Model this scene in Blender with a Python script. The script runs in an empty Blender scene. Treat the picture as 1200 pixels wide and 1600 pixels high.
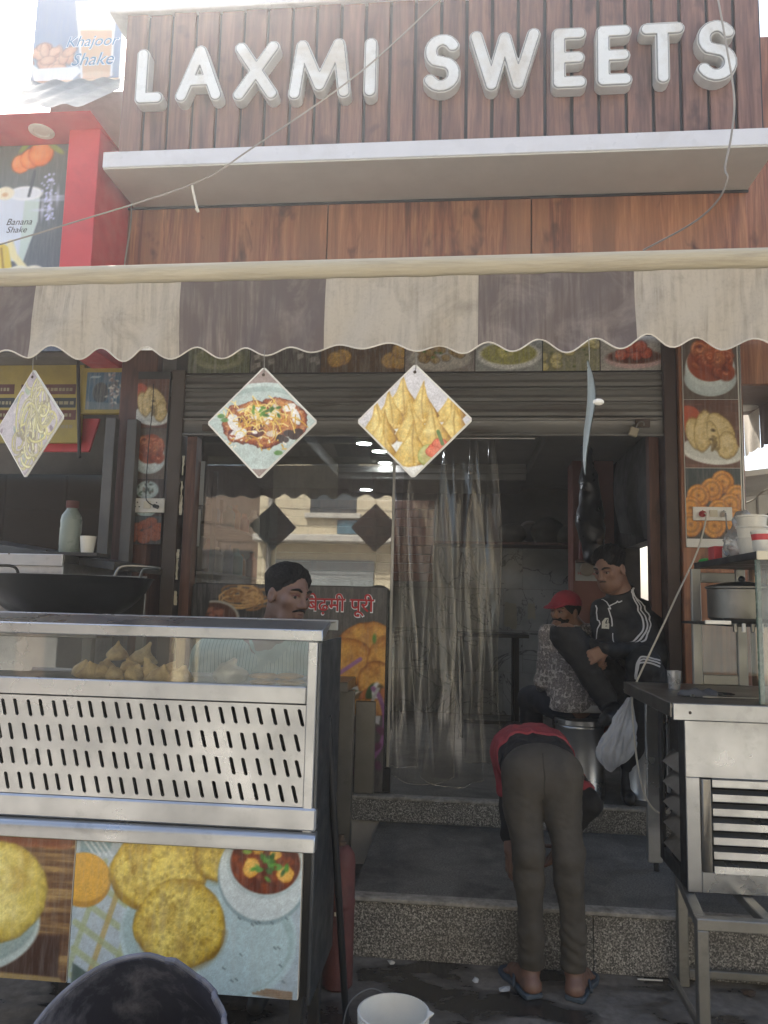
import bpy, bmesh, math, random
import numpy as np
from mathutils import Vector, Matrix

random.seed(7)
RNG = np.random.RandomState(11)
scene = bpy.context.scene
COL = scene.collection
R = math.radians

# ---------------------------------------------------------------- camera
CAM_LOC = Vector((0.0, 0.0, 1.5))
PITCH, YAW, ROLL, FOCAL = R(6.86), R(5.77), R(1.36), 1200.0 / 1600.0
_f = Vector((-math.sin(YAW) * math.cos(PITCH), math.cos(YAW) * math.cos(PITCH), math.sin(PITCH)))
_r0 = Vector((math.cos(YAW), math.sin(YAW), 0))
_u0 = _r0.cross(_f)
_r = math.cos(ROLL) * _r0 + math.sin(ROLL) * _u0
_u = -math.sin(ROLL) * _r0 + math.cos(ROLL) * _u0
cam_data = bpy.data.cameras.new('camera')
cam = bpy.data.objects.new('camera', cam_data)
COL.objects.link(cam)
cam_data.sensor_fit = 'VERTICAL'
cam_data.sensor_height = 24.0
cam_data.lens = 24.0 * FOCAL
cam_data.clip_start = 0.05
cam_data.clip_end = 400
cam.matrix_world = Matrix((( _r.x, _u.x, -_f.x, CAM_LOC.x), (_r.y, _u.y, -_f.y, CAM_LOC.y), (_r.z, _u.z, -_f.z, CAM_LOC.z), (0, 0, 0, 1)))
scene.camera = cam

# ---------------------------------------------------------------- sky, sun, exposure
SUN_EL, SUN_AZ = R(50), R(-27)          # azimuth measured from +Y towards +X
world = bpy.data.worlds.new('World')
scene.world = world
world.use_nodes = True
wn = world.node_tree.nodes
wl = world.node_tree.links
bg = wn.get('Background') or wn.new('ShaderNodeBackground')
sky = wn.new('ShaderNodeTexSky')
sky.sky_type = 'NISHITA'
sky.sun_disc = False
sky.sun_elevation = SUN_EL
sky.sun_rotation = SUN_AZ
sky.air_density = 1.2
sky.dust_density = 3.5
wl.new(sky.outputs[0], bg.inputs[0])
bg.inputs[1].default_value = 0.15
sun_data = bpy.data.lights.new('sun', 'SUN')
sun_data.energy = 5.0
sun_data.angle = R(0.5)
sun_data.color = (1.0, 0.95, 0.86)
sun = bpy.data.objects.new('sun', sun_data)
COL.objects.link(sun)
sd = Vector((math.sin(SUN_AZ) * math.cos(SUN_EL), math.cos(SUN_AZ) * math.cos(SUN_EL), math.sin(SUN_EL)))
sun.rotation_euler = sd.to_track_quat('Z', 'Y').to_euler()
sun.location = sd * 30
scene.view_settings.view_transform = 'Standard'
scene.view_settings.look = 'None'
scene.view_settings.gamma = 1.0
scene.view_settings.exposure = 1.25
cy = scene.cycles
cy.max_bounces = 8
cy.diffuse_bounces = 4
cy.glossy_bounces = 4
cy.transmission_bounces = 6
cy.transparent_max_bounces = 16
cy.caustics_reflective = False
cy.caustics_refractive = False
cy.sample_clamp_indirect = 8.0
cy.use_denoising = True

# ---------------------------------------------------------------- measuring helpers: a ray of the photograph met with a real plane
def ray(px, py):
    return _f + _r * ((px - 600) / 1200.0) - _u * ((py - 800) / 1200.0)
def at(px, py, Y):
    d = ray(px, py); return CAM_LOC + d * ((Y - CAM_LOC.y) / d.y)
def at_z(px, py, Z):
    d = ray(px, py); return CAM_LOC + d * ((Z - CAM_LOC.z) / d.z)
def at_x(px, py, X):
    d = ray(px, py); return CAM_LOC + d * ((X - CAM_LOC.x) / d.x)

# ---------------------------------------------------------------- colours and materials
def lin(c):
    if isinstance(c, str):
        c = [int(c[i:i + 2], 16) / 255 for i in (0, 2, 4)]
    return tuple(x / 12.92 if x <= 0.04045 else ((x + 0.055) / 1.055) ** 2.4 for x in c[:3])

class NT:
    def __init__(s, name):
        s.m = bpy.data.materials.new(name); s.m.use_nodes = True
        s.t = s.m.node_tree; s.n = s.t.nodes; s.l = s.t.links
        s.b = s.n['Principled BSDF']; s.out = s.n['Material Output']
        s.tc = s.n.new('ShaderNodeTexCoord')
    def add(s, k, **kw):
        n = s.n.new(k)
        for a, v in kw.items(): setattr(n, a, v)
        return n
    def link(s, a, b): s.l.new(a, b)
    def mapping(s, scale=(1, 1, 1), src='Object', rand=False, rot=(0, 0, 0)):
        mp = s.add('ShaderNodeMapping'); mp.inputs['Scale'].default_value = scale; mp.inputs['Rotation'].default_value = rot
        if rand:
            oi = s.add('ShaderNodeObjectInfo'); va = s.add('ShaderNodeVectorMath', operation='SCALE'); va.inputs[3].default_value = 37.0
            cb = s.add('ShaderNodeCombineXYZ')
            for i in range(3): s.link(oi.outputs['Random'], cb.inputs[i])
            s.link(cb.outputs[0], va.inputs[0]); ad = s.add('ShaderNodeVectorMath', operation='ADD')
            s.link(s.tc.outputs[src], ad.inputs[0]); s.link(va.outputs[0], ad.inputs[1]); s.link(ad.outputs[0], mp.inputs[0])
        else:
            s.link(s.tc.outputs[src], mp.inputs[0])
        return mp.outputs[0]
    def noise(s, vec, scale, detail=4, rough=0.55, dist=0.0):
        n = s.add('ShaderNodeTexNoise'); n.inputs['Scale'].default_value = scale; n.inputs['Detail'].default_value = detail
        n.inputs['Roughness'].default_value = rough; n.inputs['Distortion'].default_value = dist
        s.link(vec, n.inputs['Vector']); return n.outputs['Fac']
    def ramp(s, fac, stops, interp='LINEAR'):
        r = s.add('ShaderNodeValToRGB'); r.color_ramp.interpolation = interp
        e = r.color_ramp.elements
        while len(e) < len(stops): e.new(0.5)
        for x, (p, c) in zip(e, stops):
            x.position = p; x.color = (*c, 1) if len(c) == 3 else c
        s.link(fac, r.inputs[0]); return r.outputs[0]
    def mix(s, fac, a, b, mode='MIX'):
        m = s.add('ShaderNodeMix', data_type='RGBA', blend_type=mode)
        for sock, v in ((m.inputs[0], fac), (m.inputs[6], a), (m.inputs[7], b)):
            if isinstance(v, (int, float)): sock.default_value = v
            elif isinstance(v, tuple): sock.default_value = (*v, 1)
            else: s.link(v, sock)
        return m.outputs[2]
    def bump(s, h, strength=0.3, dist=0.01):
        b = s.add('ShaderNodeBump'); b.inputs['Strength'].default_value = strength; b.inputs['Distance'].default_value = dist
        s.link(h, b.inputs['Height']); s.link(b.outputs[0], s.b.inputs['Normal'])
    def set(s, **kw):
        for k, v in kw.items():
            i = s.b.inputs[k.replace('_', ' ')]
            if hasattr(v, 'links') or isinstance(v, bpy.types.NodeSocket): s.link(v, i)
            elif isinstance(v, tuple): i.default_value = (*v, 1)
            else: i.default_value = v

MATS = {}
def pbr(name, col, rough=0.6, metal=0.0, var=0.18, vs=5.0, bump=0.0, bs=80.0, stretch=(1, 1, 1), dirt=None, dirt_amt=0.5, ds=3.0, spec=0.5, rvar=0.12):
    if name in MATS: return MATS[name]
    c = lin(col); t = NT(name)
    v = t.mapping(stretch, rand=True)
    n = t.noise(v, vs, 6, 0.6)
    a = tuple(max(0, x * (1 - var)) for x in c); b = tuple(min(1, x * (1 + var)) for x in c)
    colr = t.ramp(n, [(0.3, a), (0.7, b)])
    if dirt:
        d = t.noise(v, ds, 8, 0.68, 0.4)
        f = t.ramp(d, [(0.48, (0, 0, 0)), (0.72, (dirt_amt,) * 3)])
        colr = t.mix(f, colr, lin(dirt))
    t.set(Base_Color=colr, Metallic=metal)
    t.b.inputs['Specular IOR Level'].default_value = spec
    rn = t.ramp(t.noise(v, vs * 2.3, 5), [(0.3, (max(0, rough - rvar),) * 3), (0.7, (min(1, rough + rvar),) * 3)])
    t.link(rn, t.b.inputs['Roughness'])
    if bump: t.bump(t.noise(v, bs, 4), bump, 0.01)
    MATS[name] = t.m
    return t.m

def wood(name, c1, c2, dark, rough=0.45, knots=True, along='z', sc=1.0, seams=0.0):
    t = NT(name); s = {'z': (16, 16, 1.0), 'x': (1.0, 16, 16), 'y': (16, 1.0, 16)}[along]
    s = tuple(x * sc for x in s)
    v = t.mapping(s, rand=True)
    n = t.noise(v, 1.0, 8, 0.62, 0.6)
    col = t.ramp(n, [(0.28, lin(dark)), (0.45, lin(c1)), (0.7, lin(c2))])
    n2 = t.noise(t.mapping(tuple(x * 4 for x in s), rand=True), 1.0, 3, 0.6)
    col = t.mix(t.ramp(n2, [(0.42, (0.35,) * 3), (0.6, (0, 0, 0))]), col, lin(dark))
    if seams:
        sx = t.add('ShaderNodeSeparateXYZ'); t.link(t.tc.outputs['Object'], sx.inputs[0])
        m = t.add('ShaderNodeMath', operation='MULTIPLY'); m.inputs[1].default_value = seams; t.link(sx.outputs[0], m.inputs[0])
        fl = t.add('ShaderNodeMath', operation='FLOOR'); t.link(m.outputs[0], fl.inputs[0])
        wn_ = t.add('ShaderNodeTexWhiteNoise', noise_dimensions='1D'); t.link(fl.outputs[0], wn_.inputs['W'])
        col = t.mix(t.ramp(wn_.outputs['Value'], [(0.0, (0.0,) * 3), (1.0, (0.55,) * 3)]), col, lin(c2))
        col = t.mix(t.ramp(wn_.outputs['Value'], [(0.55, (0.0,) * 3), (0.56, (0.0,) * 3), (1.0, (0.45,) * 3)]), col, lin(dark))
    if knots:
        k = t.noise(t.mapping((5.0, 5.0, 2.6), rand=True), 1.3, 3, 0.55, 0.3)
        col = t.mix(t.ramp(k, [(0.59, (0, 0, 0)), (0.72, (0.85,) * 3)]), col, lin(dark))
    t.set(Base_Color=col, Roughness=rough)
    t.bump(n, 0.12, 0.004)
    MATS[name] = t.m
    return t.m

def steel(name, col='b9b4aa', rough=0.3, stretch=(0.6, 6, 6), smudge=0.14, bumpy=0.02):
    t = NT(name)
    v = t.mapping(stretch); c = lin(col)
    n = t.noise(v, 3.0, 2, 0.5)
    n2 = t.noise(t.mapping((1, 1, 1)), 4.0, 4, 0.55)
    sc_ = t.noise(t.mapping((3, 90, 90), rot=(0.2, 0.3, 0.4)), 2.0, 2, 0.5)
    colr = t.mix(t.ramp(t.noise(t.mapping((1, 1, 1)), 7.0, 7, 0.72, 0.2), [(0.55, (0, 0, 0)), (0.72, (0.5,) * 3)]), t.ramp(n2, [(0.3, tuple(x * 0.74 for x in c)), (0.65, c)]), tuple(x * .45 for x in c))
    t.set(Base_Color=colr, Metallic=0.92)
    t.link(t.ramp(n2, [(0.3, (rough + smudge,) * 3), (0.7, (rough - 0.06,) * 3)]), t.b.inputs['Roughness'])
    t.bump(t.mix(0.25, t.noise(t.mapping((1, 1, 1)), 2.6, 3, 0.5), n), bumpy * 9, 0.012)
    MATS[name] = t.m
    return t.m

def emit(name, col, strength):
    t = NT(name); t.set(Base_Color=lin(col), Emission_Color=lin(col)); t.b.inputs['Emission Strength'].default_value = strength
    MATS[name] = t.m; return t.m

def thin_glass(name, tint=(0.9, 0.93, 0.92), refl=0.12, rough=0.02, film=0.03, filmcol=(0.6, 0.6, 0.58), wob=0.0, grime=None, gmax=0.95):
    """pane or sheet: transparent, with a reflecting skin and a faint film of dust"""
    t = NT(name); t.n.remove(t.b)
    tr = t.add('ShaderNodeBsdfTransparent'); tr.inputs[0].default_value = (*tint, 1)
    gl = t.add('ShaderNodeBsdfGlossy'); gl.inputs['Roughness'].default_value = rough
    df = t.add('ShaderNodeBsdfDiffuse'); df.inputs[0].default_value = (*filmcol, 1)
    fr = t.add('ShaderNodeLayerWeight'); fr.inputs[0].default_value = 0.35
    mr = t.add('ShaderNodeMapRange'); mr.inputs[3].default_value = refl; mr.inputs[4].default_value = gmax
    t.link(fr.outputs['Fresnel'], mr.inputs[0])
    m1 = t.add('ShaderNodeMixShader'); m2 = t.add('ShaderNodeMixShader')
    t.link(mr.outputs[0], m1.inputs[0]); t.link(tr.outputs[0], m1.inputs[1]); t.link(gl.outputs[0], m1.inputs[2])
    g = t.noise(t.mapping((1, 1, 1)), grime or 3.0, 7, 0.7, 0.5)
    r = t.ramp(g, [(0.35, (film * 0.3,) * 3), (0.75, (film * 2,) * 3)])
    t.link(r, m2.inputs[0]); t.link(m1.outputs[0], m2.inputs[1]); t.link(df.outputs[0], m2.inputs[2])
    if wob:
        b = t.add('ShaderNodeBump'); b.inputs['Strength'].default_value = wob; b.inputs['Distance'].default_value = 0.02
        t.link(t.noise(t.mapping((9, 9, 1.6)), 2.0, 3, 0.5, 0.6), b.inputs['Height'])
        t.link(b.outputs[0], gl.inputs['Normal'])
    t.link(m2.outputs[0], t.out.inputs[0])
    MATS[name] = t.m; return t.m

# ---------------------------------------------------------------- objects
def root_loc(o):
    v = Vector((0, 0, 0))
    while o is not None:
        v += o.location; o = o.parent
    return v
def tag(o, label=None, cat=None, group=None, kind=None):
    if label: o['label'] = label
    if cat: o['category'] = cat
    if group: o['group'] = group
    if kind: o['kind'] = kind
    return o
def thing(name, label, cat, loc=(0, 0, 0), group=None, kind=None):
    o = bpy.data.objects.new(name, None); COL.objects.link(o)
    o.empty_display_size = 0.1
    o.location = loc
    return tag(o, label, cat, group, kind)
def link_mesh(name, verts, faces, mat, parent=None, smooth=True, angle=35, bevel=0.0, seg=1, colors=None, matidx=None):
    me = bpy.data.meshes.new(name)
    if not isinstance(verts, np.ndarray): verts = np.array([tuple(v) for v in verts], float)
    if parent is not None: off = np.array(root_loc(parent))
    else:
        lo, hi = verts.min(0), verts.max(0); off = np.array([(lo[0] + hi[0]) / 2, (lo[1] + hi[1]) / 2, lo[2]])
    verts = verts - off
    me.from_pydata(verts.tolist() if not isinstance(faces, np.ndarray) else verts, [], faces if not isinstance(faces, np.ndarray) else faces.tolist())
    if bevel or not isinstance(faces, np.ndarray):
        bm = bmesh.new(); bm.from_mesh(me)
        bmesh.ops.recalc_face_normals(bm, faces=bm.faces)
        if bevel:
            ed = [e for e in bm.edges if len(e.link_faces) == 2 and e.calc_face_angle(0) > 0.5]
            bmesh.ops.bevel(bm, geom=ed, offset=bevel, segments=seg, affect='EDGES', clamp_overlap=True)
        bm.to_mesh(me); bm.free()
    if smooth:
        me.shade_smooth()
        if angle < 180: me.set_sharp_from_angle(angle=R(angle))
    for m in (mat if isinstance(mat, (list, tuple)) else [mat]): me.materials.append(m)
    if colors is not None:
        a = me.color_attributes.new('Col', 'FLOAT_COLOR', 'POINT')
        a.data.foreach_set('color', colors.astype(np.float32).ravel())
    if matidx is not None: me.polygons.foreach_set('material_index', matidx)
    me.update()
    o = bpy.data.objects.new(name, me); COL.objects.link(o)
    if parent is not None: o.parent = parent
    else: o.location = off
    return o
def kids(o): return [c for c in COL.objects if c.parent == o]
def copy_tree(o, parent=None):
    c = o.copy(); COL.objects.link(c)
    if parent is not None: c.parent = parent
    for k in kids(o):
        copy_tree(k, c)
    return c

class MB:
    def __init__(s): s.v = []; s.f = []
    def add(s, vs, fs):
        b = len(s.v); s.v += [tuple(v) for v in vs]; s.f += [tuple(i + b for i in f) for f in fs]; return s
    def box(s, x0, x1, y0, y1, z0, z1):
        return s.add([(x0, y0, z0), (x1, y0, z0), (x1, y1, z0), (x0, y1, z0), (x0, y0, z1), (x1, y0, z1), (x1, y1, z1), (x0, y1, z1)],
                     [(0, 3, 2, 1), (4, 5, 6, 7), (0, 1, 5, 4), (1, 2, 6, 5), (2, 3, 7, 6), (3, 0, 4, 7)])
    def hexa(s, p8):
        return s.add(p8, [(0, 3, 2, 1), (4, 5, 6, 7), (0, 1, 5, 4), (1, 2, 6, 5), (2, 3, 7, 6), (3, 0, 4, 7)])
    def obox(s, c, half, M):
        c = Vector(c); pts = []
        for z in (-1, 1):
            for x, y in ((-1, -1), (1, -1), (1, 1), (-1, 1)):
                pts.append(c + M @ Vector((x * half[0], y * half[1], z * half[2])))
        return s.hexa(pts)
    def prism(s, poly, axis, a, b):
        n = len(poly)
        def p(q, t): return {'x': (t, q[0], q[1]), 'y': (q[0], t, q[1]), 'z': (q[0], q[1], t)}[axis]
        return s.add([p(q, a) for q in poly] + [p(q, b) for q in poly],
                     [tuple(range(n))[::-1], tuple(range(n, 2 * n))] + [(i, (i + 1) % n, n + (i + 1) % n, n + i) for i in range(n)])
    def tube(s, pts, r, n=8, cap=True):
        pts = [Vector(p) for p in pts]; N = len(pts)
        rs = r if isinstance(r, (list, tuple)) else [r] * N
        t0 = (pts[1] - pts[0]).normalized()
        up = Vector((0, 0, 1)) if abs(t0.z) < 0.9 else Vector((1, 0, 0))
        nrm = (up - t0 * up.dot(t0)).normalized(); vs = []
        for i, p in enumerate(pts):
            t = (pts[min(i + 1, N - 1)] - pts[max(i - 1, 0)]).normalized()
            nrm = (nrm - t * nrm.dot(t)).normalized(); bn = t.cross(nrm)
            for k in range(n):
                a = 2 * math.pi * k / n; vs.append(p + (nrm * math.cos(a) + bn * math.sin(a)) * rs[i])
        fs = [(i * n + k, i * n + (k + 1) % n, (i + 1) * n + (k + 1) % n, (i + 1) * n + k) for i in range(N - 1) for k in range(n)]
        if cap: fs += [tuple(range(n))[::-1], tuple((N - 1) * n + k for k in range(n))]
        return s.add(vs, fs)
    def lathe(s, prof, c=(0, 0, 0), n=32, M=None, close=False, sx=1, sy=1):
        c = Vector(c); vs = []
        for r, z in prof:
            for k in range(n):
                a = 2 * math.pi * k / n; p = Vector((r * math.cos(a) * sx, r * math.sin(a) * sy, z))
                vs.append(c + (M @ p if M else p))
        m = len(prof)
        fs = [(i * n + k, i * n + (k + 1) % n, (i + 1) * n + (k + 1) % n, (i + 1) * n + k) for i in range(m - 1) for k in range(n)]
        if not close: fs += [tuple(range(n))[::-1], tuple((m - 1) * n + k for k in range(n))]
        else: fs += [((m - 1) * n + k, (m - 1) * n + (k + 1) % n, (k + 1) % n, k) for k in range(n)]
        return s.add(vs, fs)
    def ball(s, c, r, n=12, sc=(1, 1, 1), M=None):
        m = n // 2 + 1
        prof = [(max(1e-4, math.sin(math.pi * i / m)) * r, -math.cos(math.pi * i / m) * r) for i in range(m + 1)]
        c = Vector(c); vs = []
        for rr, z in prof:
            for k in range(n):
                a = 2 * math.pi * k / n; p = Vector((rr * math.cos(a) * sc[0], rr * math.sin(a) * sc[1], z * sc[2]))
                vs.append(c + (M @ p if M else p))
        return s.add(vs, [(i * n + k, i * n + (k + 1) % n, (i + 1) * n + (k + 1) % n, (i + 1) * n + k) for i in range(m) for k in range(n)])
    def grid(s, fn, nu, nv):
        vs = [fn(i / nu, j / nv) for j in range(nv + 1) for i in range(nu + 1)]
        w = nu + 1
        return s.add(vs, [(j * w + i, j * w + i + 1, (j + 1) * w + i + 1, (j + 1) * w + i) for j in range(nv) for i in range(nu)])
    def build(s, name, mat, parent=None, **kw): return link_mesh(name, s.v, s.f, mat, parent, **kw)

def box(name, b, mat, parent=None, bevel=0.003, **kw): return MB().box(*b).build(name, mat, parent, bevel=bevel, **kw)
def smooth_path(pts, n=8):
    pts = [Vector(p) for p in pts]; out = []
    P = [pts[0] * 2 - pts[1]] + pts + [pts[-1] * 2 - pts[-2]]
    for i in range(1, len(P) - 2):
        a, b, c, d = P[i - 1:i + 3]
        for k in range(n):
            t = k / n
            out.append(0.5 * ((2 * b) + (c - a) * t + (2 * a - 5 * b + 4 * c - d) * t * t + (3 * b - a - 3 * c + d) * t ** 3))
    return out + [pts[-1]]
def rotz(a): return Matrix.Rotation(a, 3, 'Z')
def basis(fwd, up=(0, 0, 1)):
    """columns right, forward, up"""
    f = Vector(fwd).normalized(); r = f.cross(Vector(up)).normalized(); u = r.cross(f)
    return Matrix(((r.x, f.x, u.x), (r.y, f.y, u.y), (r.z, f.z, u.z)))

# text laid flat, in metres: (verts 2-D, faces)
def text_mesh(body, size=1.0, shear=0.0, offset=0.0, bold=0.0, spacing=1.0):
    cu = bpy.data.curves.new('lettering', 'FONT'); cu.body = body; cu.size = 1.0; cu.shear = shear
    cu.offset = offset / size; cu.space_character = spacing; cu.resolution_u = 3
    o = bpy.data.objects.new('lettering', cu); COL.objects.link(o)
    bpy.context.view_layer.update()
    ev = o.evaluated_get(bpy.context.evaluated_depsgraph_get()); me = ev.to_mesh()
    v = np.array([tuple(x.co) for x in me.vertices]) * size; f = [tuple(p.vertices) for p in me.polygons]
    ev.to_mesh_clear(); bpy.data.objects.remove(o); bpy.data.curves.remove(cu)
    return v, f
def lettering(body, mat, parent, origin, xd, yd, nd, width=None, height=None, lift=0.002, name='lettering', fit_to=None, center=False, **kw):
    """flat print: glyph outlines fitted to a width, standing `lift` off the surface"""
    v, f = text_mesh(body, **kw)
    src = fit_to if fit_to is not None else v
    mn, mx = src[:, :2].min(0), src[:, :2].max(0)
    sx = width / (mx[0] - mn[0]) if width else height / (mx[1] - mn[1])
    sy = height / (mx[1] - mn[1]) if height else sx
    o, xd, yd, nd = Vector(origin), Vector(xd), Vector(yd), Vector(nd)
    pts = [o + xd * ((p[0] - mn[0]) * sx) + yd * ((p[1] - mn[1]) * sy) + nd * lift for p in v]
    ob = link_mesh(name, pts, f, mat, parent, smooth=False)
    return ob, v

# ---------------------------------------------------------------- flat print painted on a fine grid
_perm = RNG.rand(256, 256)
def vnoise(x, y, seed=0):
    x = x + seed * 17.3; y = y + seed * 31.7
    xi = np.floor(x).astype(int); yi = np.floor(y).astype(int); fx = x - xi; fy = y - yi
    fx = fx * fx * (3 - 2 * fx); fy = fy * fy * (3 - 2 * fy)
    g = lambda a, b: _perm[a % 256, b % 256]
    return (g(xi, yi) * (1 - fx) + g(xi + 1, yi) * fx) * (1 - fy) + (g(xi, yi + 1) * (1 - fx) + g(xi + 1, yi + 1) * fx) * fy
def fbm(x, y, seed=0, o=4):
    s = 0; a = 0.5; t = 0
    for k in range(o):
        s = s + a * vnoise(x * 2 ** k, y * 2 ** k, seed + k); t += a; a *= 0.55
    return s / t
def rgb(h): return np.array([int(h[i:i + 2], 16) / 255 for i in (0, 2, 4)])
class Cv:
    """w x h metres; painting coordinates centred, 1 = half of the height unless given"""
    def __init__(s, w, h, res, rot=0.0, unit=None):
        s.w, s.h = w, h; s.nx, s.ny = max(2, int(round(w / res))), max(2, int(round(h / res)))
        u = np.linspace(-w / 2, w / 2, s.nx + 1); v = np.linspace(-h / 2, h / 2, s.ny + 1)
        U, V = np.meshgrid(u, v); k = unit or h / 2
        c, n = math.cos(rot), math.sin(rot)
        s.X = (c * U - n * V) / k; s.Y = (n * U + c * V) / k; s.aa = 0.9 * res / k
        s.U, s.V = U, V
        s.C = np.ones(U.shape + (3,)) * 0.5
    def fill(s, c): s.C[:] = rgb(c)
    def put(s, m, c):
        c = rgb(c) if isinstance(c, str) else c
        s.C = s.C * (1 - m[..., None]) + c * m[..., None]
    def msk(s, d, soft=1.0): return np.clip(0.5 - d / (s.aa * 2 * soft), 0, 1)
    def e(s, cx, cy, rx, ry, rot=0.0):
        dx, dy = s.X - cx, s.Y - cy; c, n = math.cos(rot), math.sin(rot)
        return np.sqrt(((c * dx + n * dy) / rx) ** 2 + ((-n * dx + c * dy) / ry) ** 2)
    def ell(s, cx, cy, rx, ry, c, rot=0.0, soft=1.0, wob=0.0, seed=1, amt=1.0):
        q = s.e(cx, cy, rx, ry, rot)
        if wob: q = q * (1 + wob * (fbm(s.X * 5, s.Y * 5, seed) - 0.5))
        s.put(s.msk((q - 1) * min(rx, ry), soft) * amt, c)
    def n(s, sc, seed=0, o=4): return fbm(s.X * sc + 50, s.Y * sc + 50, seed, o)
    def dome(s, cx, cy, rx, ry, cols, rot=0.0, seed=1, grain=6, wob=0.06, lx=-0.4, ly=0.6, spots=None, soft=1.2):
        """round fried thing: dark rim, bright upper side, mottled skin"""
        dx, dy = s.X - cx, s.Y - cy; c, n = math.cos(rot), math.sin(rot)
        a, b = (c * dx + n * dy) / rx, (-n * dx + c * dy) / ry
        q = np.sqrt(a * a + b * b) * (1 + wob * 2 * (s.n(4 / max(rx, ry) * 0.4, seed) - 0.5))
        m = s.msk((q - 1) * min(rx, ry), soft)
        g = s.n(grain, seed + 5, 5)
        g2 = s.n(grain * 3.7, seed + 15, 4); rd = 1 - np.abs(s.n(grain * 1.6, seed + 25, 4) - .5) * 5
        sh = 0.50 + 0.40 * np.sqrt(np.clip(1 - q * q, 0, 1)) + 0.20 * (dx * lx / rx + dy * ly / ry) + 0.50 * (g - 0.5) + 0.55 * (g2 - .5) + .10 * np.clip(rd, -1, 1) - .42 * np.clip((q - .80) / .2, 0, 1) ** 1.5
        t = np.clip(sh, 0, 1)[..., None]
        lo, mi, hi = [rgb(x) for x in cols]
        colr = np.where(t < 0.5, lo + (mi - lo) * t * 2, mi + (hi - mi) * (t - 0.5) * 2)
        if spots is not None:
            k = (np.clip((s.n(grain * 1.1, seed + 9, 5) - 0.52) * 3.2, 0, 1) * .55)[..., None]; colr = colr * (1 - k) + rgb(spots) * k
        s.put(m, colr)
    def poly(s, pts, c, soft=1.0, amt=1.0):
        s.put(s.msk(s.pd(pts), soft) * amt, c)
    def pd(s, pts):
        d = np.full(s.X.shape, 1e9); sg = np.ones(s.X.shape)
        N = len(pts)
        for i in range(N):
            ax, ay = pts[i]; bx, by = pts[i - 1]; ex, ey = bx - ax, by - ay
            wx, wy = s.X - ax, s.Y - ay; t = np.clip((wx * ex + wy * ey) / (ex * ex + ey * ey), 0, 1)
            d = np.minimum(d, (wx - ex * t) ** 2 + (wy - ey * t) ** 2)
            c1, c2, c3 = s.Y >= ay, s.Y < by, ex * wy > ey * wx
            fl = (c1 & c2 & c3) | (~c1 & ~c2 & ~c3); sg = np.where(fl, -sg, sg)
        return sg * np.sqrt(d)
    def line(s, pts, w, c, soft=1.0, amt=1.0):
        d = np.full(s.X.shape, 1e9)
        x0 = min(p[0] for p in pts) - w * 3; x1 = max(p[0] for p in pts) + w * 3
        y0 = min(p[1] for p in pts) - w * 3; y1 = max(p[1] for p in pts) + w * 3
        k = (s.X > x0) & (s.X < x1) & (s.Y > y0) & (s.Y < y1)
        if not k.any(): return
        X, Y = s.X[k], s.Y[k]; dd = np.full(X.shape, 1e9)
        for (ax, ay), (bx, by) in zip(pts[:-1], pts[1:]):
            ex, ey = bx - ax, by - ay; wx, wy = X - ax, Y - ay
            t = np.clip((wx * ex + wy * ey) / (ex * ex + ey * ey + 1e-12), 0, 1)
            dd = np.minimum(dd, np.hypot(wx - ex * t, wy - ey * t))
        d[k] = dd
        s.put(s.msk(d - w, soft) * amt, c)
    def arc(s, cx, cy, rx, ry, a0, a1, w, c, n=14, **kw):
        s.line([(cx + rx * math.cos(a0 + (a1 - a0) * i / n), cy + ry * math.sin(a0 + (a1 - a0) * i / n)) for i in range(n + 1)], w, c, **kw)
    def mott(s, amt=0.1, sc=8, seed=3):
        s.C = np.clip(s.C * (1 + amt * 2 * (s.n(sc, seed)[..., None] - 0.5)) * (1 + amt * 3 * (s.n(sc * 5, seed + 4, 3)[..., None] - .5)) + amt * .35 * (s.n(sc * 9, seed + 2, 2)[..., None] - .5), 0, 1)
    def mesh(s, name, parent, origin, xd, yd, mat=None):
        o, xd, yd = np.array(origin), np.array(xd), np.array(yd)
        P = o + s.U[..., None] * xd + s.V[..., None] * yd
        w = s.nx + 1; idx = np.arange((s.ny + 1) * w).reshape(s.ny + 1, w)
        F = np.stack([idx[:-1, :-1], idx[:-1, 1:], idx[1:, 1:], idx[1:, :-1]], -1).reshape(-1, 4)
        c = np.clip(s.C, 0, 1); L = np.where(c <= 0.04045, c / 12.92, ((c + 0.055) / 1.055) ** 2.4)
        A = np.concatenate([L, np.ones(L.shape[:2] + (1,))], -1).reshape(-1, 4)
        return link_mesh(name, P.reshape(-1, 3), F, mat or MATS['print'], parent, smooth=False, colors=A)
def print_mat(name, rough, fade=0.12):
    t = NT(name); a = t.add('ShaderNodeAttribute', attribute_name='Col')
    g = t.noise(t.mapping((30, 30, 3)), 2.0, 6, 0.7); f = t.ramp(g, [(0.45, (0, 0, 0)), (0.8, (fade * 2,) * 3)])
    t.set(Base_Color=t.mix(f, a.outputs['Color'], (0.45, 0.43, 0.4)), Roughness=rough)
    MATS[name] = t.m; return t.m
print_mat('print', 0.38); print_mat('worn print', 0.5, 0.3)

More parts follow.
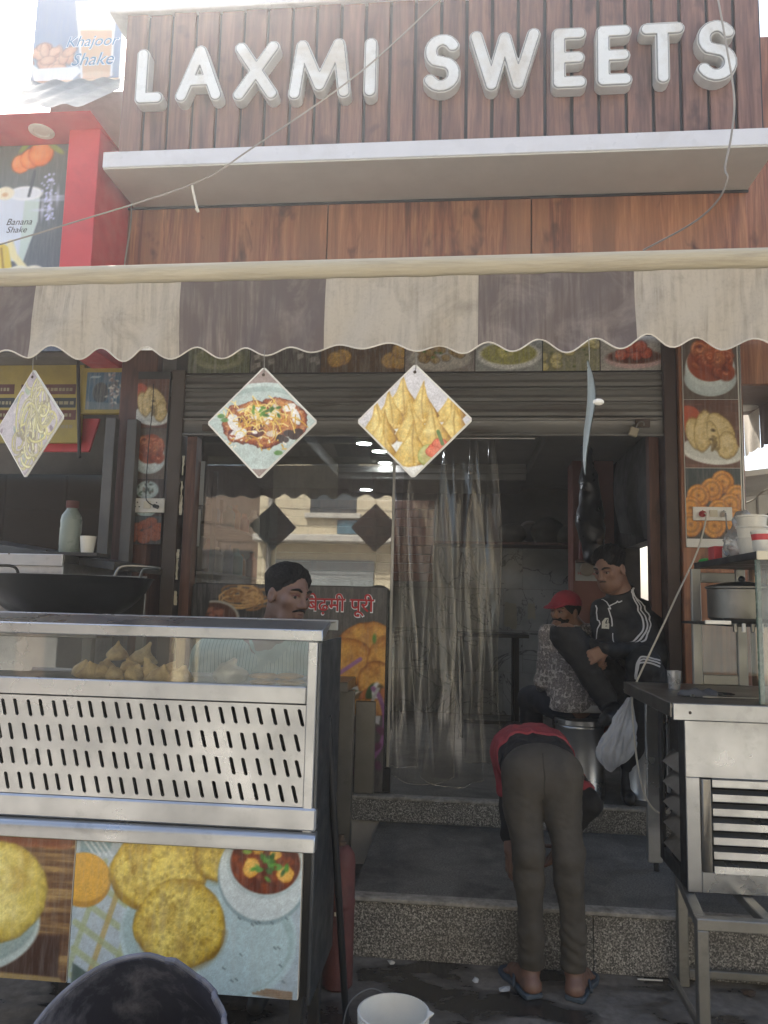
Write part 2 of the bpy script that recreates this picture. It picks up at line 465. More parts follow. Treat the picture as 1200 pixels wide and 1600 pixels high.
# ---------------------------------------------------------------- rounded bodies: a distance field meshed with surface nets
class Vol:
    def __init__(s, lo, hi, h):
        s.lo = np.array(lo, float); s.h = h; s.n = np.ceil((np.array(hi) - s.lo) / h).astype(int) + 1
        s.F = np.full(s.n, 0.5, np.float32)
    def _box(s, lo, hi):
        a = np.clip(np.floor((np.array(lo) - s.lo) / s.h).astype(int), 0, s.n); b = np.clip(np.ceil((np.array(hi) - s.lo) / s.h).astype(int) + 1, 0, s.n)
        if (b <= a).any(): return None, None
        ax = [s.lo[i] + s.h * np.arange(a[i], b[i], dtype=np.float32) for i in range(3)]
        return (slice(a[0], b[0]), slice(a[1], b[1]), slice(a[2], b[2])), (ax[0][:, None, None], ax[1][None, :, None], ax[2][None, None, :])
    def _mix(s, sl, d, k, op='add'):
        f = s.F[sl]
        if op == 'sub':
            d = -d; hh = np.clip(0.5 - 0.5 * (d - f) / k, 0, 1); s.F[sl] = f * hh + d * (1 - hh) + k * hh * (1 - hh) if k > 0 else np.maximum(f, d); return
        if k > 0:
            hh = np.clip(0.5 + 0.5 * (f - d) / k, 0, 1); s.F[sl] = f * (1 - hh) + d * hh - k * hh * (1 - hh)
        else: s.F[sl] = np.minimum(f, d)
    def cap(s, a, b, r1, r2=None, k=0.02, op='add'):
        a, b = np.array(a, float), np.array(b, float); r2 = r1 if r2 is None else r2
        m = max(r1, r2) + k + 3 * s.h
        sl, (x, y, z) = s._box(np.minimum(a, b) - m, np.maximum(a, b) + m)
        if sl is None: return s
        e = b - a; L = float(e @ e) + 1e-12
        t = np.clip(((x - a[0]) * e[0] + (y - a[1]) * e[1] + (z - a[2]) * e[2]) / L, 0, 1)
        d = np.sqrt((x - a[0] - t * e[0]) ** 2 + (y - a[1] - t * e[1]) ** 2 + (z - a[2] - t * e[2]) ** 2) - (r1 + (r2 - r1) * t)
        s._mix(sl, d, k, op); return s
    def ell(s, c, r, M=None, k=0.02, op='add'):
        c, r = np.array(c, float), np.array(r, float); m = r.max() + k + 3 * s.h
        sl, (x, y, z) = s._box(c - m, c + m)
        if sl is None: return s
        x, y, z = x - c[0], y - c[1], z - c[2]
        if M is not None:
            A = np.array(M); x, y, z = (A[0, 0] * x + A[1, 0] * y + A[2, 0] * z, A[0, 1] * x + A[1, 1] * y + A[2, 1] * z, A[0, 2] * x + A[1, 2] * y + A[2, 2] * z)
        k0 = np.sqrt((x / r[0]) ** 2 + (y / r[1]) ** 2 + (z / r[2]) ** 2); k1 = np.sqrt((x / r[0] ** 2) ** 2 + (y / r[1] ** 2) ** 2 + (z / r[2] ** 2) ** 2) + 1e-9
        s._mix(sl, k0 * (k0 - 1) / k1, k, op); return s
    def chain(s, pts, rs, k=0.02):
        for i in range(len(pts) - 1): s.cap(pts[i], pts[i + 1], rs[i], rs[i + 1], k)
        return s
    def grids(s):
        return [(s.lo[i] + s.h * np.arange(s.n[i], dtype=np.float32)).reshape([-1 if j == i else 1 for j in range(3)]) for i in range(3)]
    def cut(s, p, n):
        """remove what lies on the side n points to"""
        x, y, z = s.grids(); n = Vector(n).normalized()
        s.F = np.maximum(s.F, (x - p[0]) * n[0] + (y - p[1]) * n[1] + (z - p[2]) * n[2]).astype(np.float32); return s
    def keep(s, d): s.F = np.maximum(s.F, d).astype(np.float32); return s
    def wrinkle(s, amp, freq, seed=0, n=7, aniso=(1, 1, 1)):
        rg = np.random.RandomState(seed); x, y, z = s.grids(); w = 0
        for i in range(n):
            d = rg.normal(size=3); d /= np.linalg.norm(d); d = d * freq * (0.6 + 1.1 * rg.rand()) * np.array(aniso); p = rg.rand(4) * 6.28
            ph = d[0] * x + d[1] * y + d[2] * z + p[0] + 0.9 * np.sin(2.1 * freq * 0.4 * (x * rg.normal() + y * rg.normal() + z * rg.normal()) + p[1])
            w = w + np.sin(ph)
        s.F = s.F + (amp * w / math.sqrt(n)).astype(np.float32); return s
    def mesh_data(s):
        F = s.F; S = F < 0
        nx, ny, nz = s.n - 1
        c = np.zeros((nx, ny, nz), np.int8)
        for i in (0, 1):
            for j in (0, 1):
                for k in (0, 1): c += S[i:i + nx, j:j + ny, k:k + nz]
        I = np.argwhere((c > 0) & (c < 8)); idm = np.full((nx, ny, nz), -1, np.int32); idm[I[:, 0], I[:, 1], I[:, 2]] = np.arange(len(I))
        acc = np.zeros((len(I), 3)); cnt = np.zeros(len(I))
        cor = [(i, j, k) for i in (0, 1) for j in (0, 1) for k in (0, 1)]
        for a in cor:
            for ax in range(3):
                if a[ax]: continue
                b = list(a); b[ax] = 1
                fa = F[I[:, 0] + a[0], I[:, 1] + a[1], I[:, 2] + a[2]]; fb = F[I[:, 0] + b[0], I[:, 1] + b[1], I[:, 2] + b[2]]
                m = (fa < 0) != (fb < 0); t = np.where(m, fa / np.where(m, fa - fb, 1), 0)
                p = np.repeat(np.array(a, float)[None], len(I), 0); p[:, ax] = t
                acc += np.where(m[:, None], p, 0); cnt += m
        V = s.lo + s.h * (I + acc / cnt[:, None])
        Q = []
        for ax in range(3):
            u, v = (ax + 1) % 3, (ax + 2) % 3
            sa = [slice(None)] * 3; sb = [slice(None)] * 3; sa[ax] = slice(0, -1); sb[ax] = slice(1, None)
            E = np.argwhere(S[tuple(sa)] != S[tuple(sb)])
            E = E[(E[:, u] > 0) & (E[:, v] > 0) & (E[:, u] < s.n[u] - 1) & (E[:, v] < s.n[v] - 1)]
            if not len(E): continue
            def g(du, dv):
                q = E.copy(); q[:, u] -= du; q[:, v] -= dv; return idm[q[:, 0], q[:, 1], q[:, 2]]
            q = np.stack([g(1, 1), g(0, 1), g(0, 0), g(1, 0)], 1)
            fl = ~S[E[:, 0], E[:, 1], E[:, 2]]; q[fl] = q[fl][:, ::-1]; Q.append(q)
        return V, np.concatenate(Q)
    def build(s, name, mat, parent=None, angle=180, **kw):
        V, Q = s.mesh_data()
        return link_mesh(name, V, Q, mat, parent, angle=angle, **kw)
    def sample(s, p):
        q = (np.array(p) - s.lo) / s.h; i = np.clip(np.floor(q).astype(int), 0, s.n - 2); f = q - i; v = 0
        for a in (0, 1):
            for b in (0, 1):
                for c in (0, 1):
                    v += s.F[i[0] + a, i[1] + b, i[2] + c] * (f[0] if a else 1 - f[0]) * (f[1] if b else 1 - f[1]) * (f[2] if c else 1 - f[2])
        return float(v)
    def grad(s, p):
        e = s.h; g = np.array([s.sample(np.array(p) + e * np.eye(3)[i]) - s.sample(np.array(p) - e * np.eye(3)[i]) for i in range(3)])
        return g / (np.linalg.norm(g) + 1e-9)
    def ribbon(s, mb, pts, w, lift=0.002, n=6):
        """a stripe w wide laid on the surface along a path"""
        P = []
        for p in smooth_path(pts, n):
            p = np.array(p)
            for _ in range(6): p = p - s.grad(p) * (s.sample(p) - lift)
            P.append((Vector(p), Vector(s.grad(p))))
        vs = []
        for i, (p, nn) in enumerate(P):
            t = (P[min(i + 1, len(P) - 1)][0] - P[max(i - 1, 0)][0]).normalized(); sd_ = nn.cross(t).normalized() * w / 2
            for q, l in ((p - sd_, 0.0), (p, 0.0012), (p + sd_, 0.0)):
                vs.append(q + nn * l)
        mb.add(vs, [(3 * i + k, 3 * i + k + 1, 3 * i + k + 4, 3 * i + k + 3) for i in range(len(P) - 1) for k in (0, 1)])

# ================================================================ materials
plankwood = wood('sign plank', '74544b', '906c5f', '432e2b', 0.5, seams=0)
cladwood = wood('cladding', '84503a', 'b9835e', '3a2118', 0.44, seams=7.5)
darkwood = wood('dark wood', '5c3a2c', '74503f', '2a1812', 0.45)
white_acp = pbr('white composite', 'cfd0d6', 0.35, var=0.05, dirt='9a958c', dirt_amt=0.35, ds=2.5)
letter_white = pbr('letter face', 'd6d9da', 0.33, var=0.01, vs=9, dirt='9a835c', dirt_amt=0.5, ds=1.7)
letter_side = pbr('letter side', 'bcbcba', 0.4, var=0.05, dirt='a09a90', dirt_amt=0.4)
grey_line = pbr('letter seam', '7c7e80', 0.5)
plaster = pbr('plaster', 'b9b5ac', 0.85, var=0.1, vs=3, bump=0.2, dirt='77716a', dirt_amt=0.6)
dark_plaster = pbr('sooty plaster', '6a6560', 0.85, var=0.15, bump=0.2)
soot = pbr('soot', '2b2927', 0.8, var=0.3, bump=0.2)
black_metal = pbr('black metal', '1b1c1e', 0.45, var=0.3, spec=0.5)
dark_metal = pbr('dark metal', '3c3b3a', 0.5, metal=0.3, var=0.2, dirt='5b4d40', dirt_amt=0.5)
shutter_grey = pbr('shutter', '7a7873', 0.45, metal=0.35, var=0.14, vs=2.2, stretch=(0.4, 1, 3), dirt='4a3a2e', dirt_amt=0.65, ds=3.5)
ss = steel('stainless', 'b6b8ba', 0.28, smudge=0.16)
ss_dark = steel('dull stainless', '8d8a84', 0.36)
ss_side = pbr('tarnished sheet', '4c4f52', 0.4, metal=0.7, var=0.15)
galv = steel('galvanised tube', '9a9892', 0.42, (4, 4, 0.6))
alum = pbr('aluminium', 'a9a7a2', 0.4, metal=0.6, var=0.08)
white_plastic = pbr('white plastic', 'dcdad2', 0.38, var=0.05, dirt='a59d8e', dirt_amt=0.4)
cream_plastic = pbr('cream plastic', 'cfc7b0', 0.4, var=0.06, dirt='8e8168', dirt_amt=0.5)
red_paint = pbr('red paint', 'c23f44', 0.45, var=0.06, dirt='8e1d20', dirt_amt=0.4)
red_dark = pbr('dark red paint', '583230', 0.75, var=0.2, vs=9, dirt='352421', dirt_amt=0.9, bump=0.2)
yellow_paint = pbr('yellow paint', '9c8a3e', 0.5, var=0.1, dirt='5e5636', dirt_amt=0.5)
black_text = pbr('black print', '20202a', 0.6)
white_text = pbr('white print', 'dfe2ea', 0.6)
red_text = pbr('red print', 'b8232b', 0.5)
blue_text = pbr('blue print', '5b84a6', 0.6)
gold_text = pbr('dark yellow print', '8d7b33', 0.6)
cable_white = pbr('white cable', 'c3bdae', 0.5, var=0.08)
cable_grey = pbr('grey cable', '8f8a83', 0.6)
cable_black = pbr('black cable', '1a1a1a', 0.6)
paper = pbr('paper', 'a9adb0', 0.8, var=0.06)
rust = pbr('rusty metal', '4a3d33', 0.7, metal=0.2, var=0.3, vs=20)
pane = thin_glass('window pane', (0.80, 0.82, 0.80), 0.17, 0.012, 0.03, (0.5, 0.5, 0.48))
clear = thin_glass('clear pane', (0.95, 0.97, 0.96), 0.055, 0.02, 0.03, (0.62, 0.62, 0.58), grime=5)
filmplastic = thin_glass('curtain plastic', (0.90, 0.88, 0.84), 0.05, 0.10, 0.035, (0.56, 0.54, 0.50), wob=0.10, grime=2, gmax=0.55)
bagplastic = thin_glass('bag plastic', (0.75, 0.75, 0.75), 0.14, 0.15, 0.3, (0.85, 0.85, 0.85), wob=0.6)

# wet, dirty concrete
t = NT('wet concrete'); v = t.mapping((1, 1, 1))
n1 = t.noise(v, 2.2, 8, 0.62, 0.5); n2 = t.noise(v, 26, 6, 0.65); n3 = t.noise(t.mapping((1.3, 2.2, 1)), 2.4, 8, 0.6, 0.3)
base = t.ramp(n2, [(0.3, lin('5f5a53')), (0.7, lin('85807a'))])
wet = t.ramp(n3, [(0.47, (0, 0, 0)), (0.55, (1, 1, 1))])
col_ = t.mix(wet, base, lin('2e2c2a'))
col_ = t.mix(t.ramp(n1, [(0.35, (0.0,) * 3), (0.75, (0.6,) * 3)]), col_, lin('3c3935'))
pav = t.add('ShaderNodeSeparateXYZ'); t.link(t.tc.outputs['Object'], pav.inputs[0])
far = t.add('ShaderNodeMapRange'); far.inputs[1].default_value = 0.9; far.inputs[2].default_value = 0.3; t.link(pav.outputs[1], far.inputs[0])
col_ = t.mix(far.outputs[0], col_, t.ramp(n1, [(0.3, lin('97928a')), (0.7, lin('b5b0a6'))]))
t.set(Base_Color=col_); t.link(t.mix(far.outputs[0], t.ramp(n3, [(0.46, (0.75,) * 3), (0.56, (0.22,) * 3)]), (0.8, 0.8, 0.8)), t.b.inputs['Roughness'])
t.bump(n2, 0.25, 0.006); concrete = t.m

# speckled granite
t = NT('granite'); v = t.mapping((1, 1, 1))
vo = t.add('ShaderNodeTexVoronoi'); vo.inputs['Scale'].default_value = 190; vo.inputs['Randomness'].default_value = 1.0; t.link(v, vo.inputs['Vector'])
sp = t.ramp(vo.outputs['Color'], [(0.25, lin('4a4947')), (0.45, lin('7a7873')), (0.62, lin('9c9993')), (0.85, lin('bdbab3'))])
sp = t.mix(t.ramp(t.noise(v, 95, 4, 0.6), [(0.46, (0, 0, 0)), (0.58, (0.75,) * 3)]), sp, lin('3c3b39'))
sp = t.mix(t.ramp(t.noise(v, 2.2, 6, 0.62), [(0.45, (0, 0, 0)), (0.75, (0.7,) * 3)]), sp, lin('4a4641'))
t.set(Base_Color=sp, Roughness=0.38); granite = t.m
edge_stone = pbr('worn stone edge', '8f8c86', .6, var=.3, vs=40, dirt='4c4a46', dirt_amt=.7, ds=14)
# worn blue-grey matting on the treads
t = NT('step mat'); v = t.mapping((1, 1, 1))
c_ = t.ramp(t.noise(t.mapping((30, 70, 30)), 4, 4, 0.7), [(0.36, lin('403f3e')), (0.64, lin('8a8882'))])
c_ = t.mix(t.ramp(t.noise(v, 3.5, 8, 0.7, 0.4), [(0.42, (0, 0, 0)), (0.66, (0.75,) * 3)]), c_, lin('3b3937'))
c_ = t.mix(t.ramp(t.noise(v, 5.5, 8, 0.72, 0.2), [(0.56, (0, 0, 0)), (0.72, (0.6,) * 3)]), c_, lin('8a8880'))
t.set(Base_Color=c_, Roughness=0.75); t.bump(t.noise(t.mapping((40, 90, 40)), 6, 3), 0.4, 0.004); matting = t.m
# grey veined marble
t = NT('marble'); v = t.mapping((1, 1, 1), rand=True)
c_ = t.ramp(t.noise(v, 2, 8, 0.6, 1.5), [(0.35, lin('959a9c')), (0.6, lin('aeb2b3'))])
c_ = t.mix(t.ramp(t.noise(v, 1.1, 6, 0.55, 2.6), [(0.485, (0, 0, 0)), (0.5, (0.8,) * 3), (0.515, (0, 0, 0))]), c_, lin('3c3e40'))
t.set(Base_Color=c_, Roughness=0.22); marble = t.m
# canvas: rain-streaked
def canvas(name, c, streak, amt):
    t = NT(name)
    wv = t.mapping((1, 1, 1), rand=True)
    n = t.noise(t.mapping((45, 1, 3.2), rand=True), 1.0, 5, 0.6, 0.25)                # rain runs
    big = t.ramp(t.noise(wv, 3.2, 5, 0.6, 0.4), [(0.38, (0, 0, 0)), (0.62, (1, 1, 1))])
    a = t.mix(1.0, t.ramp(n, [(0.44, (0, 0, 0)), (0.70, (amt,) * 3)]), big, 'MULTIPLY')
    cc = t.mix(a, lin(c), lin(streak))
    cc = t.mix(t.ramp(t.noise(wv, 5.0, 7, 0.66, 0.6), [(0.50, (0, 0, 0)), (0.75, (amt * .9,) * 3)]), cc, lin(streak))
    cc = t.mix(t.ramp(t.noise(wv, 90, 4, 0.7), [(0.52, (0, 0, 0)), (0.75, (0.22,) * 3)]), cc, lin('6b6258'))
    t.set(Base_Color=cc, Roughness=0.8); t.bump(t.noise(t.mapping((260, 260, 260)), 1.0, 2), 0.15, 0.002)
    tl = t.add('ShaderNodeBsdfTranslucent'); t.link(cc, tl.inputs[0]); mx = t.add('ShaderNodeMixShader'); mx.inputs[0].default_value = 0.25
    t.link(t.b.outputs[0], mx.inputs[1]); t.link(tl.outputs[0], mx.inputs[2]); t.link(mx.outputs[0], t.out.inputs[0]); return t.m
canvas_cream = canvas('cream canvas', 'bfb6a8', '766d64', 0.66)
canvas_brown = canvas('brown canvas', '685d5b', 'aba098', 0.62)
canvas_tube = pbr('tube canvas', 'b0a791', 0.75, var=0.12, dirt='7d7466', dirt_amt=0.8, stretch=(0.3, 4, 4), ds=5, bump=0.3, bs=30)
hem_white = pbr('hem', 'cfc8bd', 0.7)

# ================================================================ ground, steps, floor
g = box('ground', (-60, 60, -60, 60, -0.3, 0), concrete, bevel=0); tag(g, 'wet dirty concrete ground in front of the shop', kind='structure')
X0S, X1S, Y1, Y2, Z1, Z2, YB = -0.45, 2.6, 3.47, 4.62, 0.25, 0.394, 8.2
for nm, x0, y0, y1, za, zb, lb in (('lower_step', X0S, Y1, Y2 + 0.3, 0, Z1, 'wide lower granite step with blue-grey matting'), ('shop_floor', -3.0, Y2, YB, 0, Z2, 'raised shop floor behind the upper granite riser')):
    st = thing(nm, lb, 'step', (x0, y0, za), kind='structure'); del st['category']
    xs = [x0, x0 + 1.02, x0 + 2.0, X1S] if nm == 'lower_step' else [-0.62, 0.3, 1.25, X1S]
    zr = za if nm == 'lower_step' else Z1
    for a, b in zip(xs[:-1], xs[1:]):
        box('riser_slab', (a + 0.0015, b - 0.0015, y0, y0 + 0.02, zr, zb - 0.022), granite, st, 0.0015)
    m = MB(); N_ = 150; ex0 = xs[0] - .005; sec = []
    for i in range(N_ + 1):
        x = ex0 + (X1S - ex0) * i / N_; ch = max(0, float(fbm(np.float64(x * 9 + 5), np.float64(zb * 40), 8)) - .56) * .10; j = random.uniform(-.0012, .0012)
        sec.append([(x, y0 + .05, zb - .021), (x, y0 + .05, zb), (x, y0 - .004 + ch * 1.2 + j, zb - ch * .15), (x, y0 - .012 + ch + j, zb - .005 - ch * .5), (x, y0 - .012 + ch * .5, zb - .018), (x, y0 - .008, zb - .021)])
    m.v = [p for s_ in sec for p in s_]; m.f = [(i * 6 + k, i * 6 + (k + 1) % 6, (i + 1) * 6 + (k + 1) % 6, (i + 1) * 6 + k) for i in range(N_) for k in range(6)] + [tuple(range(6)), tuple(N_ * 6 + k for k in range(6))[::-1]]
    m.build('tread_edge', edge_stone, st, angle=40)
    box('step_core', (x0 + 0.004, X1S, y0 + 0.021, y1, za, zb - 0.024), concrete, st, 0)
    box('tread', (xs[0] if nm == 'lower_step' else x0, X1S, y0 + 0.052, y1 if nm != 'lower_step' else Y2 - 0.004, zb - 0.021, zb - 0.001), matting, st, 0)

# ================================================================ the shop building
YW = 4.68
shop = thing('shop_building', 'narrow sweet shop with wood clad front and dark open interior', 'shop', (0, 4.8, 0))
marb_x = [-0.6, 0.35, 1.32]
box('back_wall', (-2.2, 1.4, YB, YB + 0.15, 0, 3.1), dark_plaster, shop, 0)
for r_, (za, zb) in enumerate(((0.40, 0.83), (0.833, 1.26), (1.263, 1.69), (1.693, 2.12))):
    off = 0.2 if r_ % 2 else 0.0
    for a, b in ((-2.15, -0.7 + off), (-0.697 + off, 0.45 + off), (0.453 + off, 1.318)):
        if b - a > 0.1: box('marble_slab', (a, b, YB - 0.015, YB - 0.001, za, zb), marble, shop, 0.001)
for a, b, c, d in ((-2.35, -2.2, 4.9, YB), ):
    box('side_wall', (a, b, c, d, 0, 3.1), dark_plaster, shop, 0)
# right-hand side wall with a gap open to the lane
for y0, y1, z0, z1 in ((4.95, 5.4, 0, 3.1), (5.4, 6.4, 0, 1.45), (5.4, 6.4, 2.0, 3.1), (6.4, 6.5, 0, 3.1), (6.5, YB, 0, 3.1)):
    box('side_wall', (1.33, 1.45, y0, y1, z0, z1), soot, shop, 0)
box('ceiling', (-2.2, 1.33, 4.8, YB, 2.86, 2.98), pbr('ceiling paint', 'a09f9b', 0.8, var=0.08), shop, 0)
for x0, x1, y0, y1, z0 in ((-2.2, -1.2, 5.0, YB, 2.74), (0.62, 1.33, 5.0, YB, 2.76), (-1.2, 0.62, 7.3, YB, 2.70)):
    box('ceiling_cove', (x0, x1, y0, y1, z0, 2.858), pbr('cove paint', '8f8d88', 0.8, var=0.06), shop, 0.01)
box('cove_strip', (-1.2, 0.62, 7.26, 7.297, 2.76, 2.80), MATS['cove paint'], shop, 0.004)
box('roof', (-2.4, 1.46, 4.95, YB + 0.2, 3.1, 3.2), plaster, shop, 0)
# front wall masses
box('parapet', (-2.2, 1.66, 4.40, 4.86, 4.21, 5.165), plaster, shop, 0)
box('upper_wall', (-2.24, 1.73, 4.735, 4.86, 3.41, 4.205), plaster, shop, 0)
box('coping', (-2.25, 1.69, 4.245, 4.90, 5.172, 5.30), white_acp, shop, 0.006)
box('front_wall', (-2.2, -1.96, 4.64, 4.9, 0, 3.1), darkwood, shop, 0.004)
box('front_pillar', (1.275, 1.635, 4.57, 4.94, Z2 - 0.14, 3.2), cladwood, shop, 0.004)
box('lintel', (-1.95, 1.27, 4.70, 4.9, 2.95, 3.4), dark_plaster, shop, 0)
# shutter guides and posts either side of the opening
box('shutter_guide', (1.195, 1.268, 4.60, 4.74, Z2, 3.16), pbr('brown guide', '3b2b24', 0.5, var=0.2), shop, 0.003)
box('door_post', (1.13, 1.19, 4.72, 4.80, Z2, 2.6), darkwood, shop, 0.003)
box('door_post', (-1.735, -1.672, 4.64, 4.74, 0.2, 2.53), darkwood, shop, 0.003)
box('door_post', (-1.85, -1.765, 4.62, 4.72, 0.2, 2.96), pbr('post paint', '4d423a', 0.55, var=0.2), shop, 0.003)
for i in range(9):                                                    # flaked paint along the left guide
    z = 0.85 + i * 0.185 + random.uniform(-.07, .07); hh_ = random.uniform(.05, .19); w0 = random.uniform(0, .008); n_ = 7
    P = [(-1.764 + w0 + random.uniform(0, .006), z + hh_ * k / n_) for k in range(n_ + 1)] + [(-1.742 - random.uniform(0, .010), z + hh_ * k / n_) for k in range(n_, -1, -1)]
    MB().prism(P, 'y', 4.632, 4.639).build('paint_flake', cream_plastic, shop, smooth=False)

# wooden panels below the fascia
xs = [-2.24, at(512, 360, YW).x, at(830, 360, YW).x, 1.735]
clad = thing('wood_cladding', 'flat warm brown wood panels between white fascia and awning', 'cladding', (0, 4.69, 3.15))
for a, b in zip(xs[:-1], xs[1:]):
    box('panel', (a + 0.004, b - 0.004, YW - 0.012, YW + 0.03, 3.17, 4.098), cladwood, clad, 0.002)
box('backing', (xs[0], xs[-1], YW + 0.02, YW + 0.05, 3.2, 4.09), black_metal, clad, 0)

# ---------------------------------------------------------------- sign: planks and raised letters
YS = 4.27
sign = thing('shop_sign', 'dark wooden plank signboard with big white raised letters', 'sign', (-0.2, YS, 4.2))
edges = [187, 224, 261, 300, 337, 376, 412, 452, 490, 529, 567, 606, 645, 686, 726, 766, 807, 850, 892, 935, 978, 1021, 1065, 1108, 1150, 1191]
xe = [at(x, 100, YS).x for x in edges]
xe = list(np.interp(np.arange(len(xe)), [0, len(xe) - 1], [-2.115, 1.70]) * 0.5 + np.array(xe) * 0.5)
for i, (a, b) in enumerate(zip(xe[:-1], xe[1:])):
    dz = random.uniform(-.006, .006)
    box('plank', (a + 0.005, b - 0.014, YS + random.uniform(-.004, .002), YS + 0.03, 4.205, 5.165 + dz), plankwood, sign, 0.0025)
box('backing', (xe[0], xe[-1], YS + 0.02, YS + 0.12, 4.204, 5.16), black_metal, sign, 0)
def arcp(cx, cy, rx, ry, a0, a1, n=12): return [(cx + rx * math.cos(R(a0 + (a1 - a0) * i / n)), cy + ry * math.sin(R(a0 + (a1 - a0) * i / n))) for i in range(n + 1)]
GL = {'L': [[(0, 1), (0, 0), (1, 0)]], 'A': [[(0, 0), (.5, 1), (1, 0)], [(.2, .34), (.8, .34)]], 'X': [[(0, 0), (1, 1)], [(0, 1), (1, 0)]],
      'M': [[(0, 0), (.13, 1), (.5, .16), (.87, 1), (1, 0)]], 'I': [[(.5, 0), (.5, 1)]],
      'S': [arcp(.52, .75, .46, .25, 28, 230) + arcp(.48, .26, .50, .26, 62, -152)], 'W': [[(0, 1), (.27, 0), (.5, .95), (.73, 0), (1, 1)]],
      'E': [[(1, 1), (0, 1), (0, 0), (1, 0)], [(0, .5), (.92, .5)]], 'T': [[(0, 1), (1, 1)], [(.5, 1), (.5, 0)]]}
LB = [('L', 212, 257, 76, 163), ('A', 275, 349, 71, 159), ('X', 365, 436, 65, 157), ('M', 451, 549, 61, 155), ('I', 568, 590, 59, 152),
      ('S', 660, 721, 53, 145), ('W', 733, 845, 46, 142), ('E', 862, 917, 43, 139), ('E', 931, 988, 39, 135), ('T', 1000, 1071, 35, 131), ('S', 1086, 1153, 31, 128)]
YL = YS - 0.075
for ch, x0, x1, y0, y1 in LB:
    tl, br = at((x0 + x1) / 2, y0, YL), at((x0 + x1) / 2, y1, YL)
    l, r = at(x0, (y0 + y1) / 2, YL).x, at(x1, (y0 + y1) / 2, YL).x
    zt, zb = tl.z, br.z; w = 0.041
    h = 0.0055; cx, cz = l, zb
    W, Hh = r - l - 2 * w, zt - zb - 2 * w
    segs = []
    for pl in GL[ch]:
        P = [(cx + w + (p[0] * W if ch != 'I' else (r - l) / 2 - w), cz + w + p[1] * Hh) for p in pl]; segs += list(zip(P[:-1], P[1:]))
    gx = np.arange(l - 0.03, r + 0.03, h); gz = np.arange(zb - 0.03, zt + 0.03, h); X, Z = np.meshgrid(gx, gz, indexing='ij'); d = np.full(X.shape, 9.0)
    for (ax, az), (bx, bz) in segs:
        ex, ez = bx - ax, bz - az; tt = np.clip(((X - ax) * ex + (Z - az) * ez) / (ex * ex + ez * ez), 0, 1)
        d = np.minimum(d, np.hypot(X - ax - ex * tt, Z - az - ez * tt))
    def slab(ya, yb, inset):
        V = Vol((gx[0], ya - 0.02, gz[0]), (gx[-1], yb + 0.02, gz[-1]), h)
        yy = V.grids()[1]; n = V.n; D = np.full(n, 9.0); m0, m1 = min(n[0], d.shape[0]), min(n[2], d.shape[1])
        D[:m0, :, :m1] = (d - w + inset)[:m0, None, :m1]
        V.F = np.maximum(D, np.maximum(ya - yy, yy - yb)).astype(np.float32); return V
    def cast(V, ya, nm, mt, par):
        P, Q = V.mesh_data(); P[np.abs(P[:, 1] - ya) < .8 * h, 1] = ya
        return link_mesh(nm, P, Q, mt, par, angle=28)
    lt = cast(slab(YL, YS - 0.001, 0), YL, 'letter', letter_side, sign)
    lt['label'] = 'raised white letter ' + ch
    cast(slab(YL - 0.004, YL + 0.02, 0.006), YL - .004, 'letter_seam', grey_line, lt)
    cast(slab(YL - 0.0075, YL + 0.02, 0.0115), YL - .0075, 'letter_face', letter_white, lt)

# ---------------------------------------------------------------- white fascia box
fa = thing('fascia', 'long white boxed ledge jutting out under the signboard', 'ledge', (-0.2, 4.3, 4.1))
MB().box(-2.2, 1.74, 4.2, 4.67, 4.103, 4.203).build('fascia_body', white_acp, fa, bevel=0.003)
box('soffit', (-2.195, 1.735, 4.205, 4.675, 4.092, 4.102), pbr('soffit sheet', 'b9b6ac', 0.5, var=0.05), fa, 0)
box('drip_trim', (-2.24, 1.74, 4.655, 4.668, 4.078, 4.091), black_metal, fa, 0)

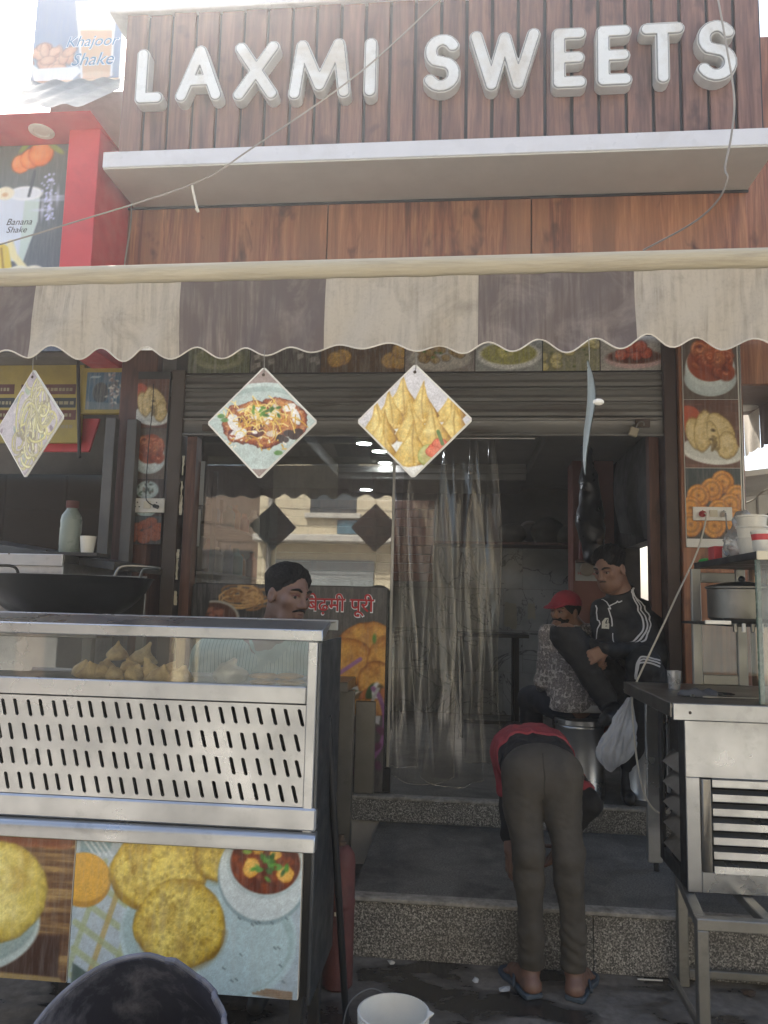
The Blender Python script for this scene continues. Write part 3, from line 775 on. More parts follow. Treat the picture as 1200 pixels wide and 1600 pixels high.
# photo strip over the shutter
band = thing('photo_banner', 'row of faded food photographs above the roller shutter', 'banner', (-0.3, 4.66, 2.94))
box('banner_board', (-1.84, 1.27, 4.655, 4.69, 2.945, 3.17), dark_metal, band, 0.002)
bx = [at(x, 580, 4.65).x for x in (292, 390, 500, 632, 742, 848, 938, 1046)]
for k, (a, b) in enumerate(zip(bx[:-1], bx[1:])):
    c = Cv(b - a - 0.006, 0.215, 0.006); q = (b - a) / 0.215
    c.fill(['5d6046', '4b443d', '5d4425', '8a8078', '9a9c96', '8d8a6a', 'a9a49c'][k])
    if k == 0: c.ell(0, -.1, q * .8, .7, '80815f'); c.ell(0, 0, q * .6, .5, '6d7048')
    if k == 1:
        for i in range(16):
            x, y = random.uniform(-q, q), random.uniform(-.9, .8); c.poly([(x, y), (x + .34, y + .12), (x + .3, y + .42), (x - .08, y + .3)], random.choice(['8c867c', '767067', 'a19a8f']))
    if k == 2:
        for i in range(5): c.dome(random.uniform(-q, q), random.uniform(-.6, .4), .55, .5, ('5a3a14', 'a0742c', 'c9a04c'), seed=i)
    if k == 3:
        c.ell(0, -.2, q * .9, .75, 'b8b2a6')
        for i in range(22): c.dome(random.uniform(-q * .6, q * .6), random.uniform(-.5, .6), .25, .2, ('4f3a1c', '94703c', 'b49a63'), seed=i)
        for i in range(5): c.ell(random.uniform(-q * .6, q * .6), random.uniform(-.2, .6), .09, .06, '4f7a33')
    if k == 4:
        c.ell(0, -.05, q * .95, .85, 'dcdcd4'); c.ell(0, .05, q * .82, .66, 'a7a45a'); c.dome(-.2, .15, .5, .4, ('8a8640', 'b7b25a', 'd3cf80'), seed=4)
        c.ell(-.1, .2, .08, .05, '3f6a2c')
    if k == 5:
        for i in range(12): c.dome(random.uniform(-q, q), random.uniform(-.8, .8), .3, .26, ('7a6a2a', 'b4a560', 'cfc48a'), seed=i)
        for i in range(8): c.ell(random.uniform(-q, q), random.uniform(-.8, .8), .06, .05, '4d5b24')
    if k == 6:
        c.ell(0, -.35, q * .86, .55, 'caa9a4'); c.ell(0, -.2, q * .78, .42, '5a3020')
        for x, y in ((-.5, 0), (.1, -.1), (.65, 0), (-.2, .35), (.35, .4), (-.75, -.1)): c.dome(x, y, .36, .34, ('4e150c', '93321c', 'c8664a'), seed=int(x * 10) + 9, wob=.02)
    c.mott(.15)
    c.mesh('photo', band, ((a + b) / 2, 4.653, 3.055), (1, 0, 0), (0, 0, 1), MATS['worn print'])

# roller shutter, pulled most of the way up
sh = thing('roller_shutter', 'grey ribbed roller shutter pulled up over the doorway', 'shutter', (-0.3, 4.66, 2.53))
zz = [2.655, 2.745, 2.84, 2.94]
prof = [(4.655, 0.004), (4.64, 0.01), (4.638, 0.03), (4.648, 0.05), (4.648, 0.074), (4.636, 0.082), (4.636, 0.09)]
for a in zz[:-1]:
    P = [(y, a + z * 1.02) for y, z in prof]; P += [(y + 0.008, z) for y, z in P[::-1]]
    MB().prism(P, 'x', -1.80, 1.20).build('slat', shutter_grey, sh, angle=25)
MB().prism([(4.625, 2.535), (4.625, 2.55), (4.640, 2.556), (4.640, 2.63), (4.630, 2.636), (4.630, 2.65), (4.66, 2.65), (4.66, 2.535)], 'x', -1.80, 1.20).build('bottom_rail', shutter_grey, sh, bevel=0.002)
box('lock_hasp', (1.03, 1.115, 4.612, 4.626, 2.585, 2.635), rust, sh, 0.003)
box('lock_hasp', (-1.63, -1.55, 4.60, 4.626, 2.56, 2.60), rust, sh, 0.003)
pl = thing('padlock', 'small steel padlock hanging open from the shutter rail', 'padlock', at(990, 674, 4.59))
M45 = Matrix.Rotation(R(20), 3, 'Y')
MB().obox(at(990, 675, 4.595), (0.026, 0.011, 0.028), M45).build('lock_body', pbr('lock', 'b5ac98', 0.35, metal=0.5), pl, bevel=0.005)
p0 = at(994, 668, 4.595)
MB().tube(smooth_path([p0, p0 + Vector((.015, 0, .03)), p0 + Vector((.045, .012, .035)), p0 + Vector((.05, .022, .012))], 5), 0.0045, 6).build('shackle', galv, pl)

# ================================================================ awning valance
YA = 2.8
aw = thing('awning', 'cream and brown striped awning with scalloped valance', 'awning', (0, YA, 2.45))
MB().tube([(-2.6, YA, 2.765), (2.3, YA, 2.795)], 0.04, 20).build('front_tube', canvas_tube, aw)
xb = [-2.35] + [at(x, 500, YA).x for x in (57, 283, 509, 747, 990)] + [1.45, 2.02]
zt = lambda x: 2.738 + 0.006 * x
def vz(x): return 2.447 + 0.009 * (x + 1.3) - (0.019 + .006 * math.sin(x * 3.7)) * math.cos(2 * math.pi * (x + 1.315 + .006 * math.sin(x * 9)) / 0.1885) + .004 * math.sin(x * 11)
def vy(x, z):
    k = (2.75 - z) / 0.3; return YA - 0.02 + 0.020 * k * math.sin(x * 5.3 + 1.0 + .8 * math.sin(x * 2.3)) + 0.012 * k * math.sin(x * 13.7 + .5 + 1.5 * k) + 0.006 * math.sin(x * 31 + 4 * k) * (.4 + k) + .012 * (float(fbm(np.float64(x * 6 + 40), np.float64(k * 3), 3)) - .5)
for k, (a, b) in enumerate(zip(xb[:-1], xb[1:])):
    m = MB().grid(lambda u, v: (a + (b - a) * u, vy(a + (b - a) * u, zt(0) + (vz(a + (b - a) * u) - zt(0)) * v), zt(a + (b - a) * u) + (vz(a + (b - a) * u) - zt(a + (b - a) * u)) * v), 48, 10)
    s_ = m.build('stripe', canvas_brown if k % 2 == 0 else canvas_cream, aw)
    hm = MB().tube([(a + (b - a) * i / 48, vy(a + (b - a) * i / 48, 2.45) - 0.001, vz(a + (b - a) * i / 48)) for i in range(49)], 0.0032, 5).build('hem', hem_white, s_)
for k, (a, b) in enumerate(zip(xb[:-1], xb[1:])):                     # sloping roof of the awning, stripe by stripe
    MB().hexa([(a, YA + 0.01, 2.80), (b, YA + 0.01, 2.80), (b, 4.62, 3.165), (a, 4.62, 3.165), (a, YA + 0.01, 2.804), (b, YA + 0.01, 2.804), (b, 4.62, 3.169), (a, 4.62, 3.169)]).build('roof_stripe', canvas_brown if k % 2 == 0 else canvas_cream, aw, smooth=False)
for x in (-1.9, -0.2, 1.5):
    MB().tube([(x, YA + 0.03, 2.765), (x, 4.6, 3.12)], 0.018, 8).build('arm', galv, aw)

# ================================================================ square food signs hanging from the valance
def samosa(c, x, y, s, seed, tint=0):
    """one printed samosa: a pleated pyramid with a pale skin"""
    rg = np.random.RandomState(seed); lean = rg.uniform(-.15, .15) * s
    ap = (x + lean, y + s * 1.0); L = (x - s * .62, y - s * .28); Rr = (x + s * .66, y - s * .25)
    pts = [ap, (x + s * .2 + lean * .4, y + s * .42), Rr, (x + s * .45, y - s * .46), (x - s * .05, y - s * .55), (x - s * .5, y - s * .48), L, (x - s * .2 + lean * .4, y + s * .35)]
    d = c.pd(pts) + 0.05 * s * (c.n(7 / s * .4, seed) - .5)
    m = c.msk(d, 1.3); rel = (c.X - x) / s; g = c.n(9, seed, 5)
    sh = 0.62 + 0.30 * np.clip(1 - np.abs(rel + .12) * 1.7, 0, 1) - 0.28 * np.clip(rel - .1, 0, 1) * 2 - 0.25 * np.clip(-(c.Y - y) / s, 0, 1) + .55 * (g - .5)
    sh = sh - 0.25 * np.clip(1 - np.abs(-d) / (0.09 * s), 0, 1)
    t = np.clip(sh, 0, 1)[..., None]; lo, mi, hi = rgb('7d5520'), rgb('c8a04a'), rgb('efdc92')
    colr = np.where(t < .5, lo + (mi - lo) * t * 2, mi + (hi - mi) * (t - .5) * 2)
    c.put(m, colr)
    c.line([(ap[0], ap[1] - .06 * s), (x + .05 * s, y + .2 * s), (x + .12 * s, y - .4 * s)], .022 * s, 'a57c34', 2, .7)
    for i in range(6): c.ell(x + rg.uniform(-.4, .4) * s, y - s * .4 + rg.uniform(-.06, .1) * s, .05 * s, .04 * s, 'e8cf86', amt=.7)
def paint_samosas(c):
    c.fill('d5d3d6'); st = np.clip((c.n(30, 3) - .6) * 5, 0, 1) * .4; c.put(st, 'a7a5a6')
    c.ell(0, -.55, .75, .5, 'e6e6e0')
    for i, (x, y, s) in enumerate(((xx_, yy_, ss_ * 1.42) for xx_, yy_, ss_ in ((-.22, .35, .34), (.62, .18, .3), (-.42, .1, .34), (.1, .2, .36), (-.62, -.08, .33), (.66, -.12, .34), (-.02, -.12, .36), (-.55, -.22, .30), (.34, -.22, .36), (-.5, -.5, .24), (-.05, -.52, .38)))): samosa(c, x, y, s, i + 3)
    c.dome(.28, -.62, .2, .2, ('6f7a33', 'a9ab5e', 'c8c88a'), seed=5); c.ell(.28, -.62, .14, .14, 'c9b778', amt=.5)
    for x, y in ((.38, -.5), (.45, -.42), (.34, -.55)): c.dome(x, y, .13, .1, ('8e2a1c', 'd0553c', 'e68668'), seed=7)
    c.line([(.42, -.2), (.5, -.42)], .03, '5d7b3c')
def paint_chaat(c):
    c.fill('9f8f88'); c.put(np.clip((c.n(24, 2) - .5) * 3, 0, 1) * .25, '6e625e')
    c.ell(0, -.06, 1.12, .78, 'c3d0cb', wob=.02); c.ell(0, -.03, 1.0, .68, 'a7b9b4'); c.ell(0, -.1, 1.0, .66, 'bccac5')
    rg = np.random.RandomState(4)
    for x, y, rx, ry in ((-.32, -.05, .36, .3), (.3, .12, .42, .26), (.1, -.12, .34, .3), (-.15, .2, .3, .16), (.55, 0, .26, .24)):
        c.dome(x, y, rx * 1.12, ry * 1.15, ('3a140e', '84391f', 'c98a4c'), seed=int(50 * x + 60), grain=14, wob=.25, spots='e2c79a')
    for i in range(20):
        x, y = rg.uniform(-.6, .7), rg.uniform(-.25, .3); c.ell(x, y, rg.uniform(.05, .13), rg.uniform(.03, .07), rg.choice(['e8e4de', 'd8d2cc', '4a2026', '5e2a28', 'd9c9b8']), rg.uniform(0, 3), wob=.4, seed=i)
    for x, y, rx, ry in ((-.52, .02, .1, .16), (-.42, -.2, .16, .09), (.62, .1, .07, .16), (.2, .12, .12, .08)): c.ell(x, y, rx, ry, 'e9e6e1', .4, wob=.5, seed=3)
    for x, y in ((.35, -.28), (.5, -.2), (.6, -.26), (.42, -.32), (.66, -.18)): c.ell(x, y, .1, .06, '33201f', wob=.3, seed=8)
    for i in range(95):
        x, y, a = rg.normal(-.1, .32), rg.normal(.08, .17), rg.uniform(0, 3.14); l = rg.uniform(.05, .13)
        c.line([(x - l * math.cos(a), y - l * math.sin(a)), (x, y + .03), (x + l * math.cos(a), y + l * math.sin(a))], .010, rg.choice(['e0be55', 'ecd27a', 'c79a38', 'f0dc92']))
    for i in range(34): c.line([(x := rg.uniform(-.72, .75), y := rg.uniform(-.5, -.25)), (x + rg.uniform(-.07, .07), y + rg.uniform(-.05, .05))], .014, rg.choice(['d9b44e', 'e9e3d2', '9c4a28', 'c9a040']))
    for i in range(14): c.ell(rg.normal(.12, .16), rg.normal(.17, .06), .05, .025, rg.choice(['5d8a34', '76a044', '3f6a28']), rg.uniform(0, 3))
    for x, y in ((-.75, .12), (.33, -.55), (.7, -.35), (-.68, .05)): c.ell(x, y, .07, .04, '5f8a4c', wob=.5, seed=6)
def paint_noodles(c):
    c.fill('a89a9c'); c.ell(0, -.1, .9, .8, 'b7adaf', wob=.1)
    rg = np.random.RandomState(9)
    for i in range(60): c.ell(rg.normal(0, .4), rg.normal(-.1, .42), rg.uniform(.04, .12), rg.uniform(.02, .06), rg.choice(['8a767c', 'c6bcb4', '9fa88c', '7d6a70', 'cdbfae', '8f9a92']), rg.uniform(0, 3), wob=.4, seed=i)
    for i in range(60):
        x, y = rg.normal(.12, .26), rg.normal(0, .36); rx, ry = rg.uniform(.1, .3), rg.uniform(.12, .42); a = rg.uniform(0, 6.28)
        w = .02; cc = rg.choice(['c9c07c', 'b9ad72', 'd8d29a', 'c2b88e', 'aea27c'])
        c.arc(x, y, rx, ry, a, a + rg.uniform(1.5, 4), w * 1.5, '8d8060'); c.arc(x, y, rx, ry, a, a + rg.uniform(1.5, 4), w, cc)
SD = 0.303
hs = 'square food signs hanging from the awning'
for k, (pt_, cen, yaw, lab, fn) in enumerate((
        ((52, 577), (46, 661), -27, 'diamond sign printed with noodles, turned aside beside the yellow menu boards', paint_noodles),
        ((411, 572), (411, 660), -3, 'diamond sign printed with a plate of chaat and cream', paint_chaat),
        ((648, 566), (648, 657), -4, 'diamond sign printed with a heap of golden samosas', paint_samosas),
        ((914, 553), (919, 652), 84.5, 'thin warped hanging sign seen edge on near the padlock', None))):
    top = at(pt_[0], pt_[1], YA - 0.02); ctr = at(cen[0], cen[1], YA - 0.02); ctr.x = top.x + (ctr.x - top.x) * (0.4 if k != 3 else 1)
    hd = SD / math.sqrt(2)
    t_ = thing('hanging_sign', lab, 'sign', ctr, group=hs)
    a = R(yaw); xd = Vector((math.cos(a), math.sin(a), 0)); zd = Vector((0, 0, 1)); nd = xd.cross(zd)      # nd faces the camera for small yaw
    if k == 3:
        bend = lambda u, v: 0.011 * (math.sin((u + v) * 2.6)) - 0.006 * (u - v)
        m = MB().grid(lambda u, v: ctr + xd * ((u - v) * hd) + zd * ((1 - u - v) * hd) + nd * bend(u, v), 16, 16); b = len(m.v)
        m.grid(lambda u, v: ctr + xd * ((u - v) * hd) + zd * ((1 - u - v) * hd) + nd * (bend(u, v) - 0.003), 16, 16)
        m.build('board', pbr('faded teal card', 'c6cfcb', 0.5, var=0.1, dirt='7e8a88', dirt_amt=0.5), t_)
        MB().ball(ctr + xd * -hd * 0.98 + nd * 0.02, 0.012, 8, (1.6, 1, 1)).build('tape', white_plastic, t_)
    else:
        poly = []
        for q in (0, 1, 2, 3):
            for dlt in (-.03, .03):
                an = math.pi / 2 * q + dlt; poly.append((math.cos(an), math.sin(an)))
        V = [ctr + xd * (p[0] * hd * .99) + zd * (p[1] * hd * .99) - nd * dd for dd in (0.0012, 0.006) for p in poly]
        MB().add(V, [tuple(range(8)), tuple(range(8, 16))[::-1]] + [(i, i + 8, (i + 1) % 8 + 8, (i + 1) % 8) for i in range(8)]).build('board', white_plastic, t_)
        c = Cv(SD * .975, SD * .975, SD / 150, rot=math.pi / 4, unit=hd); fn(c); c.mott(.08, 12)
        xr = (xd + zd) / math.sqrt(2); yr = (zd - xd) / math.sqrt(2)
        c.mesh('food_print', t_, ctr + nd * 0.0012, xr, yr)
        MB().tube([ctr + zd * (hd * .86) - nd * 0.008, ctr + zd * (hd * .86) + nd * 0.004], 0.006, 10).build('rivet', rust, t_)
    zt_ = vz(ctr.x)
    tp = ctr + zd * hd
    MB().tube(smooth_path([tp + Vector((0, 0.004, -0.03)), tp + Vector((.004, -0.012, -.005)), Vector((ctr.x + .002, YA - .03, zt_ + .012)), Vector((ctr.x, YA - .01, zt_ + .02)), Vector((ctr.x - .004, YA + .002, zt_ + 0.004))], 4), 0.0016, 5).build('wire_hook', galv, t_)

# ================================================================ food photo panels on the pillars
def paint_jalebi(c, q):
    c.fill('5f5247'); c.ell(0, -.32, q * .97, .48, 'b9c4c2'); c.ell(0, -.1, q * .93, .62, 'c6d0cd'); c.ell(0, .02, q * .9, .56, 'd3dcd8')
    rg = np.random.RandomState(3)
    c.ell(0, .12, q * .84, .52, '9a4826'); c.ell(0, .42, q * .62, .34, '9a4826', wob=.3)
    for k in range(26):
        x, y = rg.uniform(-.62, .62), rg.uniform(-.22, .62); r = rg.uniform(.14, .3)
        if (x / .8) ** 2 + ((y - .15) / .58) ** 2 > 1: continue
        for j in range(3):
            rr = r * (1 - .3 * j); a0 = rg.uniform(0, 6.28)
            c.arc(x * q, y - .02, rr * q, rr * .72, a0, a0 + rg.uniform(2.5, 5.5), .05, '6f2a12', soft=2); c.arc(x * q, y, rr * q, rr * .72, a0, a0 + rg.uniform(2.5, 5.5), .036, ['d27040', 'b9582c', 'de8a54'][k % 3], soft=2)
            c.arc(x * q, y + .015, rr * q, rr * .72, a0 + .4, a0 + 1.6, .012, 'f5b18c', soft=2, amt=.8)
def paint_kachori(c, q):
    rg = np.random.RandomState(12)
    c.fill('5e3d30'); c.put(np.clip((fbm(c.X * 2, c.Y * 14, 3) - .5) * 2.4, 0, 1), '7d5544')
    c.ell(-q * .85, .45, .35, .38, 'b5563a'); c.ell(0, -.52, q * 1.15, .38, 'dcdcd4', -.12); c.ell(0, -.46, q * 1.1, .3, 'c9cac2', -.12)
    for x, y, rx, ry, ro in ((-.62, 0, .34, .48, .2), (-.3, .08, .34, .62, -.1), (.34, .12, .44, .52, .5), (.55, -.35, .4, .4, 0), (.05, -.05, .2, .42, .2)):
        c.dome(x * q, y, rx * q, ry, ('6a5026', 'b59a5c', 'dcc894'), ro, seed=int(20 * x + 30), grain=6, wob=.12)
    for i in range(14): c.ell(q * rg.normal(.10, .05), rg.normal(-.25, .12), .06, .04, rg.choice(['6f5b34', '8a7444', '57452a']), rg.uniform(0, 3), wob=.5, seed=i)
def paint_cookies(c, q, cols=('6b3310', 'bd7424', 'e8a94c')):
    c.fill('2f3a3c'); c.put(np.clip(-c.Y * .8 - .1, 0, 1) * .6, '4a3426')
    for x, y in ((.35, .6), (-.05, .38), (.85, .2), (-.55, .2), (.6, -.05), (-.85, -.15), (.2, -.22), (-.4, -.4), (.7, -.45), (0, -.65), (-.85, -.62)):
        c.dome(x * q, y, .42 * q, .34, cols, .1, seed=int(30 * x + 40), grain=7, wob=.03)
        for k, r in enumerate((.27, .15)): c.arc(x * q, y + .02, r * q, r * .78, 0, 6.28, .022, [cols[0], cols[1]][k], soft=2, amt=.6)
        c.ell(x * q, y + .02, .07 * q, .05, cols[0], soft=2, amt=.7)
def paint_plates(c, q):
    c.fill('33241c')
    for y in (.42, -.55): c.ell(0, y, q * .72, .5, '9fb0ae'); c.ell(0, y, q * .55, .38, 'b9c6c3')
    rg = np.random.RandomState(5)
    for i in range(26): c.ell(rg.normal(0, .28) * q, .42 + rg.normal(0, .17), .07, .04, rg.choice(['3f5a4c', '5c4a3a', '7e8c88', '2d3a36']), rg.uniform(0, 3))
pp = thing('food_photo_board', 'tall panel of sweet photographs on the pillar beside the open doorway', 'poster', (1.45, 4.56, 1.87))
box('panel_board', (1.292, 1.612, 4.556, 4.568, 1.868, 3.2), white_plastic, pp, 0.001)
za = [3.19, at(1100, 624, 4.55).z, at(1100, 731, 4.55).z, at(1100, 842, 4.55).z]
for k, fn in enumerate((paint_jalebi, paint_kachori, paint_cookies)):
    h = za[k] - za[k + 1]; c = Cv(0.308, h - 0.002, 0.0045); q = 0.308 / h
    if k == 0:
        c.Y = c.Y + .12
    fn(c, q); c.mott(.06, 9)
    c.mesh('photo', pp, (1.449, 4.5545, (za[k] + za[k + 1]) / 2), (1, 0, 0), (0, 0, 1))
box('edge_trim', (1.613, 1.622, 4.55, 4.575, 1.868, 3.2), alum, pp, 0.001)
lp = thing('food_photo_board', 'dim panel of snack photographs on the pillar behind the wok', 'poster', (-1.98, 4.62, 1.85))
zl = [2.90, at(232, 668, 4.6).z, at(232, 748, 4.6).z, at(232, 806, 4.6).z, at(232, 850, 4.6).z]
XL0, XL1 = -2.075, -1.862
box('panel_board', (XL0, XL1, 4.618, 4.638, zl[-1], 2.95), dark_metal, lp, 0.001)
for k, fn in enumerate((paint_kachori, paint_jalebi, paint_plates, lambda c, q: paint_cookies(c, q, ('3d1408', '8a3c1c', 'b5653a')))):
    h = zl[k] - zl[k + 1]; c = Cv(XL1 - XL0 - 0.006, h - 0.002, 0.005); fn(c, 0.21 / h); c.mott(.1, 9)
    c.mesh('photo', lp, ((XL0 + XL1) / 2, 4.616, (zl[k] + zl[k + 1]) / 2), (1, 0, 0), (0, 0, 1))
def socket_plate(name, lab, x0, x1, z0, z1, Y, red=False):
    s_ = thing(name, lab, 'socket', ((x0 + x1) / 2, Y, z0)); w = x1 - x0; h = z1 - z0
    box('face_plate', (x0, x1, Y - 0.012, Y, z0, z1), white_plastic, s_, 0.003)
    box('switch', (x0 + .42 * w, x0 + .62 * w, Y - 0.0165, Y - 0.0125, z0 + .28 * h, z0 + .78 * h), cream_plastic, s_, 0.0015)
    for cx in (.24, .78):
        m = MB(); X = x0 + cx * w
        for dx, dz in ((0, .18), (-.07, -.12), (.07, -.12)): m.tube([(X + dx * w * .8, Y - 0.0135, z0 + (.52 + dz) * h), (X + dx * w * .8, Y - 0.0121, z0 + (.52 + dz) * h)], 0.0045, 8)
        m.build('pin_holes', black_metal, s_)
    return s_
a, b = at(1082, 792, 4.55), at(1144, 814, 4.55)
socket_plate('socket_plate', 'white socket plate on the orange cookie photograph, red plug in it', a.x, b.x, b.z, a.z, 4.553)
a, b = at(202, 778, 4.6), at(256, 801, 4.6)
socket_plate('socket_plate', 'cream socket plate on the dim snack panel with a thin black lead', a.x, b.x, b.z, a.z, 4.613)

# ================================================================ front display counter (left)
CY = 2.45; CX0, CX1 = -2.15, -0.437
dc = thing('display_counter', 'stainless steel snack display counter with slotted front and glass window', 'counter', (-1.3, 2.6, 0))
# slanted lid
MB().prism([(CY, 1.377), (CY, 1.413), (CY + 0.15, 1.440), (CY + 0.15, 1.425), (CY + 0.02, 1.377)], 'x', CX0, CX1 + 0.002).build('lid', ss, dc, bevel=0.003)
box('top_glass', (CX0, CX1 - 0.02, CY + 0.151, CY + 0.40, 1.428, 1.433), clear, dc, 0)
box('back_edge', (CX0, CX1 - 0.014, CY + 0.401, CY + 0.42, 1.40, 1.438), ss, dc, 0.002)
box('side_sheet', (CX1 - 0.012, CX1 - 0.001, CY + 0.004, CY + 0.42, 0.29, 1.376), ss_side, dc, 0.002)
box('back_sheet', (CX0, CX1 - 0.014, CY + 0.40, CY + 0.415, 0.32, 1.18), ss_dark, dc, 0)
box('corner_post', (-0.481, CX1 - 0.013, CY + 0.001, CY + 0.03, 0.79, 1.376), ss, dc, 0.003)
box('window_rail', (CX0, -0.482, CY + 0.002, CY + 0.03, 1.178, 1.234), ss, dc, 0.004)
box('glass_pane', (CX0, -0.482, CY + 0.012, CY + 0.016, 1.235, 1.376), clear, dc, 0)
box('shelf', (CX0, -0.484, CY + 0.031, CY + 0.40, 1.205, 1.215), ss_dark, dc, 0)
box('base_rail', (CX0, CX1, CY - 0.004, CY + 0.03, 0.795, 0.864), ss, dc, 0.006)
MB().prism([(CY - 0.028, 0.738), (CY - 0.028, 0.776), (CY - 0.018, 0.790), (CY + 0.02, 0.7945), (CY + 0.02, 0.738)], 'x', CX0, CX1 + 0.003).build('ledge', ss, dc, bevel=0.003)
# slotted sheet: every slot is a real hole with turned-in edges
px0, px1, pz0, pz1 = CX0, -0.4815, 0.866, 1.1765
m = MB(); cw = 0.0432; rh = (pz1 - pz0) / 4; yf = CY + 0.004
def ring(cx, cz, hw, hh, n=20):
    out = []
    for k in range(n):
        a = 2 * math.pi * (k + .5) / n; c_, s_ = math.cos(a), math.sin(a); sc = min(hw / abs(c_) if abs(c_) > 1e-6 else 9, hh / abs(s_) if abs(s_) > 1e-6 else 9)
        out.append((cx + c_ * sc, cz + s_ * sc))
    return out
def slot(cx, cz, L=0.0205, r=0.0062, lean=0.27, n=20):
    out = []
    for k in range(n):
        a = 2 * math.pi * (k + .5) / n; x, z = r * math.cos(a), r * math.sin(a) + (L if math.sin(a) > 0 else -L)
        out.append((cx + x - z * lean, cz + z))
    return out
cols = int((px1 - px0) / cw); x_off = px1 - cols * cw
for r_ in range(4):
    zc = pz0 + rh * (r_ + .5)
    for k in range(cols):
        xc = x_off + cw * (k + .5); jx = random.uniform(-.003, .003) + (0.006 if r_ % 2 else -.004); jz = random.uniform(-.002, .002)
        o_, i_ = ring(xc, zc, cw / 2, rh / 2), slot(xc + jx, zc + jz)
        # put the true corners into the outer ring
        for cxx, czz in ((xc - cw / 2, zc - rh / 2), (xc + cw / 2, zc - rh / 2), (xc - cw / 2, zc + rh / 2), (xc + cw / 2, zc + rh / 2)):
            j = min(range(20), key=lambda q: (o_[q][0] - cxx) ** 2 + (o_[q][1] - czz) ** 2); o_[j] = (cxx, czz)
        b_ = [(p[0], yf, p[1]) for p in o_] + [(p[0], yf, p[1]) for p in i_] + [(p[0], yf + 0.010, p[1]) for p in i_]
        m.add(b_, [(q, (q + 1) % 20, 20 + (q + 1) % 20, 20 + q) for q in range(20)] + [(20 + q, 20 + (q + 1) % 20, 40 + (q + 1) % 20, 40 + q) for q in range(20)])
m.build('slotted_panel', ss, dc, angle=30)
box('dark_liner', (px0, px1, CY + 0.06, CY + 0.07, 0.80, 1.17), soot, dc, 0)
box('under_box', (CX0, CX1 - 0.014, CY + 0.03, CY + 0.40, 0.30, 0.73), black_metal, dc, 0)
for x in (-0.49, -2.1):
    for y in (CY + 0.06, CY + 0.38): box('leg', (x - 0.02, x + 0.02, y - 0.02, y + 0.02, 0, 0.299), dark_metal, dc, 0.003)
# posters fixed to the front under the ledge
def cutlery_cloth(c):
    pass
def paint_puri(c):
    c.fill('a9bac4'); q = 0.70 / 0.43
    c.put(np.clip((c.n(6, 2) - .4), 0, 1) * .3, 'c2ced4')
    # checked cloth in the lower left
    c.poly([(-q, -1), (-q, 1), (-q * .55, 1), (-q * .2, -1)], 'b3c2ca')
    for k in range(7):
        y = .55 - k * .36; c.line([(-q, y), (-q * .2, y - .75)], .045, 'a6b284', amt=.75)
        x = -q + k * .34 - .15; c.line([(x, -1.1), (x + .55, .7)], .04, 'b79a4e' if k % 2 else 'a6b284', amt=.7)
    c.poly([(-q, -1.1), (-q, -.72), (-q * .55, -1.1)], '4c605a'); c.poly([(-q, 1), (-q, .75), (-q * .72, .85), (-q * .7, 1)], '8aa4ae')
    for k in range(4): c.line([(-q * .98 + k * .09, 1), (-q * .86 + k * .09, .78)], .012, 'd4dde0')
    c.ell(-q * .95, .42, .42, .38, 'b98a32'); c.ell(-q * .95, .46, .40, .34, 'd9a843')
    c.ell(.35, -.25, q * .80, .92, 'b6cdd2'); c.ell(.35, -.22, q * .77, .87, 'a2bcbf'); c.ell(.42, -.3, q * .68, .74, 'b3cbd0')
    for x, y, rx, ry, sd_ in ((-.42, .62, .72, .58, 3), (.52, .85, .42, .35, 4), (-.05, -.12, .68, .62, 5)):
        c.dome(x, y, rx, ry, ('846618', 'c9aa3c', 'ecd972'), .2, seed=sd_, grain=4, wob=.10, spots='8a6420')
        rb = np.random.RandomState(sd_)
        for i in range(70):
            a_, q_ = rb.uniform(0, 6.28), math.sqrt(rb.uniform(0, .82)); bx_, by_ = x + rx * q_ * math.cos(a_), y + ry * q_ * math.sin(a_); r_ = rb.uniform(.012, .035)
            c.ell(bx_ + .006, by_ - .008, r_, r_ * .8, '8f7426', rb.uniform(0, 3), soft=2, amt=.55); c.ell(bx_, by_, r_ * .8, r_ * .6, 'dccb7a', rb.uniform(0, 3), soft=2, amt=.5)
        g = np.clip((c.n(16, sd_ + 20, 4) - .56) * 5, 0, 1) * c.msk((c.e(x, y, rx * .95, ry * .95) - 1) * rx); c.put(g * .45, '8a6c22')
        c.arc(x, y, rx * .97, ry * .97, 3.4, 6.2, .022, '7c5c1c', soft=3, amt=.6, n=30)
    c.ell(1.12, .62, .66, .66, '8fa6ac'); c.ell(1.12, .66, .64, .64, 'ccd8da'); c.ell(1.14, .78, .55, .46, 'b6c6c8'); c.ell(1.15, .80, .51, .42, '5a2412')
    msk_ = c.msk((c.e(1.15, .80, .5, .41) - 1) * .45)
    c.put(msk_ * np.clip((c.n(9, 12, 4) - .4) * 3, 0, 1) * .7, '9c4a1a')
    rg = np.random.RandomState(2)
    for x, y, s in ((.95, .72, .14), (1.45, .66, .13), (1.3, .95, .1), (1.05, 1.0, .1)): c.dome(x, y, s, s * .9, ('8a4a14', 'cf9030', 'e8bf62'), rg.uniform(0, 3), seed=int(x * 20), wob=.2)
    for i in range(26): c.ell(rg.normal(1.2, .12), rg.normal(.78, .08), .05, .025, rg.choice(['3f7a2c', '5a9a3c', '2f5f22']), rg.uniform(0, 3))
    c.ell(.88, .95, .07, .04, '8ab04c')
    for i in range(14): c.line([(x := rg.uniform(.5, 1.55), y := rg.uniform(-.8, .1)), (x + .03, y - .02)], .006, '4a5a60')
    for i in range(4): c.line([(1.05 + i * .06, -.95 + i * .02), (1.6, -1.0 + i * .03)], .012, '8a6a4a')
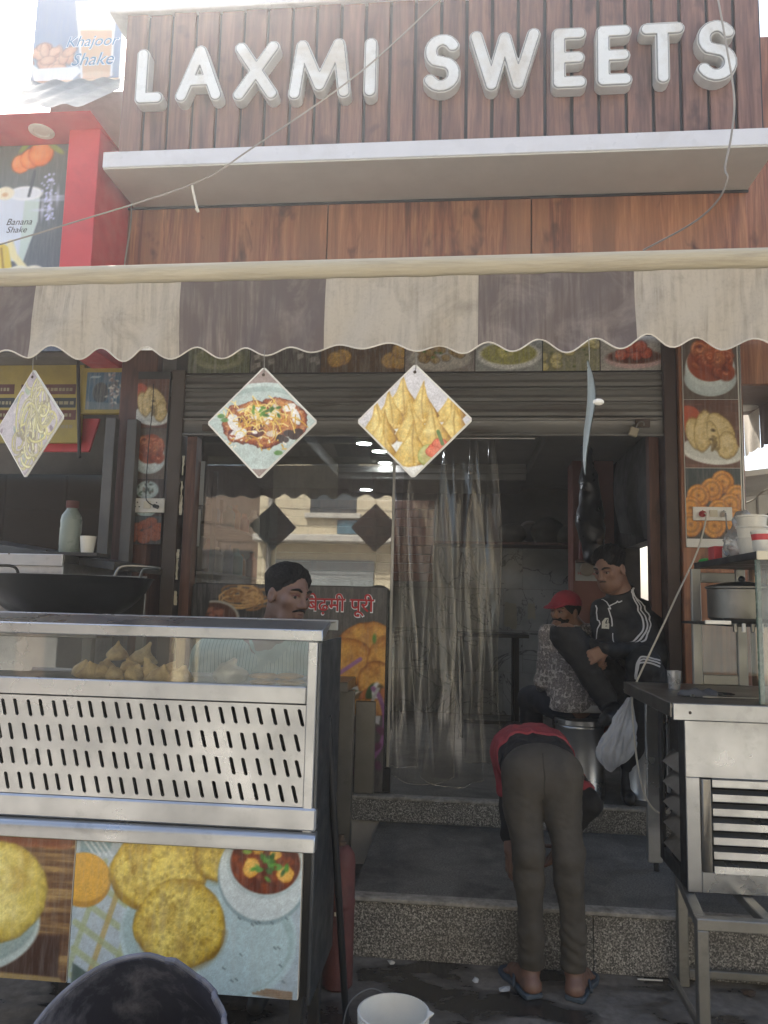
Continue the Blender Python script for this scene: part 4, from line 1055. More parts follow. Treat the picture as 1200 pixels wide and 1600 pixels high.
def paint_puri_wood(c):
    q = 0.80 / 0.43
    c.fill('6a4a2c'); w = fbm(c.X * 1.2 + 9, c.Y * 16 + 3, 6, 5)
    c.put(np.clip((w - .42) * 3.5, 0, 1), 'a88a56'); c.put(np.clip((.42 - w) * 4, 0, 1) * .7, '4a2c1a')
    c.poly([(-q, -.45), (q, -.38), (q, -.95), (-q, -.9)], '3c2216'); c.put(np.clip((fbm(c.X, c.Y * 20, 4) - .5) * 2, 0, 1) * .35, '543422')
    c.line([(-q, -.92), (q, -1.0)], .06, '9c8656')
    c.line([(-q, .95), (q, .93)], .10, '8a4326', amt=.6)
    c.ell(.55, -.35, 1.0, .62, 'b9c8c4', .2); c.ell(.55, -.28, .96, .58, '93a7a4', .2)
    c.dome(.75, .18, .86, .72, ('8a7626', 'cbb750', 'ecdf8c'), .15, seed=8, grain=3, wob=.08, spots='a8822f')
post = thing('food_poster', 'large poster of two puris and a curry bowl under the counter', 'poster', (-0.82, 2.46, 0.3))
xs_ = at(112, 1420, 2.452).x
box('poster_board', (xs_ + 0.001, -0.476, CY + 0.006, CY + 0.028, 0.301, 0.737), white_plastic, post, 0.002)
c = Cv(-0.478 - xs_, 0.434, 0.0033); paint_puri(c); c.mott(.07, 14); c.mesh('food_print', post, ((xs_ - 0.476) / 2, CY + 0.0045, 0.519), (1, 0, 0), (0, 0, 1))
post = thing('food_poster', 'poster of one puffed puri on brown wood under the counter', 'poster', (-1.6, 2.46, 0.3))
box('poster_board', (CX0, xs_ - 0.003, CY + 0.006, CY + 0.028, 0.301, 0.737), white_plastic, post, 0.002)
c = Cv(0.8, 0.434, 0.004); c.X = c.X + .15; paint_puri_wood(c); c.mott(.07, 14); c.mesh('food_print', post, (xs_ - 0.404, CY + 0.0045, 0.519), (1, 0, 0), (0, 0, 1))

# food behind the counter glass
pastry = pbr('pastry', 'f2cd96', 0.5, var=0.22, vs=30, bump=0.5, bs=160, dirt='a06c34', dirt_amt=0.6, ds=18)
bread = pbr('bread', 'b98d55', 0.6, var=0.2, vs=25, bump=0.4, bs=120, dirt='7d5228', dirt_amt=0.6, ds=14)
tray = thing('serving_tray', 'flat steel tray holding snacks inside the display counter', 'tray', (-0.95, 2.66, 1.215))
MB().prism([(2.50, 1.2155), (2.83, 1.2155), (2.84, 1.232), (2.834, 1.232), (2.826, 1.220), (2.505, 1.220), (2.497, 1.230), (2.491, 1.230)], 'x', -1.62, -0.50).build('tray_dish', ss_dark, tray, bevel=0.001)
SP = [(143, 1052, 2.60, 0, 'pale samosa at the near left edge of the pile', 0.2), (183, 1018, 2.68, 1, 'tilted samosa on top of the left of the pile', 1.2), (203, 1040, 2.62, 2, 'rounded samosa in the middle of the pile', 2.0), (236, 1046, 2.59, 3, 'tall samosa with a sharp upright tip', .4), (262, 1056, 2.62, 4, 'samosa leaning right beside the tall one', 1.7), (178, 1058, 2.56, 5, 'small low samosa at the very front of the pile', 2.6), (282, 1060, 2.57, 6, 'rightmost samosa lying low by the foil bundle', .9), (128, 1058, 2.66, 7, 'darker samosa half hidden at the far left of the pile', 2.9), (222, 1026, 2.70, 8, 'samosa at the back and top of the pile', 3.5), (165, 1046, 2.66, 9, 'samosa behind the front ones left of centre', 4.1), (210, 1060, 2.55, 10, 'squat samosa at the front middle of the pile', 1.9), (158, 1060, 2.60, 11, 'plump samosa second from the left at the front', 3.2), (250, 1062, 2.55, 12, 'broad samosa at the front right of the pile', .2)]
for px, py, Y, sd_, lab, rz in SP:
    base = at(px, py, Y); base.z = max(1.2205, base.z - 0.03)
    if sd_ in (0, 3, 4, 5, 6, 7, 10, 11, 12): base.z = 1.2205
    k_ = (.9 if sd_ != 5 else .75) * (1 + .08 * math.sin(sd_ * 5)); g_ = np.random.RandomState(sd_ + 40)
    V = Vol(base - Vector((.085, .085, .01)), base + Vector((.085, .085, .12)), .0042)
    M = rotz(rz); tip = M @ Vector((g_.uniform(-.028, .028), g_.uniform(-.02, .01), .082 if sd_ in (1, 3, 8) else .066)) * k_
    V.ell(base + Vector((0, 0, .022 * k_)), (.046 * k_, .036 * k_, .026 * k_), M, .012)
    V.cap(base + Vector((0, 0, .034 * k_)), base + tip, .027 * k_, .0045 * k_, .022)
    for a_ in (0, 1): e_ = M @ Vector(((-1) ** a_ * .050, -.008, .012)) * k_; V.cap(base + Vector((0, 0, .022 * k_)), base + e_, .022 * k_, .008 * k_, .016)
    V.cap(base + M @ Vector((.038, -.022, .008)) * k_, base + tip * .92, .004, .003, .008)
    V.wrinkle(.0016, 90, sd_); V.wrinkle(.0010, 210, sd_ + 3); V.cut(base + Vector((0, 0, .0003)), (0, 0, -1))
    tag(V.build('samosa', pastry), lab, 'samosa', 'samosas in the display counter')
V = Vol((-0.84, 2.53, 1.20), (-0.64, 2.72, 1.33), 0.005)
p = at(358, 1050, 2.6); V.ell((p.x, 2.62, 1.248), (.062, .05, .032)); V.cap((p.x - .02, 2.62, 1.27), (p.x + .01, 2.62, 1.292), .02, .012, .02); V.wrinkle(.0035, 70, 3); V.wrinkle(.002, 140, 5); V.cut((0, 0, 1.2205), (0, 0, -1))
tag(V.build('foil_bundle', pbr('crumpled foil', 'b7aea2', 0.4, metal=0.25, var=0.15), angle=40), 'crumpled silvery wrapped bundle beside the samosas', 'bundle')
for k, (px, py, Y, n_, lab) in enumerate(((412, 1060, 2.58, 2, 'left stack of flat fried breads behind the counter glass'), (455, 1060, 2.60, 2, 'right stack of flat fried breads near the counter post'))):
    b_ = at(px, py, Y); st = thing('bread_stack', lab, 'bread', (b_.x, Y, 1.2205), group='fried breads in the display counter')
    for j in range(n_):
        V = Vol((b_.x - .07, Y - .07, 1.2 + .02 * j), (b_.x + .07, Y + .07, 1.27 + .02 * j), 0.004); V.ell((b_.x + random.uniform(-.006, .006), Y, 1.232 + .0195 * j), (.05, .05, .0105)); V.wrinkle(.0012, 90, j + k)
        V.build('flat_bread', bread, st)

# leaning pole
pl = tag(MB().tube([at_z(542, 1612, 0.0), at(512, 1119, 2.66)], 0.0125, 14).build('iron_pipe', black_metal), 'thin black pipe leaning against the side of the display counter', 'pipe')
# red cylinder behind it
cyl = thing('gas_cylinder', 'worn red metal cylinder standing beside the step behind the pipe', 'cylinder', (at(528, 1500, 3.2).x, 3.2, 0))
cx = at(528, 1500, 3.2).x
MB().lathe([(0.001, 0), (.05, 0.002), (.06, .012), (.0605, .30), (.060, .305), (.0625, .31), (.0625, .325), (.060, .33), (.0595, .47), (.055, .50), (.04, .525), (.022, .537), (.001, .538)], (cx, 3.2, 0), 28).build('body', red_dark, cyl)
MB().lathe([(.02, .534), (.022, .55), (.012, .556), (.012, .575), (.001, .576)], (cx, 3.2, 0), 14).build('valve', rust, cyl)
tg = MB(); 
for k in range(7):
    a0 = R(-100 + k * 4); a1 = a0 + R(4); m_ = [(cx + .0612 * math.cos(a), 3.2 + .0612 * math.sin(a)) for a in (a0, a1)]
    tg.add([(*m_[0], .285), (*m_[1], .285), (*m_[1], .30), (*m_[0], .30)], [(0, 1, 2, 3)])
tg.build('sticker', cream_plastic, cyl)

# white bucket
bk = thing('bucket', 'white plastic bucket with wire handle standing on the ground', 'bucket', (0, 0, 0))
bc = at_z(615, 1572, 0.275); bk.location = (bc.x, bc.y, 0)
MB().lathe([(.001, .0), (.095, 0), (.1, .004), (.118, .235), (.126, .237), (.127, .262), (.1235, .264), (.128, .275), (.1215, .276), (.1195, .258), (.112, .22), (.094, .012), (.001, .010)], (bc.x, bc.y, 0), 48).build('body', white_plastic, bk, angle=50)
MB().add([(bc.x + .118, bc.y - .03, .2755), (bc.x + .118, bc.y + .03, .2755), (bc.x + .146, bc.y, .278), (bc.x + .118, bc.y - .03, .264), (bc.x + .118, bc.y + .03, .264), (bc.x + .138, bc.y, .268)], [(0, 1, 2), (3, 5, 4), (0, 3, 4, 1), (1, 4, 5, 2), (2, 5, 3, 0)]).build('spout', white_plastic, bk, bevel=.002)
hp = [(bc.x - .127 + .05, bc.y + .117, .268)]
MB().tube(smooth_path([(bc.x - .02, bc.y + .128, .262), (bc.x - .10, bc.y + .155, .27), (bc.x - .168, bc.y + .09, .25), (bc.x - .175, bc.y - .02, .21), (bc.x - .135, bc.y - .105, .225), (bc.x - .03, bc.y - .128, .255)], 8), 0.0025, 6).build('wire_handle', galv, bk)

bk.scale = (.87, .87, .95)
# dark plastic tub tipped towards the street, rim broken
tubm = pbr('dark blue plastic', '2a2d3b', 0.78, spec=0.25, var=0.25, vs=3, dirt='8d8f9a', dirt_amt=0.5, ds=9, stretch=(1, 1, .35))
tb = thing('plastic_tub', 'scuffed dark blue plastic tub with a broken rim tipped on its side', 'tub', (0, 0, 0))
tc = at(246, 1640, 1.95); tb.location = (tc.x, tc.y, 0)
Mt = Matrix.Rotation(R(48), 3, 'X') @ Matrix.Rotation(R(-8), 3, 'Y')
prof_in = [(.02, .012), (.17, .012), (.205, .05), (.228, .15), (.250, .30), (.2635, .40)]
prof_out = [(.273, .402), (.274, .385), (.257, .30), (.235, .15), (.213, .045), (.175, 0.0), (.02, 0.0)]
mm = MB(); n_ = 96; pr = prof_in + prof_out; vs = []
for r_, z_ in pr:
    for k in range(n_):
        a = 2 * math.pi * k / n_; ch = 0.0
        if z_ > .28:                                                    # chipped and broken away on one side
            d_ = (a - R(60)); ch = -.055 * math.exp(-(d_ / .22) ** 4) * (z_ - .28) / .12 - (.012 * (math.sin(a * 23) + 1) if abs(d_) < .5 else 0) * (z_ - .28) / .12
        vs.append(Mt @ Vector((r_ * math.cos(a), r_ * math.sin(a), z_ + ch)))
fs = [(i * n_ + k, i * n_ + (k + 1) % n_, (i + 1) * n_ + (k + 1) % n_, (i + 1) * n_ + k) for i in range(len(pr) - 1) for k in range(n_)] + [tuple(range(n_)), tuple((len(pr) - 1) * n_ + k for k in range(n_))[::-1]]
vs = np.array(vs); vs[:, 2] -= vs[:, 2].min() - 0.001
top_now = vs[:, 2].max(); vs[:, 0] += tc.x - .0; vs[:, 1] += 2.12
link_mesh('tub_shell', vs, fs, tubm, tb, angle=50)
MB().tube([Vector(vs[6 * n_ + (k % n_)]) for k in range(n_ + 1)], .0065, 8).build('rim_bead', pbr('scuffed rim', '5d606c', .7, var=.3, vs=14), tb)

# ================================================================ right-hand steel counter
KY, KX, KT = 3.2, 0.838, 1.141
rc = thing('steel_counter', 'stainless food counter with louvred front on a tube stand', 'counter', (1.5, 3.6, 0))
box('worktop', (KX, 2.3, KY, 4.07, 1.125, KT), ss_dark, rc, 0.002)
box('front_edge', (KX, 2.3, KY - 0.012, KY - 0.001, 1.076, KT + 0.001), ss, rc, 0.003)
box('side_edge', (KX - 0.008, KX - 0.001, KY, 4.07, 1.085, KT), ss_dark, rc, 0.002)
MB().lathe([(.001, 0), (.006, 0), (.005, .003), (.001, .0035)], (at(1077, 1113, KY).x, KY - 0.0125, at(1077, 1113, KY).z), 12, Matrix.Rotation(R(90), 3, 'X')).build('screw', rust, rc)
BX = 0.885; gx0 = at(1096, 1290, KY).x; gz1, gz0 = at(1110, 1216, KY).z, at(1110, 1363, KY).z
ZB0, ZB1 = 0.432, 1.075
box('front_sheet', (BX, 2.28, KY + 0.004, KY + 0.016, gz1, ZB1), ss, rc, 0.002)
box('front_sheet', (BX, gx0 - 0.001, KY + 0.004, KY + 0.016, ZB0, gz1 - 0.0005), ss, rc, 0.002)
box('front_sheet', (gx0, 2.28, KY + 0.004, KY + 0.016, ZB0, gz0 - 0.001), ss, rc, 0.002)
gl0 = at(1114, 1290, KY).x
MB().prism([(gx0, KY + 0.003), (gx0 + 0.008, KY - 0.006), (gl0 - 0.006, KY - 0.006), (gl0, KY + 0.012), (gl0, KY + 0.02), (gx0, KY + 0.02)], 'z', gz0, gz1 - 0.004).build('grille_frame', ss_dark, rc, bevel=0.001)
ns = 7; gh = (gz1 - gz0) / (ns - 0.45)
for k in range(ns):
    z1_ = gz1 - 0.004 - k * gh; z0_ = z1_ - gh * 0.56
    MB().prism([(KY - 0.003, z0_), (KY - 0.004, z0_ + 0.002), (KY - 0.002, z1_ - 0.002), (KY + 0.004, z1_), (KY + 0.022, z1_ + .012), (KY + 0.022, z1_ + .009), (KY + 0.002, z0_)], 'x', gl0 + 0.001, 2.25).build('slat', ss, rc, angle=20)
box('dark_inside', (BX + 0.02, 2.26, KY + 0.06, KY + 0.07, ZB0, ZB1), dark_metal, rc, 0)
# left side: dark sheet with slanting louvres, open top half
box('side_frame', (BX, BX + 0.012, KY + 0.018, KY + 0.10, ZB0, ZB1), black_metal, rc, 0.002)
box('side_frame', (BX, BX + 0.012, 3.56, 3.62, ZB0, ZB1), black_metal, rc, 0.002)
box('side_frame', (BX, BX + 0.012, KY + 0.101, 3.559, ZB0, ZB0 + 0.06), black_metal, rc, 0.002)
box('side_back', (BX + 0.05, BX + 0.06, KY + 0.08, 3.62, ZB0, ZB1), soot, rc, 0)
for k in range(5):
    z = ZB0 + 0.08 + k * 0.085
    MB().hexa([(BX - .001, KY + .105, z), (BX + .045, KY + .105, z + .055), (BX + .045, 3.555, z + .055), (BX - .001, 3.555, z), (BX + .004, KY + .105, z - .004), (BX + .05, KY + .105, z + .051), (BX + .05, 3.555, z + .051), (BX + .004, 3.555, z - .004)]).build('side_slat', ss_dark, rc, smooth=False)
# back table leg and tube stand
lx = at(1008, 1120, 4.02).x; lx1 = at(1030, 1120, 4.02).x
box('leg', (lx, lx1, 4.0, 4.035, 0.29, 1.08), ss, rc, 0.003); MB().lathe([(.001, 0), (.014, 0), (.014, .03), (.008, .042), (.001, .042)], ((lx + lx1) / 2 + .008, 4.017, Z1), 12).build('foot', black_metal, rc)
box('brace_plate', (lx1 + .03, lx1 + .055, 4.0, 4.02, .62, 1.07), ss, rc, 0.002)
SX0, SX1, SY0, SY1, SZ, SKEW = 0.842, 2.1, 2.97, 3.42, 0.428, 0.055
tt = 0.02
for x in (SX0, SX1):
    for y in (SY0, SY1): xk = x + (SKEW if y == SY1 and x == SX0 else 0); box('stand_leg', (xk, xk + 2 * tt, y - tt, y + tt, 0, SZ - 2 * tt), galv, rc, 0.003)
box('stand_rail', (SX0, SX1 + 2 * tt, SY0 - tt, SY0 + tt, SZ - 2 * tt + .001, SZ), galv, rc, 0.003)
box('stand_rail', (SX0 + SKEW, SX1 + 2 * tt, SY1 - tt, SY1 + tt, SZ - 2 * tt + .001, SZ), galv, rc, 0.003)
for x in (SX0, SX0 + 0.24, SX1):
    k_ = SKEW if x == SX0 else 0; y0_, y1_, z0_, z1_ = SY0 + tt + .001, SY1 - tt - .001, SZ - 2 * tt + .002, SZ - .001
    MB().hexa([(x, y0_, z0_), (x + 2 * tt, y0_, z0_), (x + k_ + 2 * tt, y1_, z0_), (x + k_, y1_, z0_), (x, y0_, z1_), (x + 2 * tt, y0_, z1_), (x + k_ + 2 * tt, y1_, z1_), (x + k_, y1_, z1_)]).build('stand_rail', galv, rc, bevel=.003)
box('stand_rail', (SX0 + SKEW + 2 * tt + .001, SX1 - .001, SY1 - .012, SY1 + .012, 0.035, 0.065), galv, rc, 0.003)
box('stand_rail', (SX0 + .01, SX0 + 2 * tt - .01, SY0 + tt + .001, SY1 - tt - .001, 0.035, 0.06), galv, rc, 0.003)

# glass showcase standing on the counter
q0 = at(1181, 866, 3.22); SZT = q0.z + 0.012
sc_ = thing('glass_showcase', 'dark framed glass showcase with shelves on the right-hand counter', 'showcase', (q0.x + .3, 3.6, KT))
bx0 = q0.x
MB().hexa([(bx0, 3.22, SZT - .03), (2.2, 3.22, SZT - .03), (2.2, 4.05, SZT - .03), (bx0, 4.05, SZT - .03), (bx0, 3.22, SZT), (2.2, 3.22, SZT), (2.2, 4.05, SZT), (bx0, 4.05, SZT)]).build('top_board', black_metal, sc_, bevel=.002)
box('top_edge', (bx0 + .001, 2.2, 3.21, 3.219, SZT - .034, SZT + .002), cream_plastic, sc_, 0.002)
box('front_glass', (bx0 + .004, 2.2, 3.226, 3.232, KT + .001, SZT - .032), clear, sc_, 0)
box('glass_edge', (bx0 + .002, bx0 + .022, 3.2335, 3.247, KT + .001, SZT - .032), pbr('glass edge', '5f7368', 0.25, var=0.3, vs=20), sc_, 0.002)
b0, b1 = at(1082, 1000, 4.03).x, at(1152, 1000, 4.03).x
for x in (b0, b1): box('back_post', (x, x + .045, 4.02, 4.05, KT + .001, SZT - .031), alum, sc_, 0.003)
box('back_rail', (b0 + .046, b1 - .001, 4.024, 4.046, KT + .002, KT + .05), alum, sc_, 0.003)
box('back_rail', (b0 + .046, b1 - .001, 4.024, 4.046, SZT - .10, SZT - .05), alum, sc_, 0.003)
box('back_glass', (b0 + .046, b1 + .5, 4.033, 4.037, KT + .05, KT + .30), clear, sc_, 0)
zsh = at(1120, 972, 3.75).z
box('shelf', (at(1066, 965, 4.0).x, 2.2, 3.35, 4.015, zsh - .012, zsh), black_metal, sc_, 0.002)
for k in range(6):
    x = at(1068, 965, 3.95).x + .03 + k * .035; box('shelf_clip', (x, x + .013, 3.335, 3.349, zsh - .035, zsh + .002), white_plastic if k % 2 else ss_dark, sc_, 0.002)
box('shelf_lip', (at(1100, 965, 3.34).x, at(1140, 965, 3.34).x, 3.32, 3.334, zsh - .004, zsh + .012), white_plastic, sc_, 0.002)
pt = at(1150, 925, 3.8)
pot = thing('cooking_pot', 'dark steel cooking pot on the showcase shelf', 'pot', (pt.x, 3.72, zsh + .001))
MB().lathe([(.001, 0), (.13, 0), (.15, .02), (.152, .15), (.16, .155), (.16, .162), (.148, .16), (.145, .03), (.001, .012)], (pt.x, 3.72, zsh + .001), 36).build('pot_body', ss_dark, pot, angle=40)
MB().lathe([(.001, .19), (.02, .188), (.08, .182), (.15, .166), (.158, .163)], (pt.x, 3.72, zsh + .001), 36).build('lid', ss_dark, pot, angle=40)
MB().ball((pt.x, 3.72, zsh + .20), .016, 10).build('lid_knob', black_metal, pot)
for k, (x_, y_, lab) in enumerate(((pt.x - .10, 3.42, 'low steel tray of leftovers on the showcase shelf'),)):
    tr_ = thing('steel_tray', lab, 'tray', (x_, y_, zsh)); MB().lathe([(.001, 0), (.06, 0), (.075, .02), (.07, .02), (.056, .004), (.001, .004)], (x_, y_, zsh + .001), 24, sx=1.2).build('dish', ss_dark, tr_)
# bits on the worktop
rg = np.random.RandomState(8)
for k, (px, py, L, a, lab) in enumerate(((1100, 1086, .16, .6, 'grey ladle lying across the steel worktop'), (1145, 1090, .25, .1, 'thin steel skewer lying on the worktop'), (1120, 1083, .12, -.5, 'short black tongs lying on the steel worktop'))):
    p_ = at_z(px, py, KT + .008); d = Vector((math.cos(a), math.sin(a), 0)) * L / 2
    u_ = thing('utensil', lab, 'utensil', (p_.x, p_.y, KT)); MB().tube([p_ - d, p_ + d], .006 if k != 1 else .003, 6).build('handle', [ss_dark, alum, black_metal][k], u_)
    MB().ball(p_ + d, .022 if k == 0 else .012, 10, (1.3, 1, .35)).build('head', [ss_dark, alum, black_metal][k], u_)
V = Vol((p_.x - .3, p_.y - .2, KT - .02), (p_.x + .2, p_.y + .2, KT + .08), .008); pz = at_z(1090, 1088, KT)
V = Vol((pz.x - .12, pz.y - .12, KT - .01), (pz.x + .12, pz.y + .12, KT + .07), .006); V.ell((pz.x, pz.y, KT + .008), (.085, .06, .022)); V.wrinkle(.006, 60, 4); V.cut((0, 0, KT + .0005), (0, 0, -1))
tag(V.build('rag', pbr('grey rag', '55565a', .85, var=.25, vs=20)), 'crumpled dark grey rag on the steel worktop', 'rag')
gp = at_z(1077, 1080, KT); gt = thing('drinking_glass', 'small clear tumbler at the back edge of the worktop', 'glass', (gp.x, 3.75, KT))
gxp = at(1062, 1070, 3.75).x
MB().lathe([(.001, 0.001), (.026, .001), (.032, .085), (.030, .085), (.024, .006), (.001, .006)], (gxp, 3.75, KT), 20).build('tumbler', bagplastic, gt); gt.location.x = gxp
# on top of the showcase
def tub_stack(px, py0, Y, n, r, lab, band=False):
    b_ = at(px, py0, Y); s_ = thing('tub_stack' if n > 1 else 'paper_cup', lab, 'tubs' if n > 1 else 'cup', (b_.x, Y, SZT))
    for k in range(n):
        z = SZT + .001 + k * .048
        MB().lathe([(.001, 0), (r * .8, 0), (r * .98, .085), (r * 1.05, .086), (r * 1.05, .094), (r * .96, .094), (r * .78, .004), (.001, .004)], (b_.x, Y, z), 26).build('tub' if n > 1 else 'cup_body', white_plastic, s_, angle=40)
    if band:
        MB().lathe([(r * .925, .055), (r * .985, .08)], (b_.x, Y, SZT + .0015), 26, close=False).build('red_band', red_paint, s_)
    return s_
tub_stack(1176, 860, 3.62, 3, .066, 'tall stack of white plastic tubs on the showcase')
tub_stack(1194, 860, 3.36, 1, .05, 'white cup with a red band on the front of the showcase', True)
tub_stack(1212, 850, 3.7, 3, .06, 'second stack of white plastic tubs at the photo edge')
bp = at(1150, 850, 3.75)
V = Vol((bp.x - .12, 3.6, SZT - .02), (bp.x + .12, 3.9, SZT + .28), .007); V.ell((bp.x, 3.75, SZT + .07), (.062, .06, .075)); V.cap((bp.x + .01, 3.75, SZT + .13), (bp.x + .03, 3.75, SZT + .20), .02, .035); V.wrinkle(.006, 55, 3); V.wrinkle(.003, 120, 4); V.cut((0, 0, SZT + .001), (0, 0, -1))
tag(V.build('plastic_bag', bagplastic, angle=180), 'clear knotted plastic bag on the showcase beside the white tubs', 'bag')
rp = at(1128, 862, 3.88); rbx = thing('carton', 'small red and white carton on the back of the showcase', 'box', (rp.x, 3.88, SZT))
box('carton_body', (rp.x - .05, rp.x + .05, 3.84, 3.93, SZT + .001, SZT + .07), red_paint, rbx, .003)
box('carton_label', (rp.x - .012, rp.x + .008, 3.8385, 3.8398, SZT + .008, SZT + .062), white_plastic, rbx, 0)
gp = at(1100, 880, 4.0); gd = thing('green_lid', 'bright green plastic lid at the back corner of the showcase', 'lid', (gp.x, 3.98, SZT))
MB().lathe([(.001, .012), (.03, .015), (.048, .008), (.052, 0), (.05, -.003), (.001, .004)], (gp.x + .02, 3.98, SZT + .004), 28).build('lid_disc', pbr('green plastic', '2f9a4c', .4, var=.08), gd)

# cables by the socket
sk = at(1098, 803, 4.53)
cb = thing('power_lead', 'white extension lead with a red plug hanging past the steel counter', 'cable', (sk.x, 4.5, 0.5))
MB().lathe([(.001, 0), (.018, 0), (.02, .01), (.016, .03), (.008, .05), (.001, .05)], (sk.x, 4.541, sk.z), 12, Matrix.Rotation(R(90), 3, 'X')).build('plug', red_paint, cb)
pts = [Vector((sk.x, 4.49, sk.z)), Vector((sk.x, 4.47, sk.z - .03)), at(1090, 860, 4.4), at(1060, 925, 4.25), at(1030, 990, 4.12), at(997, 1060, 4.10), at(988, 1085, 4.10), at(990, 1140, 4.08), at(998, 1205, 4.06), at(1010, 1248, 3.97), at(1030, 1270, 3.94), at(1048, 1262, 3.9), at(1058, 1240, 3.88)]
MB().tube(smooth_path(pts, 8), .0048, 8).build('cord', cable_white, cb)
c2 = at(1131, 803, 4.53)
cb = thing('power_lead', 'short grey lead with a white plug running down to the showcase top', 'cable', (c2.x, 4.5, 1.6))
MB().lathe([(.001, 0), (.017, 0), (.017, .02), (.008, .04), (.001, .04)], (c2.x, 4.541, c2.z), 12, Matrix.Rotation(R(90), 3, 'X')).build('plug', white_plastic, cb)
MB().tube(smooth_path([Vector((c2.x, 4.50, c2.z)), at(1136, 825, 4.4), at(1143, 840, 4.2), at(1152, 850, 4.0), Vector((at(1152, 850, 4.0).x + .02, 3.95, SZT + .006))], 6), .0045, 6).build('cord', cable_grey, cb)
c3 = at(240, 790, 4.58)
cb = thing('power_lead', 'thin black lead hanging down the snack panel into its socket', 'cable', (c3.x, 4.6, 2.0))
MB().tube([c3 + Vector((.0, 0, 0)), c3 + Vector((.03, .0, -.01))], .012, 8).build('plug', cable_black, cb)
MB().tube(smooth_path([at(240, 600, 4.60), at(238, 640, 4.58), at(232, 700, 4.595), at(228, 770, 4.59), at(231, 784, 4.58), c3], 6), .003, 6).build('cord', cable_black, cb)

# ================================================================ inside the shop
gx0_, gx1_ = -1.67, at(612, 800, 4.74).x
win = thing('shop_window', 'large reflecting glass pane left of the doorway behind the food signs', 'window', (-1.06, 4.76, Z2))
box('glass', (gx0_, gx1_, 4.752, 4.758, Z2 + .02, 2.56), pane, win, 0)
box('frame_post', (gx1_ + .001, gx1_ + .018, 4.748, 4.762, Z2, 2.58), alum, win, 0.002)
box('frame_rail', (gx0_, gx1_, 4.748, 4.762, Z2 + .001, Z2 + .019), alum, win, 0.002)
for k, (x0, y0, x1, y1, lab) in enumerate(((291, 722, 317, 790, 'upper white paper notice stuck on the left of the window'), (286, 797, 311, 855, 'lower white paper notice stuck on the left of the window'))):
    a, b = at(x0, y0, 4.745), at(x1, y1, 4.745); n_ = thing('paper_notice', lab, 'notice', ((a.x + b.x) / 2, 4.745, b.z))
    MB().grid(lambda u, v: (a.x + (b.x - a.x) * u, 4.746 - .006 * math.sin(u * 3) * v, b.z + (a.z - b.z) * v + .006 * u), 6, 6).build('sheet', paper, n_)
    ln = MB()
    for r_ in range(11):
        z = a.z - (r_ + 1) * (a.z - b.z) / 12.5; w = random.uniform(.5, .85) * (b.x - a.x)
        ln.add([(a.x + .012, 4.738, z), (a.x + .012 + w, 4.738, z), (a.x + .012 + w, 4.738, z + .004), (a.x + .012, 4.738, z + .004)], [(0, 1, 2, 3)])
    ln.build('ruled_lines', cable_grey, n_, smooth=False)
# ceiling lamps, lit
glow = emit('lamp glow', 'eef4ff', 60.0)
for k, (px, py, lab) in enumerate(((569, 691, 'lit round ceiling lamp nearest the shutter beside the samosa sign'), (592, 731, 'second lit ceiling lamp from the shutter seen through the plastic curtain'), (601, 747, 'third lit ceiling lamp from the shutter near the cove'), (578, 771, 'faint farthest ceiling lamp over the wooden back panel'))):
    p = at_z(px, py, 2.86)
    if p.y > 7.1: p = at_z(px, py, 2.70); p.y = min(p.y, YB - .3)
    zc = 2.86 if p.y < 7.25 else 2.70
    l_ = thing('ceiling_lamp', lab, 'lamp', (p.x, p.y, zc - .02), group='lit ceiling lamps')
    MB().lathe([(.001, -.012), (.062, -.012), (.062, -.004), (.001, -.004)], (p.x, p.y, zc), 20).build('diffuser', glow, l_)
    MB().lathe([(.0625, -.014), (.08, -.010), (.08, -.001), (.0625, -.001)], (p.x, p.y, zc), 20, close=True).build('trim_ring', white_plastic, l_)
# wooden panel hanging low at the back, goods shelf, brown column with calendar
pn = thing('wooden_panel', 'dark red-brown slatted panel at the back left of the shop', 'panel', (-.9, 7.2, 1.7))
for k in range(9):
    z = 1.72 + k * .085; box('board', (-1.75, -0.25, 7.18, 7.2, z, z + .08), darkwood, pn, .003)
rk = thing('goods_rack', 'dim shelf rack of jars and packets at the left inside the shop', 'rack', (-1.95, 5.9, Z2))
for x in (-2.15, -1.72):
    for y in (5.2, 6.7): box('upright', (x - .015, x + .015, y - .015, y + .015, Z2, 2.4), dark_metal, rk, 0)
shelf_z = (1.0, 1.35, 1.7, 2.05)
for z in shelf_z: box('shelf', (-2.16, -1.71, 5.19, 6.71, z - .02, z - .001), dark_metal, rk, 0)
jar_cols = [pbr('jar %d' % i, c, .35, var=.1) for i, c in enumerate(('3f6f6a', '8a5a2a', '7a2f2a', 'a39a86', '33506e'))]
jn = 0
for z in shelf_z:
    for j in range(6):
        y = 5.28 + j * .25 + random.uniform(-.03, .03); h = random.uniform(.16, .25); r = random.uniform(.04, .06)
        b_ = MB().lathe([(.001, 0), (r, 0), (r, h * .7), (r * .45, h * .85), (r * .45, h), (.001, h)], (-1.80 + random.uniform(-.03, .03), y, z), 14).build('jar', jar_cols[jn % 5])
        tag(b_, ['dim jar', 'squat jar', 'dark bottle'][jn % 3] + ' on the goods rack seen through the window', 'jar', 'jars on the goods rack'); jn += 1
        b_['label'] = 'dim %s%s jar on the %s shelf of the goods rack' % ('rearmost ' if j == 5 else '', ('teal', 'orange-brown', 'maroon', 'cream', 'navy')[(jn - 1) % 5], ('lowest', 'second lowest', 'second highest', 'top')[shelf_z.index(z)])
colm = thing('brown_column', 'narrow brown painted column behind the seated men', 'column', (1.0, 6.6, Z2))
ca, cb_ = at(896, 1000, 6.6), at(962, 1000, 6.6)
